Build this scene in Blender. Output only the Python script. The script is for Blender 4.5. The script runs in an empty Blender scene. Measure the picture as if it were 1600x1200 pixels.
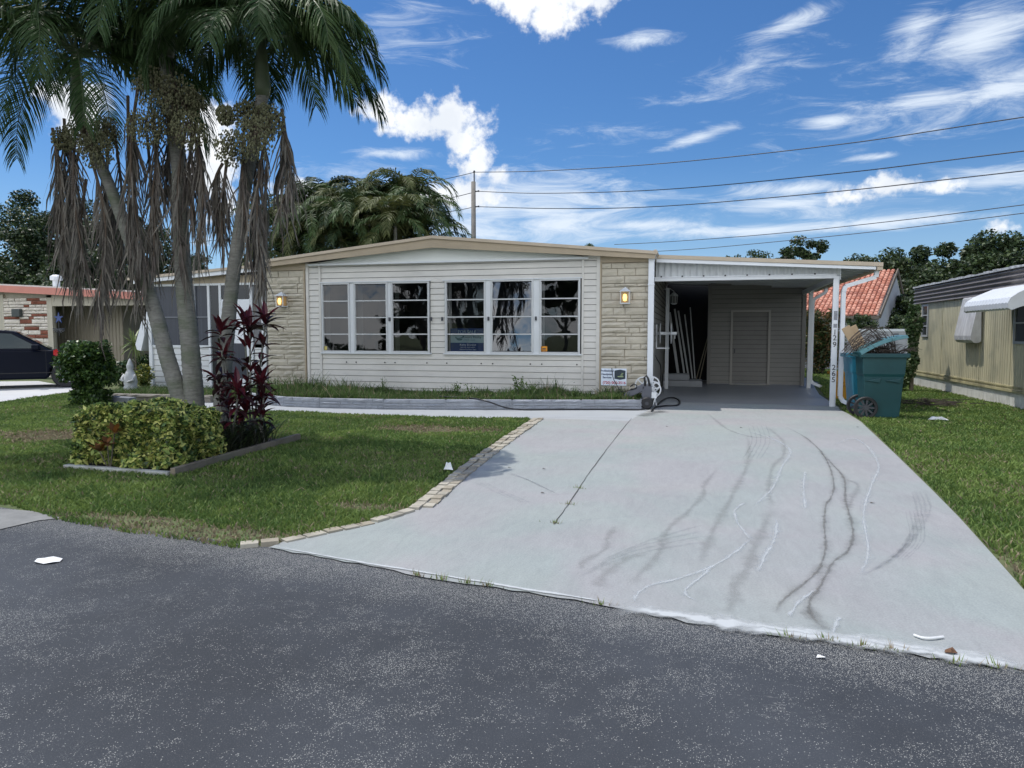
import bpy, math, random
import numpy as np
from mathutils import Vector, Matrix
R = math.radians
PI = math.pi
scene = bpy.context.scene
C = scene.collection

# ------------------------------------------------------------------ camera
CAM_H, FPX, YAW, PITCH = 1.45, 1110.0, R(14.15), math.atan(79/1110)
cam_d = bpy.data.cameras.new("camera")
cam = bpy.data.objects.new("camera", cam_d)
C.objects.link(cam)
cam.location = (0, 0, CAM_H)
cam.rotation_euler = (R(90)-PITCH, 0, YAW)
cam_d.sensor_width = 36
cam_d.lens = FPX*36/1600
cam_d.clip_start = 0.05
cam_d.clip_end = 2000
scene.camera = cam

def ray(x, y):
    u = (x-800)/FPX; v = -(y-600)/FPX
    f = Vector((-math.sin(YAW)*math.cos(PITCH), math.cos(YAW)*math.cos(PITCH), -math.sin(PITCH)))
    r = Vector((math.cos(YAW), math.sin(YAW), 0))
    w = Vector((-math.sin(YAW)*math.sin(PITCH), math.cos(YAW)*math.sin(PITCH), math.cos(PITCH)))
    return f + r*u + w*v
def G(x, y, z=0.0):                       # measured point of the photo on the ground
    d = ray(x, y); s = (z-CAM_H)/d.z
    return Vector((d.x*s, d.y*s, z))
def W(x, y, Y):                           # ... on a plane Y = const
    d = ray(x, y); s = Y/d.y
    return Vector((d.x*s, Y, CAM_H+d.z*s))
def WX(x, y, X):                          # ... on a plane X = const
    d = ray(x, y); s = X/d.x
    return Vector((X, d.y*s, CAM_H+d.z*s))

# ------------------------------------------------------------------ light
SUN_DIR = Vector((0.37, -0.17, -0.91)).normalized()      # the way the light travels
SUN_EL = math.asin(-SUN_DIR.z)
to_sun = -SUN_DIR
SUN_AZ = math.atan2(to_sun.x, to_sun.y)
sun_d = bpy.data.lights.new("sun", 'SUN')
sun_d.energy = 3.1
sun_d.angle = R(0.55)
sun_d.color = (1.0, 0.96, 0.9)
sun = bpy.data.objects.new("sun", sun_d)
C.objects.link(sun)
sun.rotation_euler = SUN_DIR.to_track_quat('-Z', 'Y').to_euler()
sun.location = (0, 0, 30)

# sky: Nishita with cumulus and cirrus clouds in it
world = bpy.data.worlds.new("World")
scene.world = world
world.use_nodes = True
nt = world.node_tree
nt.nodes.clear()
def N(t, **kw):
    n = nt.nodes.new(t)
    for k, v in kw.items(): setattr(n, k, v)
    return n
def L(a, b): nt.links.new(a, b)
def M(op, a, b=None, c=None, clamp=False):
    n = N('ShaderNodeMath', operation=op); n.use_clamp = clamp
    for i, q in enumerate((a, b, c)):
        if q is None: continue
        if isinstance(q, (int, float)): n.inputs[i].default_value = q
        else: L(q, n.inputs[i])
    return n.outputs[0]
SKY_STRENGTH = 0.10
sky = N('ShaderNodeTexSky', sky_type='NISHITA')
sky.sun_disc = False
sky.sun_elevation = SUN_EL
sky.sun_rotation = SUN_AZ
sky.air_density = 1.0; sky.dust_density = 0.25; sky.ozone_density = 3.2
tc = N('ShaderNodeTexCoord')
sep = N('ShaderNodeSeparateXYZ'); L(tc.outputs['Generated'], sep.inputs[0])
az = M('ARCTAN2', sep.outputs[0], sep.outputs[1])
el = M('ARCSINE', sep.outputs[2])
def azel(x, y):
    d = ray(x, y).normalized()
    return math.atan2(d.x, d.y), math.asin(d.z)
def blob(px, py, rx, ry, tilt=0.0):
    a0, e0 = azel(px, py)
    k = 1/ (FPX*(1+((px-800)/FPX)**2)**0.75)
    ca, sa = math.cos(R(tilt)), math.sin(R(tilt))
    du = M('SUBTRACT', az, a0); dv = M('SUBTRACT', el, e0)
    u = M('ADD', M('MULTIPLY', du, ca), M('MULTIPLY', dv, sa))
    v = M('SUBTRACT', M('MULTIPLY', dv, ca), M('MULTIPLY', du, sa))
    u = M('DIVIDE', u, rx*k); v = M('DIVIDE', v, ry*k)
    d = M('SQRT', M('ADD', M('MULTIPLY', u, u), M('MULTIPLY', v, v)))
    return M('SUBTRACT', 1.0, d), v
def union(lst):
    o = lst[0]
    for q in lst[1:]: o = M('MAXIMUM', o, q)
    return o
def noise(scale, detail, rough, vec, dist=0.0):
    n = N('ShaderNodeTexNoise'); n.inputs['Scale'].default_value = scale
    n.inputs['Detail'].default_value = detail; n.inputs['Roughness'].default_value = rough
    n.inputs['Distortion'].default_value = dist
    L(vec, n.inputs['Vector']); return n.outputs['Fac']
cum = [(840,-8,92,60,0),(905,-25,90,40,0),(780,-30,50,50,0),(700,192,58,50,0),(645,190,62,38,0),(600,182,40,30,0),(715,222,36,34,0),
       (752,255,34,30,0),(778,272,30,22,0),(690,305,46,26,0),(750,305,60,22,0),(465,302,50,30,0),(325,240,60,160,0),(640,300,60,20,0),
       (1330,308,52,24,0),(1400,290,58,26,0),(1465,292,44,18,0),(1565,352,34,22,0),(120,180,60,60,0),
       (-300,150,200,90,0),(-700,60,240,120,0),(2000,200,200,80,0),(2400,60,220,100,0)]
bl = [blob(*c) for c in cum]
cmask = union([b[0] for b in bl])
fill_cloud = N('ShaderNodeMapRange', interpolation_type='SMOOTHSTEP'); L(sep.outputs[1], fill_cloud.inputs[0])      # unseen cloud added behind the camera as fill light for the facade
fill_cloud.inputs[1].default_value = -0.05; fill_cloud.inputs[2].default_value = -0.55; fill_cloud.inputs[4].default_value = 0.62
cmask = M('MAXIMUM', cmask, M('SUBTRACT', M('MULTIPLY', fill_cloud.outputs[0], 3.0), 1.2))
nf = noise(38.0, 5, 0.6, tc.outputs['Generated'])
n1 = noise(12.0, 9, 0.62, tc.outputs['Generated'])
cd = M('ADD', M('ADD', M('MULTIPLY', cmask, 1.6), M('MULTIPLY', M('SUBTRACT', n1, 0.5), 3.6)), M('MULTIPLY', M('SUBTRACT', nf, 0.5), 3.2))
cden = N('ShaderNodeMapRange', interpolation_type='SMOOTHSTEP'); L(cd, cden.inputs[0])
cden.inputs[1].default_value = 0.12; cden.inputs[2].default_value = 1.15
mp = N('ShaderNodeMapping'); L(tc.outputs['Generated'], mp.inputs[0])
mp.inputs['Scale'].default_value = (1.0, 1.0, 4.5); mp.inputs['Rotation'].default_value = (0, R(9), 0)
n2 = noise(9.0, 10, 0.70, mp.outputs[0], 0.9)
cir = [(850,325,230,70,0),(760,345,160,60,0),(870,345,190,60,0),(780,335,120,55,0),(1000,352,170,16,0),(1230,38,110,20,12),(1530,60,130,75,20),(1580,130,120,50,0),(1450,155,120,22,0),
       (1090,215,80,14,12),(1000,62,60,13,0),(1220,320,150,18,0),(1560,280,170,30,0),(1370,245,60,10,0),(1180,360,260,16,0),(1300,190,60,16,0),(1430,50,70,50,40),
       (1420,345,200,14,0),(1240,295,120,16,0),(600,240,100,12,0)]
cirm = union([blob(*c)[0] for c in cir])
wisp = union([blob(*c)[0] for c in [(1420,170,330,120,0),(1150,120,200,60,10),(1250,330,420,40,0),(560,270,200,40,0),(950,210,200,40,0),(620,60,200,60,0)]])
cirm = M('MAXIMUM', cirm, M('SUBTRACT', M('MULTIPLY', wisp, 0.62), 0.18))
ci = M('ADD', M('MULTIPLY', cirm, 1.25), M('MULTIPLY', M('SUBTRACT', n2, 0.5), 3.0))
ciden = N('ShaderNodeMapRange', interpolation_type='SMOOTHSTEP'); L(ci, ciden.inputs[0])
ciden.inputs[1].default_value = 0.05; ciden.inputs[2].default_value = 1.5
ciden.inputs[4].default_value = 0.92
# broad thin haze low over the horizon
hz = N('ShaderNodeMapRange', interpolation_type='SMOOTHSTEP'); L(el, hz.inputs[0])
hz.inputs[1].default_value = 0.24; hz.inputs[2].default_value = -0.02
hz.inputs[3].default_value = 0.0; hz.inputs[4].default_value = 0.45
# cloud tone: noise gives grey folds
n3 = noise(14.0, 5, 0.55, tc.outputs['Generated'])
tone = N('ShaderNodeMapRange'); L(n3, tone.inputs[0])
tone.inputs[1].default_value = 0.35; tone.inputs[2].default_value = 0.62
tone.inputs[3].default_value = 0.62; tone.inputs[4].default_value = 1.0
ccol = N('ShaderNodeMix', data_type='RGBA')
L(tone.outputs[0], ccol.inputs[0])
ccol.inputs[6].default_value = (0.42, 0.50, 0.62, 1); ccol.inputs[7].default_value = (0.93, 0.95, 0.98, 1)
hs = N('ShaderNodeHueSaturation'); hs.inputs['Saturation'].default_value = 1.10; hs.inputs['Value'].default_value = 0.92
L(sky.outputs[0], hs.inputs['Color'])
skys = N('ShaderNodeMix', data_type='RGBA', blend_type='MULTIPLY'); skys.inputs[0].default_value = 1
L(hs.outputs[0], skys.inputs[6]); skys.inputs[7].default_value = (0.59, 0.82, 1.04, 1)
cs = N('ShaderNodeMix', data_type='RGBA', blend_type='MULTIPLY'); cs.inputs[0].default_value = 1
L(ccol.outputs[2], cs.inputs[6]); q = 1/SKY_STRENGTH; cs.inputs[7].default_value = (q, q, q, 1)
def over(bg, fac, col):
    m = N('ShaderNodeMix', data_type='RGBA'); L(fac, m.inputs[0]); L(bg, m.inputs[6])
    if isinstance(col, tuple): m.inputs[7].default_value = col
    else: L(col, m.inputs[7])
    return m.outputs[2]
o = over(skys.outputs[2], hz.outputs[0], (0.50*q, 0.66*q, 0.85*q, 1))
o = over(o, ciden.outputs[0], (0.72*q, 0.80*q, 0.90*q, 1))
o = over(o, cden.outputs[0], cs.outputs[2])
lift = N('ShaderNodeMix', data_type='RGBA', blend_type='MULTIPLY'); lift.inputs[0].default_value = 1      # extra brightness so the unseen cloud fills the shaded front
lf = M('ADD', 1.0, M('MULTIPLY', fill_cloud.outputs[0], 1.2)); L(o, lift.inputs[6]); L(lf, lift.inputs[7]); o = lift.outputs[2]
bg = N('ShaderNodeBackground'); bg.inputs['Strength'].default_value = SKY_STRENGTH
L(o, bg.inputs['Color'])
wo = N('ShaderNodeOutputWorld'); L(bg.outputs[0], wo.inputs['Surface'])

scene.view_settings.view_transform = 'Standard'
scene.view_settings.look = 'None'
scene.view_settings.exposure = 0.22
scene.view_settings.gamma = 1
scene.render.engine = 'CYCLES'
scene.cycles.max_bounces = 6
scene.cycles.transparent_max_bounces = 16

# ------------------------------------------------------------------ materials
MATS = {}
def mat(name, col, rough=0.6, var=0.15, nscale=3.0, bump=0.0, bscale=30.0, metal=0.0, spec=0.5,
        streak=None, col2=None, col2_scale=1.5, col2_amt=0.5, trans=0.0, leafvar=None):
    if name in MATS: return MATS[name]
    m = bpy.data.materials.new(name); m.use_nodes = True
    t = m.node_tree; nn = t.nodes; lk = t.links
    b = nn['Principled BSDF']
    b.inputs['Roughness'].default_value = rough
    b.inputs['Metallic'].default_value = metal
    b.inputs['Specular IOR Level'].default_value = spec
    tcn = nn.new('ShaderNodeTexCoord')
    no = nn.new('ShaderNodeTexNoise'); no.inputs['Scale'].default_value = nscale; no.inputs['Detail'].default_value = 6
    no.inputs['Roughness'].default_value = 0.65
    if streak:
        mpn = nn.new('ShaderNodeMapping'); mpn.inputs['Scale'].default_value = streak
        lk.new(tcn.outputs['Object'], mpn.inputs[0]); lk.new(mpn.outputs[0], no.inputs['Vector'])
    else: lk.new(tcn.outputs['Object'], no.inputs['Vector'])
    mr = nn.new('ShaderNodeMapRange'); lk.new(no.outputs['Fac'], mr.inputs[0])
    mr.inputs[1].default_value = 0.28; mr.inputs[2].default_value = 0.72
    mr.inputs[3].default_value = 1-var; mr.inputs[4].default_value = 1+var
    mx = nn.new('ShaderNodeMix'); mx.data_type = 'RGBA'; mx.blend_type = 'MULTIPLY'; mx.inputs[0].default_value = 1
    mx.inputs[6].default_value = (*col, 1)
    lk.new(mr.outputs[0], mx.inputs[7])
    out = mx.outputs[2]
    if col2:
        n2_ = nn.new('ShaderNodeTexNoise'); n2_.inputs['Scale'].default_value = col2_scale; n2_.inputs['Detail'].default_value = 5
        lk.new(tcn.outputs['Object'], n2_.inputs['Vector'])
        r2 = nn.new('ShaderNodeMapRange'); lk.new(n2_.outputs['Fac'], r2.inputs[0])
        r2.inputs[1].default_value = 0.48; r2.inputs[2].default_value = 0.68; r2.inputs[4].default_value = col2_amt
        m2 = nn.new('ShaderNodeMix'); m2.data_type = 'RGBA'
        lk.new(r2.outputs[0], m2.inputs[0]); lk.new(out, m2.inputs[6]); m2.inputs[7].default_value = (*col2, 1)
        out = m2.outputs[2]
    lk.new(out, b.inputs['Base Color'])
    if bump:
        nb = nn.new('ShaderNodeTexNoise'); nb.inputs['Scale'].default_value = bscale; nb.inputs['Detail'].default_value = 4
        lk.new(tcn.outputs['Object'], nb.inputs['Vector'])
        bp = nn.new('ShaderNodeBump'); bp.inputs['Strength'].default_value = bump; bp.inputs['Distance'].default_value = 0.01
        lk.new(nb.outputs['Fac'], bp.inputs['Height']); lk.new(bp.outputs[0], b.inputs['Normal'])
    if trans:
        tr = nn.new('ShaderNodeBsdfTranslucent'); lk.new(out, tr.inputs['Color'])
        ms = nn.new('ShaderNodeMixShader'); ms.inputs[0].default_value = trans
        lk.new(b.outputs[0], ms.inputs[1]); lk.new(tr.outputs[0], ms.inputs[2])
        lk.new(ms.outputs[0], nn['Material Output'].inputs['Surface'])
    MATS[name] = m
    return m
def leafmat(name, col, rough=0.45, var=0.35, scale=2.0, tr=0.2, spec=0.4):
    return mat(name, col, rough, var, scale, trans=tr, spec=spec)

siding_m = mat('white_siding', (0.68,0.655,0.60), 0.5, 0.07, 2.2, 0.1, 18, streak=(1,1,3), col2=(0.40,0.385,0.35), col2_scale=0.9, col2_amt=0.28)
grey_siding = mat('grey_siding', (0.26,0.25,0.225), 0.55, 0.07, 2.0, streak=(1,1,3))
porch_siding = mat('porch_siding', (0.66,0.67,0.66), 0.5, 0.06, 2.0)
tan_m = mat('tan_paint', (0.44,0.355,0.245), 0.5, 0.08, 2.0, col2=(0.30,0.25,0.18), col2_scale=2.5, col2_amt=0.25)
tan_lt = mat('tan_metal_edge', (0.56,0.46,0.34), 0.45, 0.08, 3.0)
white_m = mat('white_paint', (0.72,0.74,0.75), 0.4, 0.05, 3.0, col2=(0.55,0.57,0.56), col2_amt=0.3)
white_bright = mat('white_metal_trim', (0.80,0.82,0.84), 0.35, 0.04, 3.0)
pale_m = mat('pale_gable_panel', (0.80,0.82,0.77), 0.6, 0.04, 1.0)
roof_m = mat('white_roof_coating', (0.60,0.57,0.52), 0.7, 0.1, 1.0)
stone_m = mat('cream_stone', (0.55,0.50,0.40), 0.85, 0.14, 3.0, 0.9, 16, col2=(0.42,0.38,0.30), col2_scale=6, col2_amt=0.5)
planter_m = mat('grey_painted_stone', (0.33,0.35,0.385), 0.8, 0.14, 4.0, 0.8, 28, col2=(0.22,0.23,0.25), col2_scale=7, col2_amt=0.5)
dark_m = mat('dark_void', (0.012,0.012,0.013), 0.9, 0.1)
black_m = mat('black_rubber', (0.018,0.018,0.02), 0.6, 0.2, 8)
dgrey_m = mat('dark_grey_plastic', (0.055,0.058,0.068), 0.45, 0.15, 8)
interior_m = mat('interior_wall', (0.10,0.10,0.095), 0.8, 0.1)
curtain_m = mat('white_curtain', (0.5,0.5,0.48), 0.9, 0.1)
wood_m = mat('raw_board', (0.50,0.36,0.22), 0.75, 0.12, 3.0, streak=(1,1,1))
oldwood_m = mat('weathered_timber', (0.20,0.165,0.12), 0.85, 0.3, 6.0, 0.6, 40, col2=(0.12,0.13,0.08), col2_amt=0.6)
whitewood_m = mat('pale_timber', (0.44,0.44,0.40), 0.8, 0.25, 8.0, 0.5, 40, col2=(0.18,0.18,0.14), col2_scale=3, col2_amt=0.7)
grass_blade = leafmat('grass_blade', (0.19,0.265,0.070), 0.6, 0.35, 0.9, 0.35, 0.2)
grass_dry = leafmat('grass_dry', (0.29,0.235,0.155), 0.8, 0.3, 1.2, 0.15, 0.1)
grass_dark = leafmat('grass_dark', (0.11,0.18,0.048), 0.6, 0.3, 0.7, 0.35, 0.2)
bark_palm = mat('palm_bark', (0.195,0.19,0.165), 0.92, 0.38, 6.0, 1.0, 24, streak=(1.5,1.5,7), col2=(0.09,0.115,0.06), col2_scale=3.0, col2_amt=0.75)
bark_m = mat('bark', (0.12,0.10,0.08), 0.9, 0.25, 8.0, 0.6, 30)
frond_m = leafmat('palm_leaf', (0.044,0.082,0.025), 0.6, 0.35, 2.0, 0.25, 0.3)
frond_m2 = leafmat('palm_leaf_light', (0.075,0.12,0.036), 0.6, 0.3, 2.0, 0.28, 0.3)
dead_m = mat('dead_palm_leaf', (0.19,0.17,0.14), 0.9, 0.35, 5.0, trans=0.15)
dead_m2 = mat('dead_palm_leaf_dark', (0.11,0.092,0.078), 0.9, 0.35, 5.0, trans=0.1)
shaft_m = mat('crownshaft_green', (0.085,0.11,0.055), 0.5, 0.25, 5.0)
fruit_m = mat('green_fruit', (0.15,0.148,0.075), 0.6, 0.4, 30.0)
spathe_m = mat('brown_spathe', (0.11,0.08,0.055), 0.8, 0.3, 6.0)
pole_m = mat('pole_wood', (0.20,0.185,0.165), 0.9, 0.2, 5.0)
wire_m = mat('wire', (0.05,0.05,0.055), 0.6, 0.05)
teal_m = mat('teal_plastic', (0.008,0.058,0.066), 0.42, 0.12, 3.0, col2=(0.014,0.082,0.09), col2_scale=2.2, col2_amt=0.4)
teal_lid = mat('teal_lid_plastic', (0.055,0.17,0.19), 0.4, 0.12, 3.0)
yellow_m = mat('yellow_plastic', (0.42,0.22,0.012), 0.5, 0.12, 4.0)
twig_m = mat('dry_twig', (0.055,0.042,0.035), 0.9, 0.3, 10)
navy_m = mat('navy_car_paint', (0.004,0.006,0.014), 0.35, 0.05, 2.0, spec=0.12)
chrome_m = mat('alloy', (0.45,0.46,0.48), 0.35, 0.05, 2, metal=0.7)

winframe_m = mat('window_frame_white', (0.60,0.61,0.60), 0.4, 0.05, 3.0)
def glass_mat(name, tint=(0.28,0.32,0.34), refl=0.12):
    m = bpy.data.materials.new(name); m.use_nodes = True
    t = m.node_tree; nn = t.nodes; lk = t.links; nn.clear()
    out = nn.new('ShaderNodeOutputMaterial')
    tr = nn.new('ShaderNodeBsdfTransparent'); tr.inputs[0].default_value = (*tint, 1)
    gl = nn.new('ShaderNodeBsdfGlossy'); gl.inputs['Roughness'].default_value = 0.015
    fr = nn.new('ShaderNodeFresnel'); fr.inputs[0].default_value = 1.5
    ad = nn.new('ShaderNodeMath'); ad.operation = 'ADD'; ad.inputs[1].default_value = refl
    tcn = nn.new('ShaderNodeTexCoord'); no = nn.new('ShaderNodeTexNoise'); no.inputs['Scale'].default_value = 1.6
    bp = nn.new('ShaderNodeBump'); bp.inputs['Strength'].default_value = 0.06; bp.inputs['Distance'].default_value = 0.05
    lk.new(tcn.outputs['Object'], no.inputs['Vector']); lk.new(no.outputs['Fac'], bp.inputs['Height'])
    lk.new(bp.outputs[0], gl.inputs['Normal'])
    mx = nn.new('ShaderNodeMixShader')
    lk.new(fr.outputs[0], ad.inputs[0]); lk.new(ad.outputs[0], mx.inputs[0])
    lk.new(tr.outputs[0], mx.inputs[1]); lk.new(gl.outputs[0], mx.inputs[2]); lk.new(mx.outputs[0], out.inputs['Surface'])
    MATS[name] = m
    return m
glass_m = glass_mat('window_glass', (0.35,0.38,0.39), 0.05)
glass_br = glass_mat('window_glass_bright', (0.30,0.33,0.34), 0.13)
carglass_m = glass_mat('car_glass', (0.05,0.06,0.06), 0.15)
def emit_mat(name, col, s):
    m = bpy.data.materials.new(name); m.use_nodes = True
    b = m.node_tree.nodes['Principled BSDF']
    b.inputs['Base Color'].default_value = (*col, 1); b.inputs['Emission Color'].default_value = (*col, 1)
    b.inputs['Emission Strength'].default_value = s
    return m

# ------------------------------------------------------------------ mesh helpers
class MB:
    def __init__(s, T=None): s.v = []; s.f = []; s.mi = []; s.uv = None; s.T = T
    def add(s, vs, fs, mi=0):
        n = len(s.v)
        if s.T is not None: vs = [s.T @ Vector(q) for q in vs]
        s.v.extend([tuple(q) for q in vs]); s.f.extend([tuple(n+i for i in f) for f in fs]); s.mi.extend([mi]*len(fs))
    def box(s, x0, y0, z0, x1, y1, z1, mi=0):
        x0, x1 = min(x0,x1), max(x0,x1); y0, y1 = min(y0,y1), max(y0,y1); z0, z1 = min(z0,z1), max(z0,z1)
        s.add([(x0,y0,z0),(x1,y0,z0),(x1,y1,z0),(x0,y1,z0),(x0,y0,z1),(x1,y0,z1),(x1,y1,z1),(x0,y1,z1)],
              [(0,3,2,1),(4,5,6,7),(0,1,5,4),(1,2,6,5),(2,3,7,6),(3,0,4,7)], mi)
    def bar(s, a, b, w, h, up=(0,0,1), mi=0):
        a = Vector(a); b = Vector(b); d = (b-a).normalized(); u = Vector(up)
        sd = d.cross(u)
        if sd.length < 1e-4: sd = d.cross(Vector((1,0,0)))
        sd.normalize(); u = sd.cross(d).normalized()
        vs = []
        for p in (a, b):
            for (i, j) in ((-1,-1),(1,-1),(1,1),(-1,1)): vs.append(p + sd*i*w/2 + u*j*h/2)
        s.add(vs, [(0,3,2,1),(4,5,6,7),(0,1,5,4),(1,2,6,5),(2,3,7,6),(3,0,4,7)], mi)
    def tube(s, pts, rad, n=8, mi=0, caps=True):
        pts = [Vector(p) for p in pts]
        if isinstance(rad, (int, float)): rad = [rad]*len(pts)
        vs = []; fs = []; ref = None
        for i, p in enumerate(pts):
            d = (pts[min(i+1,len(pts)-1)] - pts[max(i-1,0)])
            d = d.normalized() if d.length > 1e-9 else Vector((0,0,1))
            if ref is None:
                ref = d.cross(Vector((0,0,1)))
                if ref.length < 1e-2: ref = d.cross(Vector((1,0,0)))
            ref = (ref - d*ref.dot(d)).normalized()
            b2 = d.cross(ref)
            for k in range(n):
                a = 2*PI*k/n
                vs.append(p + (ref*math.cos(a) + b2*math.sin(a))*rad[i])
        for i in range(len(pts)-1):
            for k in range(n):
                k2 = (k+1) % n
                fs.append((i*n+k, i*n+k2, (i+1)*n+k2, (i+1)*n+k))
        if caps:
            fs.append(tuple(range(n-1,-1,-1))); fs.append(tuple((len(pts)-1)*n+k for k in range(n)))
        s.add(vs, fs, mi)
    def lathe(s, prof, n=16, axis='Z', c=(0,0,0), mi=0):
        vs = []; fs = []
        for (r, h) in prof:
            for k in range(n):
                a = 2*PI*k/n; x, y = r*math.cos(a), r*math.sin(a)
                p = {'Z': (x,y,h), 'Y': (x,h,y), 'X': (h,x,y)}[axis]
                vs.append((p[0]+c[0], p[1]+c[1], p[2]+c[2]))
        for i in range(len(prof)-1):
            for k in range(n):
                k2 = (k+1) % n; fs.append((i*n+k, i*n+k2, (i+1)*n+k2, (i+1)*n+k))
        s.add(vs, fs, mi)
    def prism(s, poly, d, mi=0):          # poly: list of points of one face, d: extrusion vector
        n = len(poly); d = Vector(d)
        vs = [Vector(p) for p in poly] + [Vector(p)+d for p in poly]
        fs = [tuple(range(n)), tuple(range(2*n-1, n-1, -1))] + [(i, i+n, (i+1)%n+n, (i+1)%n) for i in range(n)]
        s.add(vs, fs, mi)
    def build(s, name, mats, parent=None, smooth=False, bevel=0.0):
        me = bpy.data.meshes.new(name)
        me.from_pydata(s.v, [], s.f)
        if not isinstance(mats, (list, tuple)): mats = [mats]
        for m in mats: me.materials.append(m)
        me.polygons.foreach_set('material_index', s.mi)
        if smooth: me.polygons.foreach_set('use_smooth', [True]*len(s.f))
        if s.uv:
            ul = me.uv_layers.new(name='UVMap')
            flat = []
            for f in s.f:
                for i in f: flat.extend(s.uv[i])
            ul.data.foreach_set('uv', flat)
        me.update()
        o = bpy.data.objects.new(name, me); C.objects.link(o)
        if parent is not None: o.parent = parent
        if bevel:
            b = o.modifiers.new('bevel', 'BEVEL'); b.width = bevel; b.segments = 2; b.limit_method = 'ANGLE'; b.angle_limit = R(40)
        # recalc normals through bmesh
        return o
def tag(o, label, cat, group=None, kind=None):
    if label: o['label'] = label
    if cat: o['category'] = cat
    if group: o['group'] = group
    if kind: o['kind'] = kind
    return o
def thing(name, label, cat, loc=(0,0,0), group=None, rz=0):
    o = bpy.data.objects.new(name, None); C.objects.link(o)
    o.location = loc; o.rotation_euler = (0,0,rz); o.empty_display_size = 0.2
    return tag(o, label, cat, group)
def setlabel(o, t): o['label'] = t; return o
def structure(o): o['kind'] = 'structure'; return o
def at_origin(parent, o):                 # world-space mesh under an empty placed elsewhere
    o.matrix_parent_inverse = Matrix.Translation(-Vector(parent.location)); return o
def copy_thing(src, loc, rz=0, label=None):
    r = src.copy(); C.objects.link(r); r.location = loc; r.rotation_euler = (0,0,rz)
    if label: r['label'] = label
    for ch in list(src.children):
        c = ch.copy(); C.objects.link(c); c.parent = r
        for g in list(ch.children):
            d = g.copy(); C.objects.link(d); d.parent = c
    return r

def arrays_mesh(name, V, nper, mats, mi=None, parent=None, smooth=False):
    """V: (F*nper,3) array, every consecutive nper verts is one face"""
    me = bpy.data.meshes.new(name)
    nv = len(V); nf = nv//nper
    me.vertices.add(nv); me.vertices.foreach_set('co', V.astype(np.float32).ravel())
    me.loops.add(nv); me.loops.foreach_set('vertex_index', np.arange(nv, dtype=np.int32))
    me.polygons.add(nf); me.polygons.foreach_set('loop_start', np.arange(0, nv, nper, dtype=np.int32))
    try: me.polygons.foreach_set('loop_total', np.full(nf, nper, dtype=np.int32))
    except Exception: pass
    for m in (mats if isinstance(mats, (list, tuple)) else [mats]): me.materials.append(m)
    if mi is not None: me.polygons.foreach_set('material_index', mi.astype(np.int32))
    me.update(calc_edges=True)
    o = bpy.data.objects.new(name, me); C.objects.link(o)
    if parent is not None: o.parent = parent
    return o
def leaves(name, P, size, mats, weights, rng, parent=None, aspect=0.5, up=0.3, outward=None, zsq=1.0):
    n = len(P)
    d = rng.normal(size=(n,3)); d[:,2] *= 0.7
    d /= np.linalg.norm(d, axis=1)[:,None]
    nn = rng.normal(size=(n,3)); nn[:,2] += up*3
    if outward is not None: nn += outward*1.5
    s = np.cross(d, nn); s /= np.linalg.norm(s, axis=1)[:,None]+1e-9
    k = np.cross(s, d)
    L_ = (size*(0.6+0.8*rng.random(n)))[:,None]
    a = P - d*L_*0.5; b = P + s*L_*aspect*0.5 + k*L_*0.08; c = P + d*L_*0.5; e = P - s*L_*aspect*0.5 + k*L_*0.08
    V = np.stack([a,b,c,e], axis=1).reshape(-1,3)
    mi = rng.choice(len(mats), size=n, p=np.array(weights)/sum(weights))
    return arrays_mesh(name, V, 4, mats, mi, parent)

def clump_points(rng, n, centers, radii, flat=0.8):
    idx = rng.integers(0, len(centers), n)
    u = rng.normal(size=(n,3)); u /= np.linalg.norm(u, axis=1)[:,None]
    r = rng.random(n)**0.45
    p = centers[idx] + u*r[:,None]*radii[idx][:,None]*np.array([1,1,flat])
    return p, u

def tree(name, label, base, h, spread, th, seed, nl, lsize, mats, weights, group=None, cat='tree', K=45, trunk_r=0.2, low=0.0, flat=0.75, depth=None):
    rng = np.random.default_rng(seed)
    t = thing(name, label, cat, base, group)
    depth = depth or spread
    cen = []; rad = []
    ch = h-th
    for i in range(K):
        a = rng.random()*2*PI; e = math.asin(rng.uniform(-0.55, 1)); rr = rng.uniform(0.45, 0.95)
        x = math.cos(a)*math.cos(e)*spread*rr; y = math.sin(a)*math.cos(e)*depth*rr
        z = th + ch*0.42 + math.sin(e)*ch*0.52*rr*1.05
        cen.append((x,y,z)); rad.append(rng.uniform(0.16,0.34)*min(spread, ch)*0.75)
    cen = np.array(cen); rad = np.array(rad)
    mb = MB()
    top = (0, 0, th+ch*0.4)
    mb.tube([(0,0,-0.05),(0.02*h,0.01*h,th*0.5),(0,0,th),top], [trunk_r*1.25,trunk_r,trunk_r*0.85,trunk_r*0.35], 8)
    for i in range(0, K, 3):
        c = Vector(cen[i]); s0 = Vector((0,0,th+ch*0.1*(i%4)))
        mid = s0.lerp(c, 0.5) + Vector((0,0,-0.05*h*0.5))
        mb.tube([s0, mid, c], [trunk_r*0.45, trunk_r*0.25, trunk_r*0.06], 5)
    mb.build('trunk', bark_m, t, smooth=True)
    P, u = clump_points(rng, nl, cen, rad, flat)
    leaves('crown', P, lsize, mats, weights, rng, t, 0.55, 0.3, u*0.5)
    return t

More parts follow.
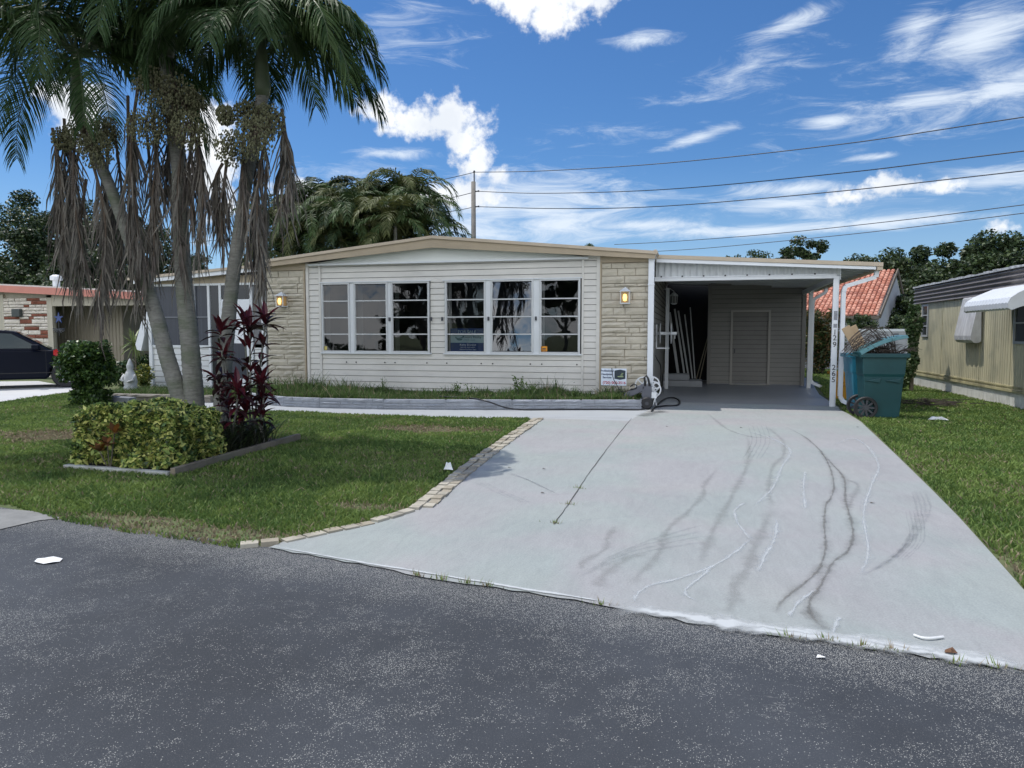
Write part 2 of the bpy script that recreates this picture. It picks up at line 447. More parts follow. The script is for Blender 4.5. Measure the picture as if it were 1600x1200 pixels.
# palm frond
def frond(mb, base, az, elev, length, curve, ll, n, w, rnd, droop=1.0, vlift=0.5, mi=0, rmi=1, segs=3, tight=0.0, rr=0.016):
    base = Vector(base); h = Vector((math.cos(az), math.sin(az), 0)); side0 = Vector((-math.sin(az), math.cos(az), 0))
    m = 16; pts = [base]; e = elev; tang = []
    wob = rnd.uniform(-0.25, 0.25)
    for i in range(m):
        t = i/m
        ee = elev - curve*(t**1.15)
        hh = (h*math.cos(wob*t) + side0*math.sin(wob*t))
        d = hh*math.cos(ee) + Vector((0,0,math.sin(ee)))
        tang.append(d); pts.append(pts[-1] + d*length/m)
    tang.append(tang[-1])
    mb.tube(pts, [rr*(1-0.85*i/m) for i in range(m+1)], 4, rmi, caps=False)
    for i in range(n):
        t = 0.14 + 0.86*(i+rnd.random()*0.6)/n
        f = min(t*m, m-0.001); k = int(f); fr = f-k
        p = pts[k].lerp(pts[k+1], fr); tg = tang[k]
        sd = tg.cross(Vector((0,0,1)))
        if sd.length < 0.15: sd = side0.copy()
        sd.normalize()
        if sd.dot(side0) > 0: sd = -sd
        upv = sd.cross(tg).normalized()
        if upv.z < 0 and abs(tg.z) < 0.9: upv = -upv
        prof = (0.45+0.55*math.sin(PI*min(1, (t-0.05)*1.05)**0.8)) if t < 0.97 else 0.5
        for sg in (-1, 1):
            l_ = ll*prof*rnd.uniform(0.8, 1.1)
            d = sd*sg*(1-tight) + tg*(0.55+0.5*t+tight*1.2) + upv*vlift*rnd.uniform(0.3,1.2)
            d += Vector((rnd.uniform(-.12,.12), rnd.uniform(-.12,.12), rnd.uniform(-.12,.12)))
            d.normalize(); q = p.copy(); vs = []
            wd = (tg*0.8 + upv*0.35*sg*rnd.uniform(-1,1)).normalized()
            for s_ in range(segs+1):
                tt = s_/segs
                ww = w*(0.55 if s_ == 0 else (1.0 if s_ < segs else 0.08))*0.5
                vs += [q - wd*ww, q + wd*ww]
                d = (d + Vector((0,0,-1))*droop*0.42*(0.6+tt)*3/segs).normalized()
                q = q + d*l_/segs
            mb.add(vs, [(2*j, 2*j+1, 2*j+3, 2*j+2) for j in range(segs)], mi)

def dead_frond(mb, a, b, width, rnd, n=34, w=0.014, ll=0.55):
    a = Vector(a); b = Vector(b); L_ = (b-a).length; m = 8
    off = Vector((rnd.uniform(-.12,.12), rnd.uniform(-.12,.12), 0))
    pts = [a.lerp(b, i/m) + off*math.sin(PI*i/m) for i in range(m+1)]
    mb.tube(pts, [0.022*(1-0.7*i/m) for i in range(m+1)], 5, 1)
    for i in range(n):
        t = (0.12 + 0.88*i/n); f = min(t*m, m-.001); k = int(f); p = pts[k].lerp(pts[k+1], f-k)
        for _ in range(2):
            d = Vector((rnd.gauss(0,1), rnd.gauss(0,1), 0))*width*0.9 + Vector((0,0,-1.0))
            d.normalize(); q = p.copy(); vs = []; l_ = ll*rnd.uniform(0.35,1.3)*(1.15-0.35*t)
            wd = Vector((rnd.uniform(-1,1), rnd.uniform(-1,1), 0.1)).normalized()
            for s_ in range(4):
                ww = w*(0.6,1,0.8,0.15)[s_]*0.5*rnd.uniform(0.7,1.5)
                vs += [q-wd*ww, q+wd*ww]
                d = (d + Vector((rnd.uniform(-.28,.28), rnd.uniform(-.28,.28), -0.50))).normalized()
                q = q + d*l_/3
            mb.add(vs, [(0,1,3,2),(2,3,5,4),(4,5,7,6)], 0 if rnd.random() < 0.7 else 2)

_fonts = []
def text(parent, s, size, loc, rot, m, name='lettering', ax='CENTER', ext=0.0012, bold=0.0):
    cu = bpy.data.curves.new('t', 'FONT'); cu.body = s; cu.size = size; cu.align_x = ax; cu.align_y = 'CENTER'
    cu.extrude = ext; cu.offset = bold
    o = bpy.data.objects.new('t', cu); C.objects.link(o)
    bpy.context.view_layer.update()
    dg = bpy.context.evaluated_depsgraph_get()
    me = bpy.data.meshes.new_from_object(o.evaluated_get(dg))
    me.name = name; me.materials.clear(); me.materials.append(m)
    bpy.data.objects.remove(o); bpy.data.curves.remove(cu)
    ob = bpy.data.objects.new(name, me); C.objects.link(ob)
    ob.parent = parent; ob.location = loc; ob.rotation_euler = rot
    return ob

seam_m = mat('seam_shadow', (0.10,0.095,0.085), 0.9, 0.3, 4)  # dark colour painted in the grooves for the shadow gap between courses
def lap(mb, x0, x1, z0, z1, y, pitch=0.127, d=0.013):
    k = math.floor(z0/pitch)
    while k*pitch < z1-1e-6:
        a = max(z0, k*pitch); b = min(z1, (k+1)*pitch)
        fa = 1-(a-k*pitch)/pitch; fb = 1-(b-k*pitch)/pitch
        ya, yb = y-d*fa, y-d*fb
        g = 0.009 if fa > 0.95 else 0.0
        mb.add([(x0,ya,a+g),(x1,ya,a+g),(x1,yb,b),(x0,yb,b)], [(0,1,2,3)])
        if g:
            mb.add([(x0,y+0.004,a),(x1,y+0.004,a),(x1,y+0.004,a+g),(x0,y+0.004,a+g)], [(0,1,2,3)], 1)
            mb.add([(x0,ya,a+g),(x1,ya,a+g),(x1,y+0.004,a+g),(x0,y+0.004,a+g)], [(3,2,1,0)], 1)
        k += 1
def stones(mb, x0, x1, z0, z1, y, rnd, T=None, rows=(0.07,0.11,0.15), lens=(0.18,0.62), dep=0.065, gap=0.006, mis=(0,)):
    z = z0
    while z < z1-0.01:
        h = min(rnd.choice(rows), z1-z)
        if z1-(z+h) < 0.04: h = z1-z
        x = x0
        while x < x1-0.01:
            l_ = min(rnd.uniform(*lens), x1-x)
            if x1-(x+l_) < 0.1: l_ = x1-x
            a, b = x+gap, x+l_-gap; c, e = z+gap, z+h-gap
            dd = dep*rnd.uniform(0.4,1.0); nx = max(2, int((b-a)/0.09)); nz = 2
            vs = []; fs = []
            for j in range(nz+1):
                for i in range(nx+1):
                    edge = (i in (0,nx)) or (j in (0,nz))
                    yy = y - (dd*0.55 if edge else dd*rnd.uniform(0.75,1.25))
                    vs.append((a+(b-a)*i/nx, yy, c+(e-c)*j/nz + (0 if edge else rnd.uniform(-.01,.01))))
            for j in range(nz):
                for i in range(nx):
                    q = j*(nx+1)+i; fs.append((q, q+1, q+nx+2, q+nx+1))
            b0 = len(vs); vs += [(a,y,c),(b,y,c),(b,y,e),(a,y,e)]
            g = lambda i, j: j*(nx+1)+i
            fs += [tuple([b0] + [b0+1] + [g(i,0) for i in range(nx,-1,-1)]), tuple([b0+2, b0+3] + [g(i,nz) for i in range(nx+1)]),
                   tuple([b0+3, b0] + [g(0,j) for j in range(nz+1)]), tuple([b0+1, b0+2] + [g(nx,j) for j in range(nz,-1,-1)])]
            mb.add(vs, fs, rnd.choice(mis))
            x += l_
        z += h

# ------------------------------------------------------------------ ground, road, driveway
def poly_sheet(name, pts, z, m):
    mb = MB(); mb.add([(p[0],p[1],z) for p in pts], [tuple(range(len(pts)))])
    return structure(mb.build(name, m))
soil_m = mat('lawn_soil', (0.09,0.12,0.04), 0.95, 0.35, 2.5, 0.5, 40, col2=(0.16,0.13,0.08), col2_scale=1.1, col2_amt=0.55)
mb = MB(); mb.add([(-400,-300,0),(400,-300,0),(400,600,0),(-400,600,0)], [(0,1,2,3)])
structure(mb.build('ground', soil_m))

def road_material():
    m = bpy.data.materials.new('asphalt'); m.use_nodes = True
    t = m.node_tree; nn = t.nodes; lk = t.links; b = nn['Principled BSDF']
    def add(tp, **k):
        n = nn.new(tp)
        for a, v in k.items(): setattr(n, a, v)
        return n
    def mth(op, a, b_=None):
        n = add('ShaderNodeMath', operation=op)
        for i, q_ in enumerate((a, b_)):
            if q_ is None: continue
            if isinstance(q_, (int, float)): n.inputs[i].default_value = q_
            else: lk.new(q_, n.inputs[i])
        return n.outputs[0]
    def rng_(x, a, b_, c=0, d=1, sm=True):
        n = add('ShaderNodeMapRange'); n.interpolation_type = 'SMOOTHSTEP' if sm else 'LINEAR'
        lk.new(x, n.inputs[0])
        for i, v in enumerate((a,b_,c,d)): n.inputs[i+1].default_value = v
        return n.outputs[0]
    tcn = add('ShaderNodeTexCoord'); co = tcn.outputs['Object']
    def noi(s, d=4, r=0.6, vec=co, dist=0):
        n = add('ShaderNodeTexNoise'); n.inputs['Scale'].default_value = s; n.inputs['Detail'].default_value = d
        n.inputs['Roughness'].default_value = r; n.inputs['Distortion'].default_value = dist; lk.new(vec, n.inputs['Vector']); return n.outputs['Fac']
    def vor(s):
        n = add('ShaderNodeTexVoronoi'); n.inputs['Scale'].default_value = s; lk.new(co, n.inputs['Vector']); return n
    v1 = vor(190); v2 = vor(98)
    sp = add('ShaderNodeSeparateXYZ'); lk.new(co, sp.inputs[0])
    # distance to the road edge y = 3.75 - 0.17 x
    dist = mth('SUBTRACT', mth('SUBTRACT', 3.70, mth('MULTIPLY', sp.outputs[0], 0.17)), sp.outputs[1])
    worn = rng_(mth('ADD', dist, mth('MULTIPLY', noi(2.2), 0.5)), 0.85, 0.35, 0.0, 0.75)
    patch = mth('MULTIPLY', rng_(noi(1.3, 7, 0.7), 0.48, 0.70), 0.48)
    patch2 = mth('MULTIPLY', rng_(noi(7.0, 6, 0.75), 0.49, 0.68), 0.32)
    dens = mth('ADD', mth('ADD', worn, patch), mth('ADD', patch2, 0.03))
    r1 = add('ShaderNodeSeparateColor'); lk.new(v1.outputs['Color'], r1.inputs[0])
    r2 = add('ShaderNodeSeparateColor'); lk.new(v2.outputs['Color'], r2.inputs[0])
    s1 = mth('MULTIPLY', mth('LESS_THAN', r1.outputs[0], dens), rng_(v1.outputs['Distance'], 0.45, 0.25))
    s2 = mth('MULTIPLY', mth('LESS_THAN', r2.outputs[0], mth('MULTIPLY', dens, 0.42)), rng_(v2.outputs['Distance'], 0.32, 0.16))
    fine = rng_(noi(210, 2), 0.58, 0.70, 0, 0.6)
    spk = mth('MAXIMUM', mth('MAXIMUM', s1, s2), mth('MULTIPLY', fine, rng_(dens, 0.05, 0.35, 0.25, 1)))
    # thin pale scuffs and hairline cracks
    cr = noi(5.0, 6, 0.7, dist=1.5)
    crk = mth('MULTIPLY', mth('LESS_THAN', mth('ABSOLUTE', mth('SUBTRACT', cr, 0.5)), 0.0022), rng_(noi(2.0), 0.52, 0.6, 0, 0.55))
    spk = mth('MAXIMUM', spk, crk)
    tone = rng_(noi(0.55, 5), 0.3, 0.7, 0.74, 1.28)
    base = add('ShaderNodeMix', data_type='RGBA', blend_type='MULTIPLY'); base.inputs[0].default_value = 1
    base.inputs[6].default_value = (0.045,0.050,0.058,1); lk.new(tone, base.inputs[7])
    mx = add('ShaderNodeMix', data_type='RGBA'); lk.new(spk, mx.inputs[0]); lk.new(base.outputs[2], mx.inputs[6])
    mx.inputs[7].default_value = (0.47,0.465,0.43,1)
    lk.new(mx.outputs[2], b.inputs['Base Color'])
    b.inputs['Roughness'].default_value = 0.8; b.inputs['Specular IOR Level'].default_value = 0.3
    bp = add('ShaderNodeBump'); bp.inputs['Strength'].default_value = 0.7; bp.inputs['Distance'].default_value = 0.004
    hgt = mth('ADD', noi(140, 3), mth('MULTIPLY', spk, 0.5)); lk.new(hgt, bp.inputs['Height']); lk.new(bp.outputs[0], b.inputs['Normal'])
    return m
rnd = random.Random(5)
edge_px = [(0,797),(95,812),(200,830),(300,843),(370,854),(420,859),(540,880),(655,903),(800,924),(950,950),(1100,980),(1200,993),(1300,1006),(1450,1030),(1600,1051)]
edge = []
for i, (x, y) in enumerate(edge_px):
    edge.append(G(x, y))
left_far = Vector((-80, 4.6+0.17*74, 0)); right_far = Vector((80, 3.4-0.17*78, 0))
fine_edge = [left_far]
for i in range(len(edge)-1):
    for k in range(6):
        p = edge[i].lerp(edge[i+1], k/6); p.y += rnd.uniform(-0.018, 0.018); fine_edge.append(p)
fine_edge += [edge[-1], right_far]
poly_sheet('road', [(-80,-12,0),(80,-24,0)] + [p+Vector((0,0.05,0)) for p in fine_edge[::-1]], 0.004, road_material())

conc_m = mat('grey_painted_concrete', (0.325,0.343,0.345), 0.72, 0.06, 0.9, 0.15, 60, spec=0.3, col2=(0.355,0.365,0.355), col2_scale=0.7, col2_amt=0.6)
def noisy_conc(m):       # fine brushed scuffs on top of the broad variation
    t = m.node_tree; nn = t.nodes; lk = t.links; b = nn['Principled BSDF']
    src = b.inputs['Base Color'].links[0].from_socket
    tcn = nn.new('ShaderNodeTexCoord'); mp_ = nn.new('ShaderNodeMapping'); mp_.inputs['Scale'].default_value = (4,1.0,1); mp_.inputs['Rotation'].default_value = (0,0,0.5)
    no = nn.new('ShaderNodeTexNoise'); no.inputs['Scale'].default_value = 3; no.inputs['Detail'].default_value = 9; no.inputs['Roughness'].default_value = 0.75; no.inputs['Distortion'].default_value = 1.2
    lk.new(tcn.outputs['Object'], mp_.inputs[0]); lk.new(mp_.outputs[0], no.inputs['Vector'])
    mr = nn.new('ShaderNodeMapRange'); lk.new(no.outputs['Fac'], mr.inputs[0]); mr.inputs[1].default_value = 0.3; mr.inputs[2].default_value = 0.7; mr.inputs[3].default_value = 0.90; mr.inputs[4].default_value = 1.07
    mx = nn.new('ShaderNodeMix'); mx.data_type = 'RGBA'; mx.blend_type = 'MULTIPLY'; mx.inputs[0].default_value = 1
    lk.new(src, mx.inputs[6]); lk.new(mr.outputs[0], mx.inputs[7])
    g = nn.new('ShaderNodeTexNoise'); g.inputs['Scale'].default_value = 95; g.inputs['Detail'].default_value = 3; lk.new(tcn.outputs['Object'], g.inputs['Vector'])
    gr = nn.new('ShaderNodeMapRange'); lk.new(g.outputs['Fac'], gr.inputs[0]); gr.inputs[1].default_value = 0.25; gr.inputs[2].default_value = 0.75; gr.inputs[3].default_value = 0.86; gr.inputs[4].default_value = 1.12
    m2 = nn.new('ShaderNodeMix'); m2.data_type = 'RGBA'; m2.blend_type = 'MULTIPLY'; m2.inputs[0].default_value = 1; lk.new(mx.outputs[2], m2.inputs[6]); lk.new(gr.outputs[0], m2.inputs[7])
    h = nn.new('ShaderNodeTexNoise'); h.inputs['Scale'].default_value = 0.75; h.inputs['Detail'].default_value = 4; h.inputs['Distortion'].default_value = 0.8; lk.new(tcn.outputs['Object'], h.inputs['Vector'])
    cr = nn.new('ShaderNodeValToRGB'); cr.color_ramp.elements[0].position = 0.38; cr.color_ramp.elements[0].color = (1.03,0.97,0.965,1); cr.color_ramp.elements[1].position = 0.62; cr.color_ramp.elements[1].color = (0.96,1.0,0.955,1)
    lk.new(h.outputs['Fac'], cr.inputs[0])
    m3 = nn.new('ShaderNodeMix'); m3.data_type = 'RGBA'; m3.blend_type = 'MULTIPLY'; m3.inputs[0].default_value = 1; lk.new(m2.outputs[2], m3.inputs[6]); lk.new(cr.outputs[0], m3.inputs[7])
    lk.new(m3.outputs[2], b.inputs['Base Color'])
noisy_conc(conc_m)
bord_px = [(846,655),(792,690),(742,726),(702,757),(652,797),(590,815),(510,832),(450,846),(420,858)]
dl = [G(*p) for p in bord_px]
dr = [G(*p) for p in [(1312,641),(1326,648),(1345,660),(1400,712),(1455,766),(1500,812),(1550,868),(1600,925)]]
dr.append(Vector((1.72, 3.35, 0)))
road_side = [p for p in fine_edge if dl[-1].x-0.02 <= p.x <= 1.55]
dpts = [Vector((-2.56,11.76,0))] + dl + [p+Vector((0,0.0,0)) for p in road_side] + dr[::-1] + [Vector((2.82,15.0,0)), Vector((2.82,15.2,0)),
        Vector((-0.75,15.2,0)), Vector((-0.75,13.62,0)), Vector((-0.98,11.76,0))]
driveway = poly_sheet('driveway', [(p.x,p.y,0) for p in dpts], 0.012, conc_m)
# carport slab and side walk behind
slab_m = mat('carport_floor', (0.27,0.285,0.305), 0.4, 0.10, 1.5, spec=0.5)
poly_sheet('carport_floor', [(-0.75,15.2),(2.82,15.2),(2.95,18),(3.3,21),(3.6,22.2),(3.6,27),(-0.75,27)], 0.012, slab_m)
walk_m = mat('walkway_concrete', (0.38,0.40,0.415), 0.75, 0.08, 1.5, spec=0.3, col2=(0.34,0.34,0.32), col2_amt=0.3)
wf = [G(*p) for p in [(195,641),(270,637),(330,640),(400,643),(430,643),(600,650),(700,653),(835,655)]]
wb = [Vector(p) for p in [(-0.75,13.62,0),(-1.5,13.5,0),(-3.27,13.1,0),(-5.67,12.6,0),(-7,12.5,0),(-8.2,12.65,0),(-9.5,13.2,0),(-10.3,12.9,0)]]
poly_sheet('walkway', [(p.x,p.y) for p in wf] + [(-0.98,11.74)] + [(p.x,p.y) for p in wb], 0.008, walk_m)
# joint lines of the driveway, stains and mineral trails as thin ribbons lying on the concrete
def stain_mat(name, col, amt, scale=14.0):
    m = bpy.data.materials.new(name); m.use_nodes = True
    t = m.node_tree; nn = t.nodes; lk = t.links; b = nn['Principled BSDF']
    b.inputs['Base Color'].default_value = (*col,1); b.inputs['Roughness'].default_value = 0.8; b.inputs['Specular IOR Level'].default_value = 0.1
    tcn = nn.new('ShaderNodeTexCoord'); sp = nn.new('ShaderNodeSeparateXYZ'); lk.new(tcn.outputs['UV'], sp.inputs[0])
    def mth(op, a, b_):
        n = nn.new('ShaderNodeMath'); n.operation = op
        for i, q_ in enumerate((a,b_)):
            if isinstance(q_, (int,float)): n.inputs[i].default_value = q_
            else: lk.new(q_, n.inputs[i])
        return n.outputs[0]
    no = nn.new('ShaderNodeTexNoise'); no.inputs['Scale'].default_value = scale; no.inputs['Detail'].default_value = 7; lk.new(tcn.outputs['Object'], no.inputs['Vector'])
    e = mth('SUBTRACT', 1.0, mth('ABSOLUTE', mth('MULTIPLY', mth('SUBTRACT', sp.outputs[0], 0.5), 2.0), 0))
    v = mth('ADD', e, mth('MULTIPLY', mth('SUBTRACT', no.outputs['Fac'], 0.5), 1.3))
    mr = nn.new('ShaderNodeMapRange'); mr.interpolation_type = 'SMOOTHSTEP'; lk.new(v, mr.inputs[0]); mr.inputs[1].default_value = 0.1; mr.inputs[2].default_value = 1.1; mr.inputs[4].default_value = amt
    lk.new(mth('MULTIPLY', mr.outputs[0], sp.outputs[1]), b.inputs['Alpha'])
    return m
stain_dark = stain_mat('stain_dark', (0.17,0.165,0.15), 0.42)
stain_faint = stain_mat('stain_faint', (0.23,0.23,0.225), 0.34)
stain_scuff = stain_mat('stain_scuff', (0.22,0.23,0.24), 0.15)
stain_white = stain_mat('stain_white', (0.58,0.61,0.62), 0.6)
stain_halo = stain_mat('stain_halo', (0.22,0.215,0.205), 0.20)
stain_white_halo = stain_mat('stain_white_halo', (0.50,0.53,0.54), 0.35)
stain_wet_shadow = stain_mat('wet_shadow_patch', (0.16,0.17,0.165), 0.5, 3.0)
SN = 0
def ribbon(name, px, w, m, z=0.0145, jit=0.006, parent=driveway, ends=True):
    global SN
    SN += 1
    r = random.Random(SN*7+1)
    P = [G(*p) for p in px]
    pts = []
    for i in range(len(P)-1):                        # Catmull-Rom
        p0 = P[max(i-1,0)]; p1 = P[i]; p2 = P[i+1]; p3 = P[min(i+2,len(P)-1)]
        for k in range(8):
            t = k/8
            q_ = 0.5*((2*p1) + (p2-p0)*t + (2*p0-5*p1+4*p2-p3)*t*t + (3*p1-p0-3*p2+p3)*t**3)
            pts.append(q_ + Vector((r.uniform(-jit,jit), r.uniform(-jit,jit), 0)))
    pts.append(P[-1])
    mb = MB(); mb.uv = []; n = len(pts); vs = []
    for i, p in enumerate(pts):
        d = (pts[min(i+1,n-1)]-pts[max(i-1,0)]); d.z = 0
        d = d.normalized() if d.length > 1e-6 else Vector((0,1,0)); s_ = Vector((-d.y, d.x, 0))
        ww = w*(1+0.3*math.sin(i*0.7+SN))*0.42
        vs += [(p.x-s_.x*ww, p.y-s_.y*ww, z+SN*0.00004), (p.x+s_.x*ww, p.y+s_.y*ww, z+SN*0.00004)]
        fade = min(1, i/(n*0.12)+0.02, (n-1-i)/(n*0.12)+0.02) if ends else 1
        mb.uv += [(0,fade),(1,fade)]
    mb.add(vs, [(2*i,2*i+1,2*i+3,2*i+2) for i in range(n-1)])
    return mb.build(name, m, parent)
def trail(name, px, w, dark=True, core=True):
    ribbon(name, px, w*1.25, stain_halo if dark else stain_white_halo, jit=0.004)
    if core: ribbon(name, px, max(0.03, w*0.36), stain_dark if dark else stain_white, jit=0.004)
def Z(x, y): return (850+x*750/1600, 640+y*460/981)     # photo detail -> photo pixels
trail('water_stain', [Z(*p) for p in [(810,62),(870,95),(920,140),(950,190),(965,250),(960,290),(938,330),(935,400),(938,470),(915,540),(850,600),(790,650),(770,690)]], 0.09)
trail('water_stain', [Z(*p) for p in [(915,140),(960,185),(1000,235),(1005,310),(1022,370),(1030,430),(1010,480),(960,520),(925,590),(885,650),(895,700),(940,745)]], 0.11)
trail('water_stain', [Z(*p) for p in [(1000,235),(1045,255),(1030,300),(1010,340)]], 0.08, True, False)
trail('water_stain', [Z(*p) for p in [(765,330),(730,400),(700,470),(680,530),(640,590),(630,650),(600,685)]], 0.12, True, False)
trail('water_stain', [Z(*p) for p in [(765,330),(750,280),(760,200),(800,150),(790,100),(740,60)]], 0.09, True, False)
trail('water_stain', [Z(*p) for p in [(585,195),(540,245),(530,290),(480,345),(410,410),(385,480),(330,545),(285,600)]], 0.09, True, False)
trail('water_stain', [Z(*p) for p in [(680,90),(682,170),(650,250),(600,340),(555,430),(520,520)]], 0.10, True, False)
trail('water_stain', [Z(*p) for p in [(545,15),(600,60),(640,80),(700,95),(780,100)]], 0.09, True, False)
trail('water_stain', [Z(*p) for p in [(240,390),(210,440),(205,470),(130,515),(125,540)]], 0.08, True, False)
trail('water_stain', [Z(*p) for p in [(340,480),(250,520),(200,560),(170,600)]], 0.12, True, False)
trail('water_stain', [Z(*p) for p in [(940,745),(900,700),(880,660)]], 0.16, True, False)
trail('mineral_trail', [Z(*p) for p in [(690,435),(640,480),(560,530),(450,570),(350,595),(310,625),(300,650)]], 0.07, False)
trail('mineral_trail', [Z(*p) for p in [(560,530),(530,560),(480,600),(472,625),(505,645)]], 0.045, False)
trail('mineral_trail', [Z(*p) for p in [(670,315),(635,345),(650,390),(690,440)]], 0.05, False)
trail('mineral_trail', [Z(*p) for p in [(690,80),(760,100),(820,140),(790,200),(765,260),(700,330)]], 0.09, False)
trail('mineral_trail', [Z(*p) for p in [(775,370),(770,430),(740,490),(710,550)]], 0.10, False)
trail('mineral_trail', [Z(*p) for p in [(870,210),(865,280),(872,340)]], 0.09, False)
trail('mineral_trail', [Z(*p) for p in [(970,120),(1030,100),(1080,130),(1115,190),(1090,260),(1065,350),(1078,440),(1075,510),(1050,560)]], 0.08, False)
trail('mineral_trail', [Z(*p) for p in [(900,610),(850,650),(815,700)]], 0.05, False)
trail('mineral_trail', [Z(*p) for p in [(985,700),(960,760)]], 0.05, False)
# curved tyre scuffs
for i in range(5):
    ribbon('tyre_scuff', [(1160+i*7,720),(1175+i*7,690),(1168+i*7,665)], 0.03, stain_scuff, jit=0.003)
    ribbon('tyre_scuff', [(742+i*4,756),(775+i*4,772),(820+i*4,790)], 0.025, stain_scuff, jit=0.003)
    ribbon('tyre_scuff', [(1390+i*6,880),(1420+i*6,845),(1415+i*6,800)], 0.02, stain_scuff, jit=0.003)
for k in range(4):
    ribbon('brush_scuff', [(1345+k*9,905-k*6),(1400+k*8,870-k*7),(1432+k*7,810-k*4),(1425+k*6,770)], .05, stain_scuff, jit=.004)
    ribbon('brush_scuff', [(760+k*12,735+k*3),(800+k*10,742+k*4),(850+k*8,765+k*4)], .04, stain_scuff, jit=.004)
    ribbon('brush_scuff', [(905+k*10,905-k*8),(990+k*10,870-k*8),(1100,850-k*9)], .06, stain_scuff, jit=.004)
ribbon('hairline_crack', [(450,846),(560,836),(700,815),(850,790)], .012, stain_scuff, jit=.005)
ribbon('hairline_crack', [(860,822),(960,812),(1070,806),(1180,812)], .012, stain_scuff, jit=.006)
crack_m = mat('dark_joint', (0.07,0.065,0.055), 0.9, 0.3, 10)
ribbon('expansion_joint', [(987,655),(960,688),(925,735),(895,780),(866,822)], 0.008, crack_m, jit=0.004, ends=False)
ribbon('expansion_joint', [(820,653),(900,654),(987,655)], 0.009, crack_m, jit=0.003, ends=False)
# bright lip along the road
lipm = mat('worn_white_concrete', (0.52,0.54,0.54), 0.8, 0.16, 4.0, 0.3, 60, col2=(0.42,0.42,0.40), col2_scale=3, col2_amt=0.5)
lip_px = [(980,946),(1060,957),(1200,980),(1300,995),(1400,1010),(1500,1024),(1600,1040)]
lip_m = stain_mat('worn_white_edge', (0.50,0.52,0.52), 1.3, 12.0)
ribbon('worn_lip', [(960,949),(1080,970),(1200,986),(1300,1000),(1450,1021),(1600,1044)], .24, lip_m, jit=.008)
ribbon('worn_lip', [(1150,984),(1300,1003),(1450,1025),(1600,1047)], .16, lip_m, jit=.008)
ribbon('worn_lip', [(430,858),(600,888),(800,921),(960,947)], .05, lip_m, jit=.006)
# puddle with painted shadow by the pressure washer, old apron at far left
poly_sheet('old_apron', [tuple(G(*p))[:2] for p in [(-40,796),(5,797),(50,800),(98,811),(60,815),(0,829),(-60,836)]], 0.010,
           mat('old_concrete', (0.22,0.22,0.21), 0.85, 0.22, 5.0, 0.4, 60))
npts = [G(*p) for p in [(-300,668),(0,629),(60,620),(112,613),(118,606),(60,596),(-300,600)]]
poly_sheet('neighbour_driveway', [(p.x,p.y) for p in npts], 0.012, mat('pale_concrete', (0.55,0.55,0.54), 0.8, 0.08, 1.0))

# paver edging
pav_m = mat('cream_paver', (0.42,0.385,0.31), 0.9, 0.2, 6.0, 0.5, 50, col2=(0.22,0.20,0.16), col2_scale=5, col2_amt=0.6)
pav_m2 = mat('tan_paver', (0.33,0.29,0.22), 0.9, 0.2, 6.0, 0.5, 50)
outer = [G(*p) for p in [(832,655),(778,690),(727,726),(687,757),(636,799),(575,817),(500,833),(435,847),(372,853)]]
def resample(P, step):
    out = []; acc = 0
    for i in range(len(P)-1):
        d = (P[i+1]-P[i]).length; n = max(1, int(round(d/step)))
        for k in range(n): out.append(P[i].lerp(P[i+1], k/n))
    out.append(P[-1]); return out
mb = MB(); rnd = random.Random(3)
rs = resample(outer, 0.13)
for i in range(len(rs)-1):
    a, b = rs[i], rs[i+1]; d = (b-a).normalized(); s_ = Vector((-d.y, d.x, 0))
    if s_.x > 0 and i < len(rs)*0.75: pass
    if s_.dot(Vector((0.6,-0.6,0)).normalized()) < 0: s_ = -s_
    rows = 2 if b.y > 5.4 else 1
    for r_ in range(rows):
        o0 = a + s_*(0.012+0.10*r_) + d*(0.05*(r_)); wd = 0.085
        ln = (b-a).length-0.016; h = rnd.uniform(0.012,0.03)
        j = rnd.uniform(-0.008,0.008)
        q0 = o0 + s_*j
        vs = [q0, q0+d*ln, q0+d*ln+s_*wd, q0+s_*wd]
        mb.prism([(p.x,p.y,0.001) for p in vs][::-1], (0,0,h+0.006), rnd.choice((0,0,1)))
mb.build('paver_edging', [pav_m, pav_m2])
tag(bpy.data.objects['paver_edging'], 'double row of cream paving stones edging the left lawn along the driveway', 'edging')

# ------------------------------------------------------------------ grass
def inside(px, py, poly):
    n = len(poly); c = np.zeros(len(px), bool); j = n-1
    for i in range(n):
        xi, yi = poly[i]; xj, yj = poly[j]
        cond = ((yi > py) != (yj > py)) & (px < (xj-xi)*(py-yi)/(yj-yi+1e-12)+xi)
        c ^= cond; j = i
    return c
def vnoise(x, y, s, seed):
    r = np.random.default_rng(seed); g = r.random((64,64))
    u = x*s; v = y*s; i = np.floor(u).astype(int); j = np.floor(v).astype(int); fu = u-i; fv = v-j
    fu = fu*fu*(3-2*fu); fv = fv*fv*(3-2*fv)
    a = g[i%64,j%64]; b = g[(i+1)%64,j%64]; c = g[i%64,(j+1)%64]; d = g[(i+1)%64,(j+1)%64]
    return a*(1-fu)*(1-fv)+b*fu*(1-fv)+c*(1-fu)*fv+d*fu*fv
BED = [(-6.38,6.1),(-5.05,6.0),(-5.08,8.5),(-6.6,8.7)]
dead_spots = [(*G(680,672)[:2],0.8,0.35),(*G(70,682)[:2],0.75,0.45),(*G(330,836)[:2],0.7,0.16),(*G(190,812)[:2],0.5,0.1),(*G(250,640)[:2],1.0,0.25),(*G(1543,876)[:2],0.12,0.25),(*G(575,795)[:2],0.3,0.1)]
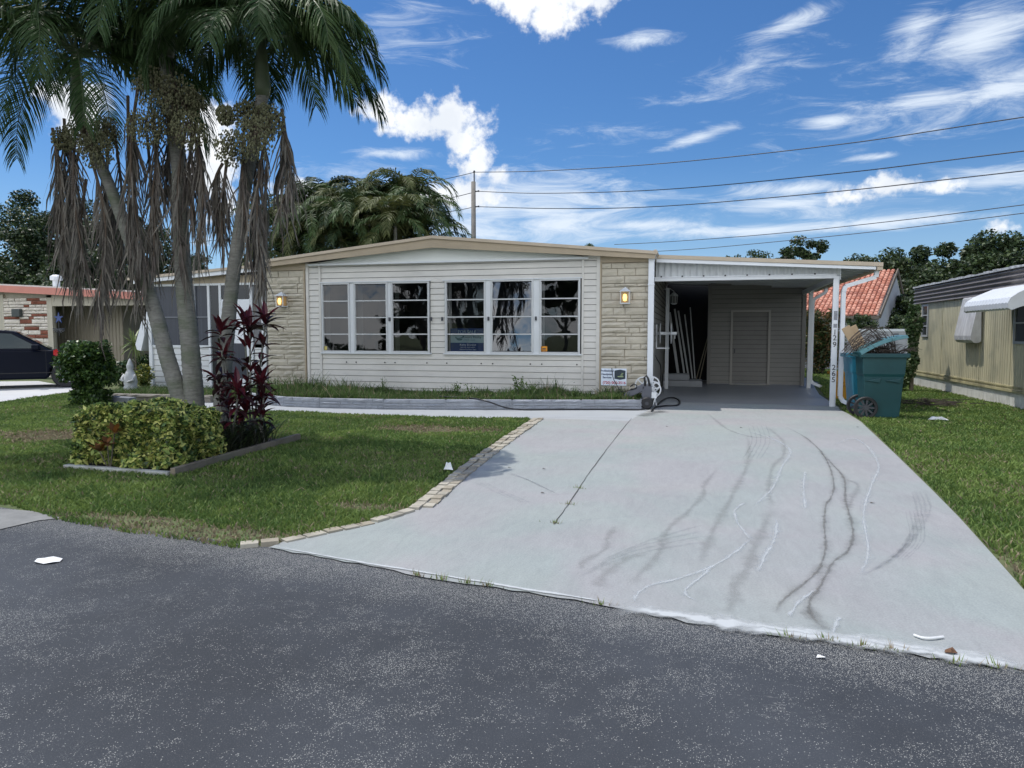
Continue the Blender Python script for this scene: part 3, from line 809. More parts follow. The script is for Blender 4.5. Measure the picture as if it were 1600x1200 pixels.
def lawn(name, poly, n, rng, exclude, label, hscale=1.0, dfun=None):
    xs = np.array([p[0] for p in poly]); ys = np.array([p[1] for p in poly])
    x = rng.uniform(xs.min(), xs.max(), n); y = rng.uniform(ys.min(), ys.max(), n)
    if dfun is not None:
        k = rng.random(n) < dfun(x, y); x, y = x[k], y[k]
    k = inside(x, y, poly)
    for e in exclude: k &= ~inside(x, y, e)
    x, y = x[k], y[k]
    dead = np.zeros(len(x))
    for (cx, cy, rx, ry) in dead_spots:
        d = np.sqrt(((x-cx)/rx)**2 + ((y-cy)/ry)**2) + (vnoise(x,y,5,3)-0.5)*0.9
        dead = np.maximum(dead, np.clip(1.55-d, 0, 1))
    k = rng.random(len(x)) > dead*0.62; x, y, dead = x[k], y[k], dead[k]
    n = len(x)
    pn = vnoise(x, y, 1.3, 11)*0.6 + vnoise(x, y, 4.0, 12)*0.4
    h = (0.028+0.032*rng.random(n))*(0.65+0.7*pn)*hscale*(1-0.5*dead)
    far = np.sqrt(x*x+y*y)
    w = (0.0045+0.0045*rng.random(n))*np.clip(far/7, 0.9, 2.2)
    a = rng.uniform(0, 2*PI, n); lean = rng.uniform(0.2,1.1,n)
    la = rng.uniform(0, 2*PI, n)
    bx, by = np.cos(a)*w, np.sin(a)*w
    z0 = np.zeros(n)+0.0
    P = np.stack([x,y,z0],1); B = np.stack([bx,by,z0],1)
    tipx = x + np.cos(la)*lean*h; tipy = y + np.sin(la)*lean*h
    mid = np.stack([x+np.cos(la)*lean*h*0.35, y+np.sin(la)*lean*h*0.35, h*0.6],1)
    tip = np.stack([tipx, tipy, h],1)
    V1 = np.stack([P-B, P+B, mid+B*0.8, mid-B*0.8],1)
    V2 = np.stack([mid-B*0.8, mid+B*0.8, tip+B*0.1, tip-B*0.1],1)
    V = np.concatenate([V1,V2],1).reshape(-1,3)
    dp = vnoise(x, y, 0.8, 21)*0.5+vnoise(x,y,3.0,22)*0.5
    pr = rng.random(n)
    mi = np.where(pr < 0.03+0.14*(dp > 0.62)+dead*0.9, 1, np.where(rng.random(n) < 0.25+0.5*(dp<0.45), 2, 0))
    mi2 = np.repeat(mi, 2)
    o = arrays_mesh(name, V, 4, [grass_blade, grass_dry, grass_dark], mi2)
    tag(o, label, 'grass', kind='stuff')
    return o
rng = np.random.default_rng(1)
left_poly = [tuple(p)[:2] for p in [G(*q) for q in [(830,656),(776,690),(725,726),(685,757),(634,800),(573,819),(498,835),(432,850),(366,858),(290,846),(195,833),(95,815)]]]
left_poly += [(-5.5,4.68),(-7.5,5.0),(-16,6.4),(-17,9.8)] + [tuple(p)[:2] for p in [G(0,630),G(60,621),G(112,614),G(150,614),G(190,642),G(270,638),G(330,641),G(400,644),G(430,644),G(600,651),G(700,654)]]
lawn('front_lawn', left_poly, 620000, rng, [BED], 'short green lawn with dry patches left of the driveway', dfun=lambda x, y: np.clip(1.25-(np.hypot(x,y)-5)*0.075, 0.25, 1))
right_poly = [tuple(p)[:2] for p in [G(1316,641),G(1329,647),G(1348,659),G(1403,711),G(1458,765),G(1503,811),G(1553,866),G(1603,922)]] + [(1.78,3.35),(9,2.0),(9,15),(6.1,15.3),(6.1,22.5),(6.6,34),(3.7,34),(3.7,22.2),(3.4,21),(3.05,18),(2.9,15.1)]
lawn('side_lawn', right_poly, 560000, rng, [], 'green grass strip between the driveway and the beige mobile home', dfun=lambda x, y: np.clip(1.2-(np.hypot(x,y)-5)*0.055, 0.12, 1))
# ragged tufts on the seam of road and drive
mbp = []
for (x, y) in [(655,903),(690,909),(730,914),(760,918),(1235,1000),(1295,1005),(1345,1014),(1395,1020),(1490,1040),(1560,1048),(938,948),(905,765),(888,790),(868,820)]:
    p = G(x, y); nb = 26
    for _ in range(nb):
        a = rng.uniform(0,2*PI); r_ = abs(rng.normal(0,0.025)); b0 = np.array([p.x+math.cos(a)*r_*2.0, p.y+math.sin(a)*r_*0.5, 0.012])
        w_ = np.array([math.cos(a+1.3),math.sin(a+1.3),0])*0.003; h = rng.uniform(0.012,0.04); l_ = rng.uniform(0.1,1.0)
        tp = b0+np.array([math.cos(a)*h*l_, math.sin(a)*h*l_, h])
        mbp += [b0-w_, b0+w_, tp+w_*0.1, tp-w_*0.1]
o = arrays_mesh('edge_grass', np.array(mbp), 4, [grass_blade, grass_dry], rng.integers(0,2,len(mbp)//4))
tag(o, 'tiny grass tufts growing in the seams of the concrete driveway', 'grass', kind='stuff')

# ------------------------------------------------------------------ main house
YW = 14.5
house = thing('mobile_home', 'single storey white sided mobile home with tan gable fascia, cream stone panels and carport', 'house', (-5,YW,0))
def hp(mb, name, m, smooth=False, bevel=0.0, parent=house):
    o = mb.build(name, m, parent, smooth, bevel)
    if parent is house: at_origin(house, o)
    return o
def X(px, py=500, Y=YW): return W(px, py, Y).x
xL, xR = X(419), -0.78                   # main front wall
gx0, gx1 = X(503), X(673); hx0, hx1 = X(695), X(908)
wz0, wz1 = 1.03, 2.57
sx0, sx1 = X(484), X(932)                # siding field
# front siding with holes
mb = MB()
ztop = 3.02
lap(mb, sx0, X(500), 0.05, ztop, YW)
lap(mb, X(503), X(909), wz1+0.02, ztop, YW, 0.127)
lap(mb, X(503), X(909), 0.05, wz0-0.03, YW)
lap(mb, gx1, hx0, wz0-0.03, wz1+0.02, YW)
lap(mb, X(912), sx1, 0.05, ztop, YW)
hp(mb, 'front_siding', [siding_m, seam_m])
for (a, b) in ((X(480),X(484)),(X(500),X(503)),(X(909),X(912)),(sx1,sx1+0.07)):
    mb = MB(); mb.box(a, YW-0.035, 0.05, b, YW+0.02, ztop); hp(mb, 'corner_trim', [siding_m])
# stone panels
rnd = random.Random(8)
mb = MB()
stones(mb, xL, X(477), 0.02, ztop-0.16, YW-0.01, rnd)
sp1 = hp(mb, 'stone_panel', stone_m); 
mb = MB()
stones(mb, sx1+0.1, xR, 0.02, ztop-0.16, YW-0.01, rnd)
hp(mb, 'stone_panel', stone_m)
for a, b, e_ in ((xL, X(480), X(477)), (sx1+0.07, xR, sx1+0.07)):
    mb = MB(); mb.box(a, YW, 0.0, b, YW+0.03, ztop)
    mb.box(a, YW-0.045, ztop-0.15, b, YW, ztop); mb.box(e_, YW-0.05, 0.02, e_+0.03, YW, ztop-0.15)
    hp(mb, 'tan_panel_frame', tan_m)
# body walls (sides, back), inner room
mb = MB(); mb.T = Matrix.Translation((xR,0,0)) @ Matrix.Rotation(PI/2,4,'Z')
lap(mb, YW, 27, 0.05, 2.95, 0)
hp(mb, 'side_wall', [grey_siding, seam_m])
mb = MB(); mb.box(xR-0.12, YW+0.03, 0, xR-0.02, 27, 2.95)
mb.box(xL, YW+0.031, 0, xL+0.1, 27, 2.95); mb.box(xL+0.1, 26.9, 0, xR-0.12, 27, 2.95)
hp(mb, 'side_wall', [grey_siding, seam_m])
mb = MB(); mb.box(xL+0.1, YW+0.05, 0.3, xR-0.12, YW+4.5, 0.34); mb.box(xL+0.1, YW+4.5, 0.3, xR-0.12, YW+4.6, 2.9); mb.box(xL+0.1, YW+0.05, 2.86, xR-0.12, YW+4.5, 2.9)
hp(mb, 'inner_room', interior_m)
# gable: pale panel, bar, soffit, fascia, roof
YF = 14.28
pk = W(675,368,YF); eL = W(385,410,YF); eR = W(1024,392,YF)
FH = 0.25
mb = MB()
mb.prism([(X(486),YW-0.02,2.99),(X(920),YW-0.02,2.99),(X(920),YW-0.02,3.0),(pk.x,YW-0.02,pk.z-0.14),(X(486),YW-0.02,3.0)], (0,0.04,0))
hp(mb, 'gable_panel', pale_m)
mb = MB(); mb.box(X(486), YW-0.10, 2.955, X(919), YW+0.0, 2.99)
hp(mb, 'gable_trim_bar', white_m)
mb = MB()
slL = (pk.z-eL.z)/(pk.x-eL.x); slR = (pk.z-eR.z)/(eR.x-pk.x)
# soffit sheets slope with the roof
mb.add([(eL.x,YF+.04,eL.z-0.13),(pk.x,YF+.04,pk.z-0.13),(pk.x,YW+0.05,pk.z-0.13),(eL.x,YW+0.05,eL.z-0.13)],[(0,1,2,3)])
mb.add([(pk.x,YF+.04,pk.z-0.13),(eR.x,YF+.04,eR.z-0.13),(eR.x,YW+0.05,eR.z-0.13),(pk.x,YW+0.05,pk.z-0.13)],[(0,1,2,3)])
hp(mb, 'soffit', pale_m)
mb = MB()
for a, b in ((eL, pk), (pk, eR)):
    mb.prism([(a.x,YF,a.z-FH+ (0.10 if a is eL else 0)),(b.x,YF,b.z-FH+(0.10 if b is eR else 0)),(b.x,YF,b.z-0.06),(a.x,YF,a.z-0.06)], (0,0.04,0))
hp(mb, 'fascia', tan_m)
mb = MB()
for a, b in ((eL, pk), (pk, eR)):
    mb.prism([(a.x,YF-0.03,a.z-0.062),(b.x,YF-0.03,b.z-0.062),(b.x,YF-0.03,b.z),(a.x,YF-0.03,a.z)], (0,0.09,0))
mb.tube([(eR.x-0.0,YF+0.0,eR.z-0.02),(eR.x+0.02,YF+13,eR.z-0.02)], 0.05, 8)
hp(mb, 'drip_edge', tan_lt)
mb = MB()
for a, b in ((eL, pk), (pk, eR)):
    mb.prism([(a.x,YF+0.06,a.z-0.12),(b.x,YF+0.06,b.z-0.12),(b.x,YF+0.06,b.z-0.01),(a.x,YF+0.06,a.z-0.01)], (0,13.2,0))
hp(mb, 'roof', roof_m)
mb = MB(); mb.prism([(xL,26.85,2.9),(xR,26.85,2.9),(xR,26.85,eR.z-0.14),(pk.x,26.85,pk.z-0.14),(xL,26.85,eL.z-0.14)], (0,0.1,0))
hp(mb, 'rear_gable', grey_siding)
# windows
def window(x0, x1, z0, z1, Y, nb=4, glass=glass_m, tilt=0.0, cw=0.0):
    mb = MB(); f = 0.038
    mb.box(x0, Y-0.05, z0, x0+f, Y+0.02, z1); mb.box(x1-f, Y-0.05, z0, x1, Y+0.02, z1)
    mb.box(x0+f, Y-0.05, z0, x1-f, Y+0.02, z0+f); mb.box(x0+f, Y-0.05, z1-f, x1-f, Y+0.02, z1)
    w = hp(mb, 'window', winframe_m, bevel=0.004)
    mb = MB(); h = (z1-z0-2*f)/nb
    for i in range(1, nb): mb.box(x0+f, Y-0.045, z0+f+i*h-0.012, x1-f, Y+0.005, z0+f+i*h+0.012)
    for i in range(nb):                                  # inner sash line
        a, b = z0+f+i*h+0.016, z0+f+(i+1)*h-0.016
        mb.box(x0+f, Y-0.03, a, x0+f+0.012, Y-0.005, b); mb.box(x1-f-0.012, Y-0.03, a, x1-f, Y-0.005, b)
    hp(mb, 'glazing_bar', winframe_m, parent=w)
    mb = MB()
    for i in range(nb):
        a, b = z0+f+i*h+0.014, z0+f+(i+1)*h-0.014
        ym = Y-0.02; t = tilt*(b-a)
        mb.add([(x0+f+0.01,ym-t,a),(x1-f-0.01,ym-t,a),(x1-f-0.01,ym,b),(x0+f+0.01,ym,b)],[(0,1,2,3)])
    hp(mb, 'pane', glass, parent=w)
    if cw:
        mb = MB(); cx = x0+f
        for k in range(6):
            mb.add([(cx+cw*k/6, Y+0.10+0.02*(k%2), z0+0.03),(cx+cw*(k+1)/6, Y+0.10+0.02*((k+1)%2), z0+0.03),(cx+cw*(k+1)/6, Y+0.10+0.02*((k+1)%2), z1-0.03),(cx+cw*k/6, Y+0.10+0.02*(k%2), z1-0.03)],[(0,1,2,3)])
        hp(mb, 'curtain', curtain_m, parent=w)
    return w
glass_t = glass_mat('window_glass_tilted', (0.35,0.38,0.39), 0.03)
glass_c = glass_mat('window_glass_clear', (0.80,0.82,0.83), 0.03)
wins = [(504,548,glass_t,0.03,0.10),(554,607,glass_t,0.035,0.12),(612,672,glass_m,0.0,0.10),(696,760,glass_c,-0.01,0.07),(767,834,glass_br,0.06,0.0),(843,907,glass_c,0.0,0.05)]
mb = MB()
for (a, b) in ((548,554),(607,612),(760,767),(834,843)):
    mb.box(X(a), YW-0.03, wz0, X(b), YW+0.05, wz1)
for a, b in ((gx0,gx1),(hx0,hx1)):
    mb.box(a-0.02, YW-0.06, wz0-0.03, b+0.02, YW+0.02, wz0); mb.box(a-0.02, YW-0.06, wz1, b+0.02, YW+0.02, wz1+0.02)
hp(mb, 'window_surround', white_m)
for px_ in (610, 675, 692, 764, 838):
    mb = MB(); x_ = X(px_); mb.box(x_-0.018, YW-0.06, 1.72, x_+0.018, YW-0.03, 1.80); hp(mb, 'window_latch', dgrey_m)
wobs = [window(X(a), X(b), wz0, wz1, YW, glass=g, tilt=t, cw=c) for a, b, g, t, c in wins]
for px_ in (541,556,601,617,667,698,752,770,829,847,902): 
    mb = MB(); x_ = X(px_); mb.box(x_-0.012, YW-0.024, 0.80, x_+0.012, YW-0.01, 0.825); hp(mb, 'siding_fastener', black_m)
# orange sticker in the last window, small sticker in the first
for (px0, py0, px1, py1, col, w_) in ((845,541,855,549,(0.75,0.30,0.02),wobs[5]),(506,541,511,547,(0.6,0.5,0.15),wobs[0])):
    a = W(px0,py1,YW-0.03); b = W(px1,py0,YW-0.03)
    mb = MB(); mb.box(a.x, YW-0.03, a.z, b.x, YW-0.027, b.z)
    st = hp(mb, 'sticker', mat('sticker_%d' % px0, col, 0.5, 0.02), parent=w_)
    if px0 == 845:
        mb = MB()
        mb.box(a.x+0.03, YW-0.034, (a.z+b.z)/2-0.012, b.x-0.03, YW-0.031, (a.z+b.z)/2+0.012)
        mb.box(a.x+0.02, YW-0.034, a.z+0.015, b.x-0.02, YW-0.031, a.z+0.022)
        hp(mb, 'sticker_print', dgrey_m, parent=w_)
# wall lanterns
lamp_glow = emit_mat('lamp_glow', (1.0,0.62,0.18), 2.2)
amber = mat('frosted_amber_glass', (0.62,0.52,0.34), 0.3, 0.05, trans=0.6)
for (px_, py_) in ((440,469),(977,463)):
    p = W(px_, py_, YW-0.12)
    mb = MB(); s_ = 0.085
    mb.box(p.x-0.05, p.y+0.08, p.z-0.10, p.x+0.05, YW-0.01, p.z+0.06)
    for i in (-1,1):
        for j in (-1,1): mb.box(p.x+i*s_-0.008, p.y+j*s_-0.008, p.z-0.13, p.x+i*s_+0.008, p.y+j*s_+0.008, p.z+0.09)
    mb.box(p.x-s_-0.01, p.y-s_-0.01, p.z-0.15, p.x+s_+0.01, p.y+s_+0.01, p.z-0.13)
    a = s_+0.03
    mb.add([(p.x-a,p.y-a,p.z+0.09),(p.x+a,p.y-a,p.z+0.09),(p.x+a,p.y+a,p.z+0.09),(p.x-a,p.y+a,p.z+0.09),(p.x,p.y,p.z+0.19)], [(0,1,4),(1,2,4),(2,3,4),(3,0,4),(0,3,2,1)])
    ln = hp(mb, 'wall_lantern', white_m)
    mb = MB(); g = s_-0.004
    mb.box(p.x-g, p.y-g, p.z-0.128, p.x+g, p.y+g, p.z+0.088)
    hp(mb, 'lantern_glass', amber, parent=ln)
    mb = MB(); mb.lathe([(0.0,-0.10),(0.03,-0.09),(0.04,-0.03),(0.03,0.03),(0,0.045)], 10, c=(p.x,p.y-s_-0.0,p.z-0.0))
    hp(mb, 'bulb', lamp_glow, parent=ln, smooth=True)
# downspout at house corner
mb = MB(); q = W(1017,500,YW-0.1)
mb.box(q.x-0.06, YW-0.14, 0.22, q.x+0.055, YW-0.05, 2.95)
mb.box(q.x-0.07, YW-0.15, 2.4, q.x+0.065, YW-0.05, 2.43)
hp(mb, 'downspout', white_bright, bevel=0.01)

# ------------------------------------------------------------------ carport (part of the house)
YC = 15.1
cb = [W(1023,441,YC), W(1305,431,YC)]
mb = MB()
fL, fR = W(1026,398,14.8), W(1380,410,14.8)
# roof pan: slopes down to the right, runs back
mb.prism([(fL.x,14.83,fL.z-0.10),(fR.x,14.83,fR.z-0.10),(fR.x,14.83,fR.z-0.01),(fL.x,14.83,fL.z-0.01)], (0,7.4,0))
x_ = fL.x+0.3
while x_ < fR.x-0.1:
    z_ = fL.z+(fR.z-fL.z)*(x_-fL.x)/(fR.x-fL.x)
    x_ += 0.30
hp(mb, 'carport_roof', mat('carport_pan_metal', (0.55,0.57,0.58), 0.45, 0.08, 2))
mb = MB()
mb.prism([(fL.x,14.78,fL.z-0.075),(fR.x,14.78,fR.z-0.075),(fR.x,14.78,fR.z),(fL.x,14.78,fL.z)], (0,0.05,0))
hp(mb, 'carport_roof_edge', tan_lt)
mb = MB()
mb.prism([(fL.x,14.80,fL.z-0.15),(fR.x-0.12,14.80,fR.z-0.13),(fR.x-0.12,14.80,fR.z-0.076),(fL.x,14.80,fL.z-0.076)], (0,0.03,0))
hp(mb, 'carport_white_fascia', white_bright)
# ribs under the roof
mb = MB()
for k in range(1, 14):
    y_ = 14.9+k*0.5
    zL, zR = fL.z-0.10, fR.z-0.10
    mb.prism([(fL.x,y_,zL-0.03),(fR.x,y_,zR-0.03),(fR.x,y_,zR-0.002),(fL.x,y_,zL-0.002)], (0,0.03,0))
hp(mb, 'carport_roof_rib', mat('carport_pan_metal', (0.5,0.5,0.5)))
# corrugated infill
mb = MB(); xa, xb = cb[0].x+0.02, cb[1].x+0.1; n = 110
for i in range(n):
    u0, u1 = xa+(xb-xa)*i/n, xa+(xb-xa)*(i+1)/n
    y0_ = YC-0.02*(1 if (i//2) % 2 else 0); y1_ = YC-0.02*(1 if ((i+1)//2) % 2 else 0)
    zt = lambda u: fL.z-0.10+(fR.z-fL.z)*(u-fL.x)/(fR.x-fL.x)
    mb.add([(u0,y0_,2.58),(u1,y1_,2.58),(u1,y1_,zt(u1)),(u0,y0_,zt(u0))], [(0,1,2,3)])
hp(mb, 'carport_infill', white_m)
mb = MB(); mb.box(cb[0].x, YC-0.06, 2.52, cb[1].x+0.02, YC+0.03, 2.60); mb.box(cb[0].x, YC-0.075, 2.585, cb[1].x+0.02, YC-0.061, 2.61)
hp(mb, 'carport_beam', white_bright, bevel=0.006)
mb = MB()
for i in range(8): mb.box(cb[0].x+0.12+i*0.42, YC-0.09, 2.60, cb[0].x+0.15+i*0.42, YC-0.076, 2.625)
hp(mb, 'beam_screw', black_m)
pw = 0.10
pR = (2.72, YC)
mb = MB(); mb.box(pR[0]-pw/2, YC-pw/2+0.0, 0.0, pR[0]+pw/2, YC+pw/2, 2.57); mb.box(pR[0]-pw/2-0.01, YC-pw/2-0.012, 0.0, pR[0]+pw/2-0.02, YC-pw/2-0.001, 2.5)
post = hp(mb, 'carport_post', white_bright, bevel=0.006)
num_m = mat('black_numeral', (0.02,0.02,0.022), 0.4, 0.02)
for (ch_, px_, py_, sz) in (('1',1304,520,.13),('2',1304,527,.14),('9',1304,534,.14),('2',1303,573,.15),('6',1303,581,.15),('5',1303,589,.15)):
    p = W(px_, py_, YC-0.07)
    p.z = {520:1.47,527:1.36,534:1.23,573:0.78,581:0.66,589:0.54}[py_]
    t_ = text(post, ch_, 0.145, (pR[0]-0.005, YC-0.0655, p.z), (PI/2,0,0), num_m, 'house_number', bold=0.0);
mb = MB()
for (a, b) in ((486,500),(506,512)):
    z1_ = W(1304,a,YC-0.06).z; z0_ = W(1304,b,YC-0.06).z
    mb.box(pR[0]-0.035, YC-0.066, z0_, pR[0]+0.03, YC-0.0625, z1_)
hp(mb, 'faded_number_plate', mat('faded_grey_label', (0.28,0.29,0.31), 0.6, 0.4, 30), parent=post)
for (px_, py_, w_) in ((1263,607,0.10),(1041,608,0.09)):
    p = G(px_, py_)
    mb = MB(); mb.box(p.x-w_/2, p.y-w_/2, 0.0, p.x+w_/2, p.y+w_/2, 2.62)
    hp(mb, 'carport_post', white_m, bevel=0.006)
# side beam over the posts, running back
mb = MB(); mb.bar((2.78,YC+0.03,2.56),(2.98,22.1,2.56),0.06,0.12); hp(mb, 'carport_side_beam', white_bright)
# gutter along the right eave and the two downspouts
mb = MB(); mb.prism([(fR.x-0.10,14.80,fR.z-0.14),(fR.x,14.80,fR.z-0.14),(fR.x,14.80,fR.z-0.02),(fR.x-0.10,14.80,fR.z-0.02)], (0,7.4,0)); hp(mb, 'gutter', tan_lt)
for (y_, px_) in ((15.03, 1), (20.3, 2)):
    mb = MB(); xq = 2.84 if px_ == 1 else 3.10
    pts = [(fR.x-0.06,y_-0.05,fR.z-0.14),(fR.x-0.08,y_-0.05,fR.z-0.26),(xq+0.03,y_-0.02,2.36),(xq,y_-0.02,2.25),(xq,y_-0.02,0.22),(xq+0.05,y_-0.03,0.13),(xq+0.24,y_-0.16,0.05)]
    for i in range(len(pts)-1): mb.bar(pts[i], pts[i+1], 0.075, 0.10, up=(0,1,0))
    hp(mb, 'downspout', white_bright)
# storage room at the back of the carport
YS = 20.9
s0, s1 = 0.50, 3.02
d0, d1, dz = 1.06, 2.12, 2.10
mb = MB(); lap(mb, s0, d0, 0.03, 2.86, YS); lap(mb, d1, s1, 0.03, 2.70, YS); lap(mb, d0, d1, dz, 2.80, YS)
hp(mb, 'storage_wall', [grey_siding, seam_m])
mb = MB(); mb.box(s1-0.02, YS+0.003, 0, s1, 26, 2.7); mb.box(s0, YS+0.003, 0, s0+0.04, 26, 2.8); mb.box(-0.75, 25.9, 0, s1, 26, 2.8)
mb.box(s1-0.09, YS-0.04, 0.0, s1+0.01, YS, 2.68); mb.box(s0-0.06, YS-0.04, 0, s0+0.03, YS, 2.84)
hp(mb, 'storage_wall', mat('storage_side', (0.22,0.21,0.19), 0.6, 0.08))
mb = MB(); lap(mb, d0+0.06, d1-0.06, 0.05, dz-0.06, YS+0.015)
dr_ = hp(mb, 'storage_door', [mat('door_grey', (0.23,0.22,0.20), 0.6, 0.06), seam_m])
mb = MB(); mb.box(d0, YS-0.04, 0.0, d0+0.06, YS+0.02, dz); mb.box(d1-0.06, YS-0.04, 0.0, d1, YS+0.02, dz); mb.box(d0+0.06, YS-0.04, dz-0.06, d1-0.06, YS+0.02, dz); mb.box(d0+0.06, YS-0.03, 0.0, d1-0.06, YS+0.02, 0.04)
hp(mb, 'door_frame', mat('door_trim', (0.36,0.34,0.30), 0.5, 0.05), parent=dr_)
mb = MB(); mb.tube([(d0+0.12,YS-0.03,1.02),(d0+0.12,YS-0.03,0.9)],0.012,6); hp(mb, 'handle', dgrey_m, parent=dr_)
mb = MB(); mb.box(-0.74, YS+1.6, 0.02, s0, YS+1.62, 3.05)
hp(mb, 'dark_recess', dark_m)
mb = MB(); a = G(1050,603); b = G(1096,604)
mb.box(-0.74, 19.75, 0.012, 0.30, 20.6, 0.17); mb.box(-0.74, 20.05, 0.17, -0.05, 20.6, 0.33)
st = mb.build('concrete_steps', mat('step_concrete', (0.34,0.35,0.36), 0.8, 0.1), None, bevel=0.01); tag(st, 'two grey concrete steps inside the carport against the house wall', 'steps')

# ------------------------------------------------------------------ screened porch (left part of the house)
YP = 14.56
px0, px1 = X(235,500,YP), X(419,500,YP)
mb = MB(); lap(mb, px0+0.05, X(330,500,YP), 0.05, 1.12, YP, 0.135); lap(mb, X(397,500,YP), px1, 0.05, 1.12, YP, 0.135)
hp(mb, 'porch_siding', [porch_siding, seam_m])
mb = MB()
mb.box(px0-0.03, YP-0.05, 0, px0+0.06, YP+0.05, 2.68); mb.box(px1-0.11, YP-0.10, 0, px1-0.01, YP+0.02, 2.75)
for p_ in (X(328,500,YP), X(346,500,YP), X(394,500,YP)): mb.box(p_-0.03, YP-0.04, 0.1, p_+0.03, YP+0.04, 2.62)
mb.box(px0+0.06, YP-0.03, 1.12, X(328,500,YP)-.03, YP+0.04, 1.17); mb.box(px0+0.06, YP-0.03, 2.57, px1-.11, YP+0.04, 2.62)
hp(mb, 'porch_frame', white_m)
mb = MB(); mb.box(px0+.06, YP-0.02, 2.62, px1-.11, YP+0.04, 2.80); hp(mb, 'porch_header', tan_m)
screen_m = mat('dark_window_screen', (0.055,0.06,0.075), 0.35, 0.25, 3.0, streak=(9,1,0.15), spec=0.4)
sm = MB()
fr_ = MB()
edges = [X(p_,500,YP) for p_ in (240,284,306,327)]
for i in range(3):
    a, b = edges[i]+0.03, edges[i+1]-0.03
    sm.add([(a,YP,1.17),(b,YP,1.17),(b,YP,2.57),(a,YP,2.57)],[(0,1,2,3)])
    fr_.box(a, YP-0.025, 1.82, b, YP-0.003, 1.85)
for i in (1,2): fr_.box(edges[i]-0.03, YP-0.03, 1.17, edges[i]+0.03, YP+0.02, 2.57)
pwn = hp(sm, 'screen_window', screen_m)
hp(fr_, 'screen_frame', mat('grey_screen_frame', (0.16,0.17,0.19), 0.4, 0.05), parent=pwn)
mb = MB(); a, b = X(397,500,YP), px1-0.11
mb.add([(a,YP,1.2),(b,YP,1.2),(b,YP,2.57),(a,YP,2.57)],[(0,1,2,3)]); hp(mb, 'screen_window', mat('sheer_curtain_screen', (0.20,0.20,0.21), 0.5, 0.3, 2.0, streak=(14,1,0.1)))
# door
a, b = X(348,500,YP), X(392,500,YP)
mb = MB(); mb.box(a, YP-0.02, 2.24, b, YP, 2.57); mb.box(X(331,500,YP), YP-0.01, 0.2, a, YP, 2.57); hp(mb, 'transom', mat('dark_glass_panel', (0.015,0.017,0.02), 0.15, 0.1))
mb = MB(); mb.box(a, YP-0.045, 0.22, b, YP-0.021, 2.24); pd = hp(mb, 'porch_door', white_bright, bevel=0.005)
mb = MB(); mb.box(a+0.10, YP-0.050, 0.40, b-0.10, YP-0.046, 1.22); hp(mb, 'door_screen', screen_m, parent=pd)
mb = MB(); mb.lathe([(0,-0.075),(0.03,-0.07),(0.03,-0.05),(0.015,-0.046)], 12, 'Y', c=(b-0.08,YP,1.8)); hp(mb, 'door_lock', dgrey_m, parent=pd)
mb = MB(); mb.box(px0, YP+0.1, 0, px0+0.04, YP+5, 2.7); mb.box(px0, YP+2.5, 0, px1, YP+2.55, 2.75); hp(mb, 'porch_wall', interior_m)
# porch roof
rL, rR = W(198,434,14.3), W(400,413,14.3)
mb = MB()
mb.prism([(rL.x,14.3,rL.z-0.06),(rR.x,14.3,rR.z-0.06),(rR.x,14.3,rR.z),(rL.x,14.3,rL.z)], (0,6,0)); hp(mb, 'porch_roof', tan_lt)
mb = MB()
mb.prism([(rL.x+.05,14.33,rL.z-0.15),(rR.x,14.33,rR.z-0.15),(rR.x,14.33,rR.z-0.061),(rL.x+.05,14.33,rL.z-0.061)], (0,0.05,0)); 
mb.add([(rL.x+.05,14.39,rL.z-0.10),(rR.x,14.39,rR.z-0.10),(rR.x,20,rR.z-0.10),(rL.x+.05,20,rL.z-0.10)],[(0,1,2,3)])
hp(mb, 'porch_fascia', white_bright)
# slanted awning panel over the side window
p0, p1 = W(226,478,14.9), W(219,551,14.9)
mb = MB(); mb.T = None
mb.prism([(px0-0.05,14.6,2.15),(px0-0.16,14.6,2.12),(px0-0.50,14.6,1.18),(px0-0.46,14.6,1.05),(px0-0.34,14.6,1.02),(px0-0.05,14.6,2.0)][::-1], (0,1.3,0))
hp(mb, 'side_awning', white_bright, bevel=0.01)

# ------------------------------------------------------------------ planter wall and bed
pl = [Vector(p) for p in [(-0.92,13.56,0),(-2.0,13.28,0),(-3.27,12.98,0),(-4.5,12.70,0),(-5.67,12.48,0),(-6.97,12.40,0),(-7.8,12.48,0),(-8.5,12.75,0),(-9.1,13.2,0),(-9.5,13.75,0)]]
plw = thing('planter_wall', 'low curved planter wall of grey painted stone blocks in front of the house', 'planter wall', (-4,13,0))
mb = MB(); rnd = random.Random(4)
for i in range(len(pl)-1):
    a, b = pl[i+1], pl[i]; d = (b-a); L_ = d.length; d.normalize()
    T = Matrix.Translation(a) @ Matrix.Rotation(math.atan2(d.y, d.x),4,'Z')
    mb.T = T
    stones(mb, 0, L_, 0.012, 0.205, 0, rnd, rows=(0.055,0.07), lens=(0.2,0.55), dep=0.035, gap=0.0085)
    mb.box(-0.02, 0.0, 0.0, L_+0.02, 0.10, 0.195)
mb.T = None
mb.T = Matrix.Translation(pl[0]) @ Matrix.Rotation(PI/2-0.2,4,'Z'); stones(mb, 0, 0.8, 0.012, 0.205, 0, rnd, rows=(0.055,0.07), lens=(0.2,0.55), dep=0.035, gap=0.0085); mb.box(0,0.0,0,0.8,0.1,0.195); mb.T = None
at_origin(plw, mb.build('block_course', planter_m, plw))
mb = MB(); fp = [(p.x, p.y+0.1, 0.15) for p in pl]; 
mb.add(fp + [(-9.5,14.45,0.15),(-0.95,14.45,0.15)], [tuple(range(len(fp)+2))[::-1]])
at_origin(plw, mb.build('planter_soil', mat('planter_soil', (0.06,0.05,0.035), 0.95, 0.4, 8, 1.0, 30), plw))
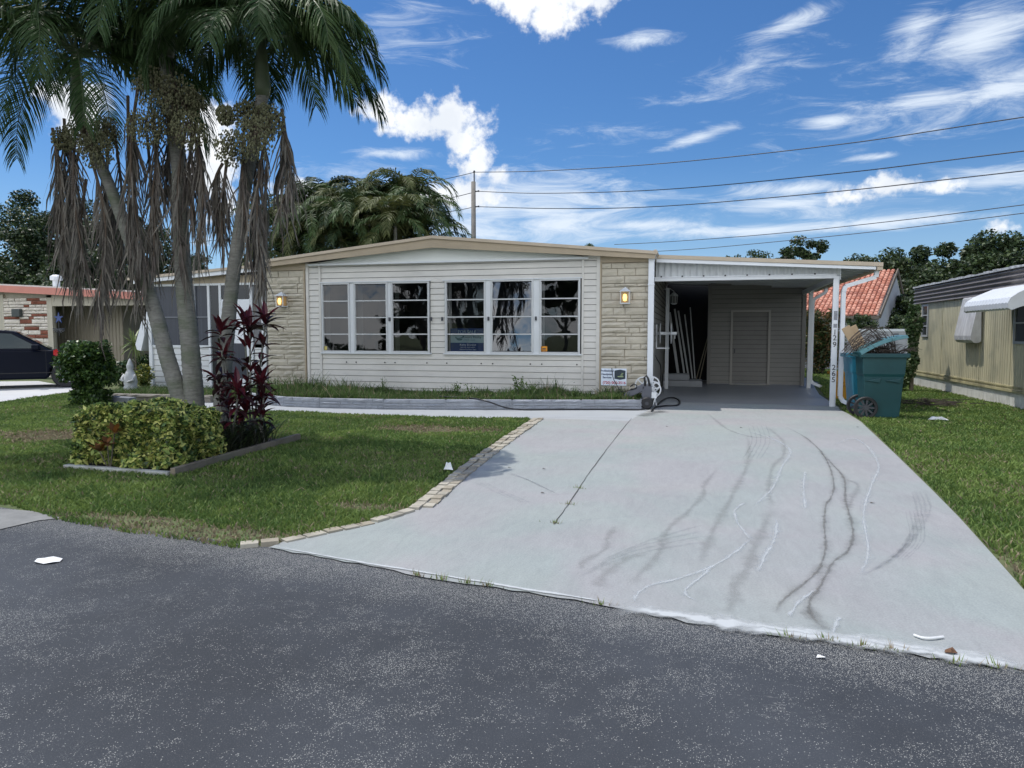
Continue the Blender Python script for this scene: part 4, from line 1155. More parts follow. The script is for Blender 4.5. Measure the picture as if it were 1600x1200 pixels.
# rock ledge left of the planter and grey block
mb = MB(); stones(mb, 0, 2.4, 0.0, 0.16, 0, random.Random(9), rows=(0.07,0.09), lens=(0.2,0.6), dep=0.05); mb.box(0,0,0,2.4,0.25,0.15)
o = mb.build('rock_ledge', mat('old_stone', (0.26,0.235,0.20), 0.9, 0.25, 6, 0.8, 25)); o.location = (-12.1,12.6,0); o.rotation_euler = (0,0,0.08)
tag(o, 'low weathered stone ledge in front of the screened porch', 'ledge')
mb = MB(); p = G(172,632); mb.prism([(p.x,p.y,0),(p.x+0.42,p.y+.05,0),(p.x+0.42,p.y+0.05,0.14),(p.x,p.y,0.16)][::-1],(0,0.2,0))
o = mb.build('concrete_block', mat('block_grey', (0.22,0.235,0.26), 0.8, 0.15, 6), bevel=0.01); tag(o, 'dull grey concrete block beside the rounded green bush', 'block')
o.location = (0.0,0,0)

# weeds: low ground cover and single plants
weed_m = leafmat('weed_leaf', (0.075,0.125,0.035), 0.6, 0.4, 4, 0.25)
def strip_weeds():
    rng = np.random.default_rng(33); n = 40000
    x = rng.uniform(-9.4,-0.95,n); t = rng.random(n)
    yf = np.interp(x, [p.x for p in pl][::-1], [p.y for p in pl][::-1])+0.11
    y = yf + (14.45-yf)*t
    hh = 0.035+0.15*vnoise(x*1.0, y*0+2.0, 2.6, 5)**1.6*(0.4+0.6*rng.random(n)); hh += 0.02
    hh *= np.where(rng.random(n)<0.05, 2.1, 1)*(0.55+0.9*vnoise(x+9, y, 1.1, 6))
    a = rng.uniform(0,2*PI,n); w_ = rng.uniform(0.003,0.008,n); la = rng.uniform(0,2*PI,n); le = rng.uniform(0.1,0.9,n)
    B = np.stack([np.cos(a)*w_, np.sin(a)*w_, 0*a],1); P = np.stack([x,y,0*x+0.15],1)
    mid = P+np.stack([np.cos(la)*le*hh*0.3, np.sin(la)*le*hh*0.3, hh*0.6],1); tip = P+np.stack([np.cos(la)*le*hh, np.sin(la)*le*hh, hh],1)
    V = np.concatenate([np.stack([P-B,P+B,mid+B,mid-B],1), np.stack([mid-B,mid+B,tip+B*.1,tip-B*.1],1)],1).reshape(-1,3)
    mi = np.repeat(rng.choice(3,n,p=[.6,.1,.3]),2)
    o = arrays_mesh('planter_weeds', V, 4, [weed_m, grass_dry, grass_dark], mi)
    tag(o, 'overgrown low weeds and grass filling the planter under the windows', 'weeds', kind='stuff')
strip_weeds()
def weed(px_, Y, h, sp_, n, label, seed, ls=0.05):
    rng = np.random.default_rng(seed); rr = random.Random(seed)
    x = W(px_,600,Y).x
    t = thing('weed_plant', label, 'weed', (x,Y,0.15), 'weeds in the planter')
    mb = MB(); P = []
    for k in range(6):
        a = rr.uniform(0,2*PI); tp = Vector((math.cos(a)*sp_*rr.uniform(.3,1), math.sin(a)*sp_*0.5*rr.random(), h*rr.uniform(.6,1)))
        mb.tube([(0,0,0), tp*0.5+Vector((0,0,h*0.1)), tp], [0.005,0.004,0.002], 4)
        for i in range(n//6): P.append(tp*rr.uniform(0.3,1)+Vector((rr.gauss(0,.03),rr.gauss(0,.03),rr.gauss(0,.03))))
    mb.build('stem', weed_m, t)
    leaves('foliage', np.array(P), ls, [weed_m, grass_dark], [1,1], rng, t, 0.5)
weed(712,13.3,0.34,0.12,110,'bushy dark weed left of the second window group',1)
weed(735,13.35,0.34,0.10,70,'thin upright weed below the real estate sign window',2)
weed(812,13.5,0.50,0.20,200,'tallest leafy weed in the planter below the fifth window',3)
weed(832,13.5,0.34,0.12,90,'low leafy weed just right of the tallest planter weed',4)
weed(500,13.1,0.40,0.12,90,'spindly weed at the left edge of the white siding',5,0.03)
weed(597,13.2,0.42,0.12,80,'spindly grassy weed below the second window',6,0.03)
weed(900,13.6,0.30,0.12,80,'small weed below the sixth window near the stone panel',7,0.04)
weed(760,13.4,0.20,0.16,110,'spreading low weed between the fourth and fifth windows',8,0.05)

# ------------------------------------------------------------------ signs
navy_sign = mat('navy_sign', (0.01,0.045,0.17), 0.5, 0.05); pale_sign = mat('pale_sign', (0.42,0.55,0.58), 0.5, 0.05); white_ink = mat('white_ink', (0.75,0.8,0.82), 0.5, 0.02)
YG = YW+0.035
a = W(704,553,YG); b = W(756,513,YG)
fs = thing('for_sale_sign', 'navy blue FOR SALE sign with a pale band behind the fourth window', 'sign', ((a.x+b.x)/2,YG,a.z))
wS, hS = b.x-a.x, b.z-a.z
mb = MB(); mb.box(-wS/2,0,0,wS/2,0.006,hS); mb.build('board', navy_sign, fs)
mb = MB(); mb.box(-wS/2,-0.0025,hS*0.44,wS/2,-0.0005,hS*0.76); mb.build('pale_band', pale_sign, fs)
rt = (PI/2,0,0)
text(fs, 'FOR SALE', 0.095, (0,-0.003,hS*0.86), rt, pale_sign)
text(fs, 'Kathy Brandon', 0.060, (0.02,-0.003,hS*0.36), rt, white_ink, bold=0.0)
text(fs, 'REALTOR  SALES AGENT', 0.030, (0.02,-0.003,hS*0.26), rt, white_ink)
text(fs, 'Licensed Real Estate Agent', 0.034, (0.02,-0.003,hS*0.18), rt, white_ink)
dk = mat('dark_ink', (0.02,0.03,0.05), 0.5, 0.02)
text(fs, 'Riviera Realty', 0.075, (0.11,-0.0035,hS*0.655), rt, dk, bold=0.0)
text(fs, 'of the Palm Coast', 0.035, (0.05,-0.0035,hS*0.55), rt, mat('teal_ink', (0.06,0.16,0.16), 0.5, 0.02))
mb = MB()
mb.tube([(-0.27,-0.004,hS*0.66),(-0.20,-0.004,hS*0.60),(-0.12,-0.004,hS*0.63),(-0.07,-0.004,hS*0.70)], 0.008, 4)
mb.add([(-0.27,-0.0035,hS*0.62),(-0.20,-0.0035,hS*0.53),(-0.13,-0.0035,hS*0.53),(-0.09,-0.0035,hS*0.60),(-0.18,-0.0035,hS*0.58)],[(0,1,2,3,4)])
mb.build('logo', mat('teal_ink', (0,0,0)), fs)
mb = MB(); mb.box(0.0,-0.0025,0.02,wS/2-0.02,-0.0005,0.055); mb.build('footer_bar', mat('teal_bar', (0.02,0.16,0.26), 0.5, 0.05), fs)

a = W(939,602,13.95); b = W(979,576,13.95)
hs_ = thing('yard_sign', 'white corrugated yard sign with dark blue lines and red phone number by the stone panel', 'sign', ((a.x+b.x)/2,13.95,0.15))
wS, z0_, z1_ = b.x-a.x, a.z-0.15, b.z-0.15; hS = z1_-z0_
mb = MB(); mb.box(-wS/2,0,z0_,wS/2,0.008,z1_); mb.build('board', mat('sign_white', (0.68,0.75,0.84), 0.5, 0.03), hs_)
mb = MB(); 
for s_ in (-1,1): mb.tube([(s_*0.15,0.014,-0.1),(s_*0.15,0.014,z0_+0.1)],0.004,5)
mb.build('wire_stake', dgrey_m, hs_)
blue_ink = mat('navy_ink', (0.01,0.03,0.10), 0.5, 0.02); red_ink = mat('red_ink', (0.45,0.02,0.05), 0.5, 0.02)
text(hs_, 'Professional', 0.052, (-wS*0.26,-0.003,z0_+hS*0.86), rt, blue_ink, bold=0.0012)
text(hs_, 'Handyman', 0.052, (-wS*0.26,-0.003,z0_+hS*0.66), rt, blue_ink, bold=0.0012)
text(hs_, 'Services', 0.052, (-wS*0.26,-0.003,z0_+hS*0.47), rt, blue_ink, bold=0.0012)
text(hs_, '(720) 000-3516', 0.072, (0.01,-0.003,z0_+hS*0.16), rt, red_ink, bold=0.0012)
mb = MB(); c0 = wS*0.03; c1 = wS*0.46
mb.add([(c0,-0.002,z0_+hS*0.40),(wS*0.25,-0.002,z0_+hS*0.34),(c1,-0.002,z0_+hS*0.40),(c1,-0.002,z0_+hS*0.88),(wS*0.25,-0.002,z0_+hS*0.94),(c0,-0.002,z0_+hS*0.88)],[(0,1,2,3,4,5)])
em = mb.build('emblem', mat('emblem_dark', (0.02,0.035,0.05), 0.5, 0.3, 30), hs_)
mb = MB(); mb.box(c0+0.06,-0.005,z0_+hS*0.50,c1-0.04,-0.003,z0_+hS*0.56); mb.add([(c0+0.1,-0.004,z0_+hS*0.6),(c1-0.05,-0.004,z0_+hS*0.6),(c1-0.08,-0.004,z0_+hS*0.74),(c0+0.18,-0.004,z0_+hS*0.74)],[(0,1,2,3)])
mb.build('emblem_inlay', mat('emblem_green', (0.30,0.38,0.20), 0.5, 0.3, 30), em)

# ------------------------------------------------------------------ pressure washer, hose reels, cables
mg = mat('machine_grey', (0.10,0.105,0.125), 0.4, 0.15, 8)
P0 = G(1012,640)
pwm = thing('pressure_washer', 'grey and black pressure washer leaning at the right end of the planter wall', 'pressure washer', (P0.x,P0.y,0.012))
def l2(px_, py_, Y=P0.y): 
    q_ = W(px_, py_, Y); return Vector((q_.x-P0.x, 0, q_.z-0.012))
mb = MB()
mb.prism([l2(*p) for p in [(1003,600),(1017,601),(1019,628),(1006,630),(1002,618)]][::-1], (0,0.22,0)); 
mb.build('body', mg, pwm, bevel=0.02)
mb = MB()
mb.prism([l2(*p) for p in [(975,615),(1003,600),(1008,606),(1003,612),(984,621),(974,623)]][::-1], (0,0.12,0)); mb.build('gun_housing', mg, pwm, bevel=0.015)
mb = MB(); c_ = l2(1011,632); mb.lathe([(0.03,-0.10),(0.10,-0.10),(0.115,-0.07),(0.115,0.0),(0.10,0.03),(0.03,0.03)], 20, 'Y', c=(c_.x,0,0.115)); mb.build('wheel', black_m, pwm, smooth=False)
mb = MB(); mb.lathe([(0.0,-0.105),(0.035,-0.105),(0.035,-0.098)], 14, 'Y', c=(c_.x,0,0.115)); mb.build('hub', dgrey_m, pwm)
mb = MB(); mb.tube([l2(1008,603),l2(1007,590),l2(1010,587),l2(1013,592),l2(1015,603)], 0.02, 8); mb.tube([l2(985,604),l2(990,600),l2(995,602),l2(994,607),l2(985,609)],0.014,8); mb.build('handle', black_m, pwm, smooth=True)
mb = MB(); mb.box(*l2(1018,622),*(l2(1026,613)+Vector((0,0.1,0)))); mb.tube([l2(1016,625),l2(1020,633),l2(1024,622)],0.015,6); mb.build('nozzle', white_m, pwm)
# white reel cart
Pc = P0 + Vector((0.05,0.30,0))
rc = thing('hose_reel_cart', 'white hose reel with spoked wheels behind the pressure washer', 'hose reel', (Pc.x,Pc.y,0.012))
def l3(px_, py_): 
    q_ = W(px_, py_, Pc.y); return Vector((q_.x-Pc.x, 0, q_.z-0.012))
for (px_, py_, r_) in ((1005,601,.16),(1018,601,.16),(1020,608,.165)):
    c_ = l3(px_, py_); yy = {1005:0.0,1018:0.10,1020:-0.06}[px_]
    mb = MB(); mb.lathe([(r_-0.025,-0.012+yy),(r_,-0.012+yy),(r_,0.012+yy),(r_-0.025,0.012+yy),(r_-0.025,-0.012+yy)], 28, 'Y', c=tuple(c_))
    mb.lathe([(0,-0.012+yy),(0.04,-0.012+yy),(0.04,0.012+yy),(0,0.012+yy)], 14, 'Y', c=tuple(c_))
    for k in range(6):
        a = k*PI/3+0.3; mb.bar(c_+Vector((math.cos(a)*0.035,yy,math.sin(a)*0.035)), c_+Vector((math.cos(a)*(r_-0.02),yy,math.sin(a)*(r_-0.02))), 0.022, 0.016, up=(0,1,0))
    mb.build('reel_disc', white_m, rc)
mb = MB(); c_ = l3(1018,606); mb.tube([c_+Vector((0,-.1,0)), c_+Vector((0,.2,0))], 0.03, 8); mb.tube([c_+Vector((0,0.13,0)), Vector((c_.x-0.12,0.13,0))],0.015,6); mb.tube([c_+Vector((0,0.13,0)), Vector((c_.x+0.1,0.13,0))],0.015,6)
mb.build('stand', white_m, rc)
# wall mounted reel
wr = thing('wall_hose_reel', 'white wall mounted hose reel on the house side wall inside the carport', 'hose reel', (xR,16.3,1.45))
for dx in (0.10,0.34):
    mb = MB(); mb.lathe([(0.0,dx-0.008),(0.22,dx-0.008),(0.235,dx),(0.22,dx+0.008),(0,dx+0.008)], 28, 'X'); mb.build('reel_disc', white_m, wr)
mb = MB(); mb.tube([(0.0,0,0),(0.46,0,0)],0.035,10); mb.bar((0.42,0,0),(0.42,0,-0.12),0.03,0.012); mb.bar((0.02,0,-0.33),(0.30,0,-0.33),0.08,0.03); mb.bar((0.02,0,-0.33),(0.02,0,0.2),0.08,0.03,up=(1,0,0)); mb.build('axle_bracket', white_m, wr)
hm = mat('black_hose', (0.012,0.012,0.014), 0.35, 0.1)
def smooth_pts(P, k=8):
    P = [Vector(p) for p in P]; out = []
    for i in range(len(P)-1):
        p0 = P[max(i-1,0)]; p1 = P[i]; p2 = P[i+1]; p3 = P[min(i+2,len(P)-1)]
        for j in range(k):
            t = j/k; out.append(0.5*((2*p1)+(p2-p0)*t+(2*p0-5*p1+4*p2-p3)*t*t+(3*p1-p0-3*p2+p3)*t**3))
    return out+[P[-1]]
def gw(px_, py_, Y): return W(px_, py_, Y)
mb = MB()
pts = [Vector((-4.9,13.2,0.21)), Vector((-4.1,12.95,0.215)), Vector((-3.7,12.75,0.18)), Vector((-3.2,12.82,0.04)), Vector((-2.4,13.1,0.026)), Vector((-1.6,13.32,0.026)), Vector((-0.95,13.42,0.026)), Vector((-0.8,13.5,0.05))]
mb.tube(smooth_pts(pts), 0.014, 8)
o = mb.build('garden_hose', hm, smooth=True); tag(o, 'thin black hose running over and along the foot of the planter wall', 'hose')
mb = MB()
pts = [G(1018,642,0.03), G(1030,630,0.03), G(1042,622,0.03), G(1055,622,0.03), G(1062,627,0.03), G(1058,633,0.03), G(1040,634,0.03), G(1024,636,0.03)]
mb.tube(smooth_pts(pts), 0.016, 8)
o = mb.build('electric_cable', hm, smooth=True); tag(o, 'thick black cord looped on the concrete right of the pressure washer', 'cord')
mb = MB()
pts = [W(956,575,13.9), W(958,590,13.85), W(964,602,13.8), W(972,612,13.75), W(985,609,13.7)]
mb.tube(smooth_pts(pts), 0.008, 6)
o = mb.build('thin_cable', hm, smooth=True); tag(o, 'thin black cable hanging across the white yard sign', 'cable')
mb = MB()
pts = [W(1021,550,16.0), W(1026,560,16), W(1032,572,15.8), W(1032,592,15.3), W(1027,608,14.6), G(1020,628,0.05)]
mb.tube(smooth_pts(pts), 0.011, 6)
o = mb.build('supply_hose', hm, smooth=True); tag(o, 'black supply hose dropping from the wall mounted reel to the ground', 'hose')

# boards leaning in the recess and hanging lantern
bm_ = mat('white_board', (0.42,0.43,0.42), 0.6, 0.15, 4)
for i, (xa_, xb_, za, lab, th_) in enumerate([(-0.62,-0.35,2.05,'leftmost wide white board leaning in the dark recess by the steps',0.07),(-0.48,-0.18,2.15,'second white board from the left leaning in the dark recess',0.05),
        (-0.38,-0.05,2.1,'third white board from the left leaning in the dark recess',0.045),(-0.20,0.05,2.0,'fourth narrow board leaning in the dark recess',0.035),(-0.05,0.12,2.2,'fifth and rightmost upright board in the dark recess',0.03)]):
    mb = MB(); y_ = 20.75+0.07*i
    mb.bar((xb_,y_-0.15,0.33 if i < 2 else 0.17),(xa_,y_+0.12,za),th_,0.02,up=(0,1,0))
    o = mb.build('leaning_board', bm_); tag(o, lab, 'board', 'boards leaning in the recess')
for i, (xa_, xb_) in enumerate([(0.46,0.12),(0.47,0.22)]):
    mb = MB(); mb.bar((xb_,20.8+.06*i,0.02),(xa_,21.0+.06*i,1.4-0.15*i),0.025,0.02,up=(0,1,0)); o = mb.build('leaning_stick', oldwood_m)
    tag(o, ['longer thin brown stick leaning against the storage wall corner','shorter thin brown stick right beside the longer one'][i], 'stick', 'sticks in the recess')
p = W(1053,468,20.2)
hl = thing('carport_lantern', 'small unlit white lantern on the house side wall above the steps', 'lantern', tuple(p))
mb = MB(); mb.lathe([(0.0,0.22),(0.02,0.20),(0.10,0.13),(0.11,0.10),(0.03,0.10)], 8); mb.lathe([(0.03,-0.14),(0.08,-0.12),(0.08,-0.10),(0.0,-0.10)], 8); mb.tube([(0,0,0.22),(-0.1,0,0.3),(-0.3,0,0.28)],0.012,6)
for k in range(6): a = k*PI/3; mb.tube([(math.cos(a)*.08,math.sin(a)*.08,-.11),(math.cos(a)*.1,math.sin(a)*.1,.11)],0.006,4)
mb.build('lantern_cage', white_m, hl)
mb = MB(); mb.lathe([(0.0,-.1),(0.065,-0.1),(0.085,0.1),(0,0.1)], 8); mb.build('lantern_glass', mat('grey_glass', (0.2,0.2,0.2), 0.2, 0.05), hl)

# ------------------------------------------------------------------ trash bins
def cart(name, label, cat, loc, rz, w0, w1, d0_, d1_, h, m, lidm, lid_ang, grp, wheels=True):
    t = thing(name, label, cat, loc, grp, rz)
    mb = MB()
    def ring(wx, dy, z): return [(-wx,-dy,z),(wx,-dy,z),(wx,dy,z),(-wx,dy,z)]
    levels = [(w0,d0_,0.0),(w0+(w1-w0)*.6,d0_+(d1_-d0_)*.6,h*0.62),(w0+(w1-w0)*.62+0.012,d0_+(d1_-d0_)*.62+0.012,h*0.66),(w1,d1_,h*0.92)]
    vs = []; fs = []
    for l_ in levels: vs += ring(*l_)
    # inner
    vs += ring(w1-0.02,d1_-0.02,h*0.92); vs += ring(w0-0.02,d0_-0.02,0.1)
    for i in range(len(levels)-1):
        for k in range(4): fs.append((i*4+k, i*4+(k+1)%4, (i+1)*4+(k+1)%4, (i+1)*4+k))
    fs.append((3,2,1,0)); b = (len(levels)-1)*4
    for k in range(4): fs.append((b+k, b+(k+1)%4, b+4+(k+1)%4, b+4+k)); fs.append((b+4+k, b+4+(k+1)%4, b+8+(k+1)%4, b+8+k))
    fs.append((b+8,b+9,b+10,b+11))
    mb.add(vs, fs)
    mb.build('body', m, t, bevel=0.025)
    mb = MB(); r0 = h*0.90
    for (a, b_, c, e) in ((-w1-0.04,-d1_-0.04,w1+0.04,-d1_),(-w1-0.04,d1_,w1+0.04,d1_+0.04),(-w1-0.04,-d1_,-w1,d1_),(w1,-d1_,w1+0.04,d1_)): mb.box(a,b_,r0,c,e,r0+0.07)
    for s_ in (-0.6,0.55): mb.prism([(w0*s_-0.12,-d0_-0.055,h*0.56),(w0*s_+0.12,-d0_-0.055,h*0.60),(w0*s_+0.1,-d0_-0.055,h*0.53)],(0,0.06,0))
    mb.build('rim', m, t, bevel=0.008)
    if wheels:
        for s_ in (-1,1):
            mb = MB(); r_ = 0.19; y_ = s_*(d0_+0.05)
            mb.lathe([(0.14,y_-0.03),(r_-0.01,y_-0.035),(r_,y_-0.02),(r_,y_+0.02),(r_-0.01,y_+0.035),(0.14,y_+0.03),(0.14,y_-0.03)], 26, 'Y', c=(-w0-0.0,0,r_))
            wh = mb.build('wheel', black_m, t)
            mb = MB()
            mb.lathe([(0,y_-0.03),(0.045,y_-0.03),(0.045,y_+0.03),(0,y_+0.03)], 12, 'Y', c=(-w0,0,r_))
            for k in range(9):
                a = k*2*PI/9; mb.bar((-w0+math.cos(a)*.04,y_,r_+math.sin(a)*.04),(-w0+math.cos(a)*.145,y_,r_+math.sin(a)*.145),0.03,0.03,up=(0,1,0))
            mb.build('hub', dgrey_m, wh)
        mb = MB(); mb.tube([(-w1-0.10,-d1_+0.1,h*0.93),(-w1-0.10,d1_-0.1,h*0.93)],0.016,8)
        for s_ in (-1,1): mb.bar((-w1-0.10,s_*(d1_-0.1),h*0.93),(-w1,s_*(d1_-0.1),h*0.93),0.03,0.03)
        mb.build('handle', m, t)
    if lidm:
        mb = MB(); nL = 8; L_ = 2*w1+0.08; top = []; 
        c, s_ = math.cos(lid_ang), math.sin(lid_ang)
        vs = []; fs = []
        for i in range(nL+1):
            u = L_*i/nL; zz = 0.05*math.sin(PI*i/nL)+0.01
            for (dy, dz_) in ((-d1_-0.05,-0.05),(-d1_-0.03,0),(d1_+0.03,0),(d1_+0.05,-0.05)):
                x_ = u*c-(zz+dz_)*s_; z_ = u*s_+(zz+dz_)*c
                vs.append((-w1-0.04+x_, dy, h*0.97+z_))
        for i in range(nL):
            for k in range(3): fs.append((i*4+k,(i+1)*4+k,(i+1)*4+k+1,i*4+k+1))
        for q_ in (0,nL): fs.append(tuple(q_*4+k for k in range(4)))
        mb.add(vs, fs); o_ = mb.build('lid', lidm, t); sd_ = o_.modifiers.new('thick','SOLIDIFY'); sd_.thickness = 0.012
        mb = MB(); u = L_-0.08
        mb.bar((-w1-0.04+u*c-0.07*s_, -0.08, h*0.97+u*s_+0.06*c), (-w1-0.04+u*c-0.07*s_, 0.08, h*0.97+u*s_+0.06*c), 0.04, 0.02); mb.build('lid_grip', dgrey_m, t)
    return t
bp_ = G(1372,655)
cart('wheeled_bin', 'large teal wheeled bin with propped lid, heaped with dry branches', 'bin', (bp_.x+.06,bp_.y+0.24,0.0), 0.03, 0.27,0.345,0.19,0.24,1.16,teal_m,teal_lid,R(22),'teal wheeled bins')
cart('wheeled_bin', 'second teal wheeled bin without a visible lid, half hidden behind the first', 'bin', (bp_.x+0.12,bp_.y+1.42,0.0), 0.05, 0.27,0.36,0.25,0.32,1.12,mat('teal_plastic_light',(0.02,0.17,0.25),0.4,0.1),None,0,'teal wheeled bins',False)
yb = G(1326,634)
cart('storage_tote', 'small yellow bin standing behind the carport post and teal bins', 'bin', (yb.x+0.12,yb.y+1.3,0.0), 0.1, 0.16,0.22,0.16,0.2,0.62,yellow_m,None,0,None,False)
for i, (pa, pb, w_) in enumerate((((1321,511),(1357,575),0.15),((1333,509),(1364,568),0.10))):
    mb = MB(); Y_ = bp_.y+1.15+0.04*i; mb.bar(W(*pb,Y_), W(*pa,Y_-0.05), w_, 0.02, up=(0,1,0))
    o = mb.build('loose_board', wood_m); tag(o, ['wide pale raw board leaning out of the rear teal bin', 'narrower raw board behind the wide one in the rear teal bin'][i], 'board', 'boards in the rear bin')
# branches
rnd = random.Random(12); mb = MB()
cx_, cy_ = bp_.x+0.06, bp_.y+0.24
for i in range(150):
    a = rnd.uniform(0,2*PI); p = Vector((cx_+rnd.uniform(-.28,.28), cy_+rnd.uniform(-.17,.17), 1.00)); d = Vector((math.cos(a)*0.7, math.sin(a)*0.5, rnd.uniform(0.4,1.3))).normalized(); pts = [p.copy()]
    for k in range(6):
        p = p + d*rnd.uniform(0.06,0.11); d = (d+Vector((rnd.uniform(-.25,.25),rnd.uniform(-.2,.2),-0.30))).normalized()
        if p.z < 1.14 and (abs(p.x-cx_) > 0.35 or abs(p.y-cy_) > 0.22): break
        pts.append(p.copy())
    if len(pts) > 1: mb.tube(pts, [0.007-0.0009*k for k in range(len(pts))], 4)
for i in range(30):      # the arch of long twigs on the left
    y_ = cy_+rnd.uniform(-.16,.16); s_ = rnd.uniform(-.16,.14); h_ = rnd.uniform(0.10,0.46)
    pts = [Vector((cx_+0.10+s_,y_,1.1)), Vector((cx_+0.05+s_,y_,1.1+h_*.8)), Vector((cx_-0.12+s_,y_,1.16+h_)), Vector((cx_-0.33+s_,y_,1.08+h_*.8)), Vector((cx_-0.45+s_+rnd.uniform(-.05,.05),y_,1.0+h_*.5))]
    mb.tube(smooth_pts(pts,4), rnd.uniform(.003,.006), 4)
o = mb.build('branch_heap', twig_m); tag(o, 'tangle of dry brown branches piled in the front teal bin', 'branches')
rng = np.random.default_rng(9)
mb = MB(); c_ = G(1452,636)
for i in range(70):
    p = Vector((c_.x+rnd.gauss(0,.28), c_.y+rnd.gauss(0,.2), 0.03+rnd.random()*0.12)); a = rnd.gauss(0.2,0.6); d = Vector((math.cos(a),math.sin(a),rnd.uniform(-.1,.25))); mb.tube([p,p+d*.12,p+d*.3+Vector((0,0,-.02))],[.008,.006,.003],4)
o = mb.build('cut_twigs', twig_m); tag(o, 'low heap of cut twigs lying on the grass right of the teal bin', 'branches')

# vine column at the corner of the beige home
vine = thing('vine_column', 'tall column of climbing vine leaves at the corner of the beige home', 'vine', (W(1424,600,19.6).x,19.6,0))
mb = MB(); mb.box(-0.04,-0.04,0,0.04,0.04,1.9); mb.build('support_post', oldwood_m, vine)
n = 3200; t_ = rng.random(n); a = rng.uniform(0,2*PI,n); r_ = (0.17+0.07*np.sin(t_*9))*rng.random(n)**0.5; r_ *= np.where(t_<0.28, 1.8-t_*2.5, 1.0)*np.where(t_>0.85,0.6,1)
lean_ = np.where(t_<0.35, -(0.35-t_)*1.6, 0)
P = np.stack([np.cos(a)*r_+lean_, np.sin(a)*r_, t_*2.15],1)
vl = leafmat('vine_leaf', (0.06,0.105,0.035), 0.4, 0.4, 6, 0.2)
vld = leafmat('vine_leaf_pale', (0.20,0.24,0.13), 0.4, 0.3, 6, 0.2)
leaves('foliage', P, 0.085, [vl, frond_m, vld], [3,2,1], rng, vine, 0.75, 0.1, np.stack([np.cos(a),np.sin(a),a*0],1))

# ------------------------------------------------------------------ beige mobile home on the right
XM = 6.07; Y0, Y1 = 8.0, 22.1
nh = thing('neighbour_home', 'beige ribbed metal mobile home with brown roof band and white skirting on the right', 'house', (XM,15,0))
beige = mat('beige_metal', (0.50,0.46,0.31), 0.5, 0.22, 1.6, streak=(1,2.2,0.25), col2=(0.29,0.28,0.20), col2_scale=1.6, col2_amt=0.65)
mb = MB()
def ribbed(x, ya, yb_, za, zb, pitch, dep):
    n_ = int((yb_-ya)/pitch)
    for i in range(n_):
        u = ya+(yb_-ya)*i/n_; v = ya+(yb_-ya)*(i+1)/n_; m_ = u+(v-u)*0.8
        mb.add([(x,u,za),(x,m_,za),(x,m_,zb),(x,u,zb)],[(0,1,2,3)])
        mb.add([(x,m_,za),(x+dep,(m_+v)/2,za),(x+dep,(m_+v)/2,zb),(x,m_,zb)],[(0,1,2,3)])
        mb.add([(x+dep,(m_+v)/2,za),(x,v,za),(x,v,zb),(x+dep,(m_+v)/2,zb)],[(0,1,2,3)])
ribbed(XM, Y0, Y1, 0.32, 2.28, 0.11, 0.02)
mb.box(XM+0.025,Y0,0.1,XM+3.6,Y1-0.001,2.28); mb.box(XM-0.008,Y1-0.06,0.3,XM+0.03,Y1+0.01,2.28)
for y_ in (19.9,17.45,15.9,13.2): mb.box(XM-0.012,y_-0.02,0.34,XM-0.001,y_+0.02,2.28)
at_origin(nh, mb.build('metal_wall', beige, nh))
mb = MB(); mb.box(XM-0.03,Y0,0.31,XM+0.0,Y1,0.36); mb.box(XM-0.022,Y0,0.40,XM-0.002,Y1,0.43)
at_origin(nh, mb.build('belt_trim', mat('belt_beige', (0.42,0.38,0.22), 0.6, 0.3, 4, col2=(0.10,0.09,0.06), col2_scale=2.2, col2_amt=0.7), nh))
mb = MB(); ribbed(XM+0.01, Y0, Y1, 0.02, 0.31, 0.075, 0.02)
at_origin(nh, mb.build('skirting', mat('white_skirting', (0.66,0.66,0.62), 0.5, 0.18, 2.5, streak=(1,3,.5), col2=(0.35,0.34,0.29), col2_scale=3.5, col2_amt=0.5), nh))
mb = MB(); mb.bar((XM-0.03,Y0,0.012),(XM-0.03,Y1,0.012),0.07,0.03); at_origin(nh, mb.build('base_rail', oldwood_m, nh))
# roof band: horizontal ribs
mb = MB(); nb_ = 9; za, zb = 2.26, 2.70; prof = []
for i in range(nb_*4+1):
    z_ = za+(zb-za)*i/(nb_*4); prof.append((XM-0.05-0.022*math.cos(2*PI*i/8.0), z_))
vs = []; fs = []
for y_ in (Y0, Y1+0.04):
    for (x_, z_) in prof: vs.append((x_,y_,z_))
k_ = len(prof)
for i in range(k_-1): fs.append((i,i+1,k_+i+1,k_+i))
mb.add(vs, fs); mb.box(XM-0.02,Y0,2.285,XM+3.6,Y1+0.04,2.70)
at_origin(nh, mb.build('roof_band', mat('brown_roof_band', (0.13,0.115,0.11), 0.5, 0.2, 3, col2=(0.22,0.20,0.18), col2_scale=2, col2_amt=0.5), nh, smooth=False))
mb = MB(); rnd = random.Random(2); y_ = Y0
while y_ < Y1:
    l_ = rnd.uniform(0.1,0.3); mb.box(XM-0.09,y_,2.70,XM+0.3,min(y_+l_,Y1+0.05),2.71+rnd.uniform(0.02,0.05)); y_ += l_
mb.box(XM+0.3,Y0,2.70,XM+3.6,Y1+0.04,2.78)
at_origin(nh, mb.build('roof', mat('pale_roof_flashing', (0.42,0.42,0.42), 0.6, 0.5, 9), nh))
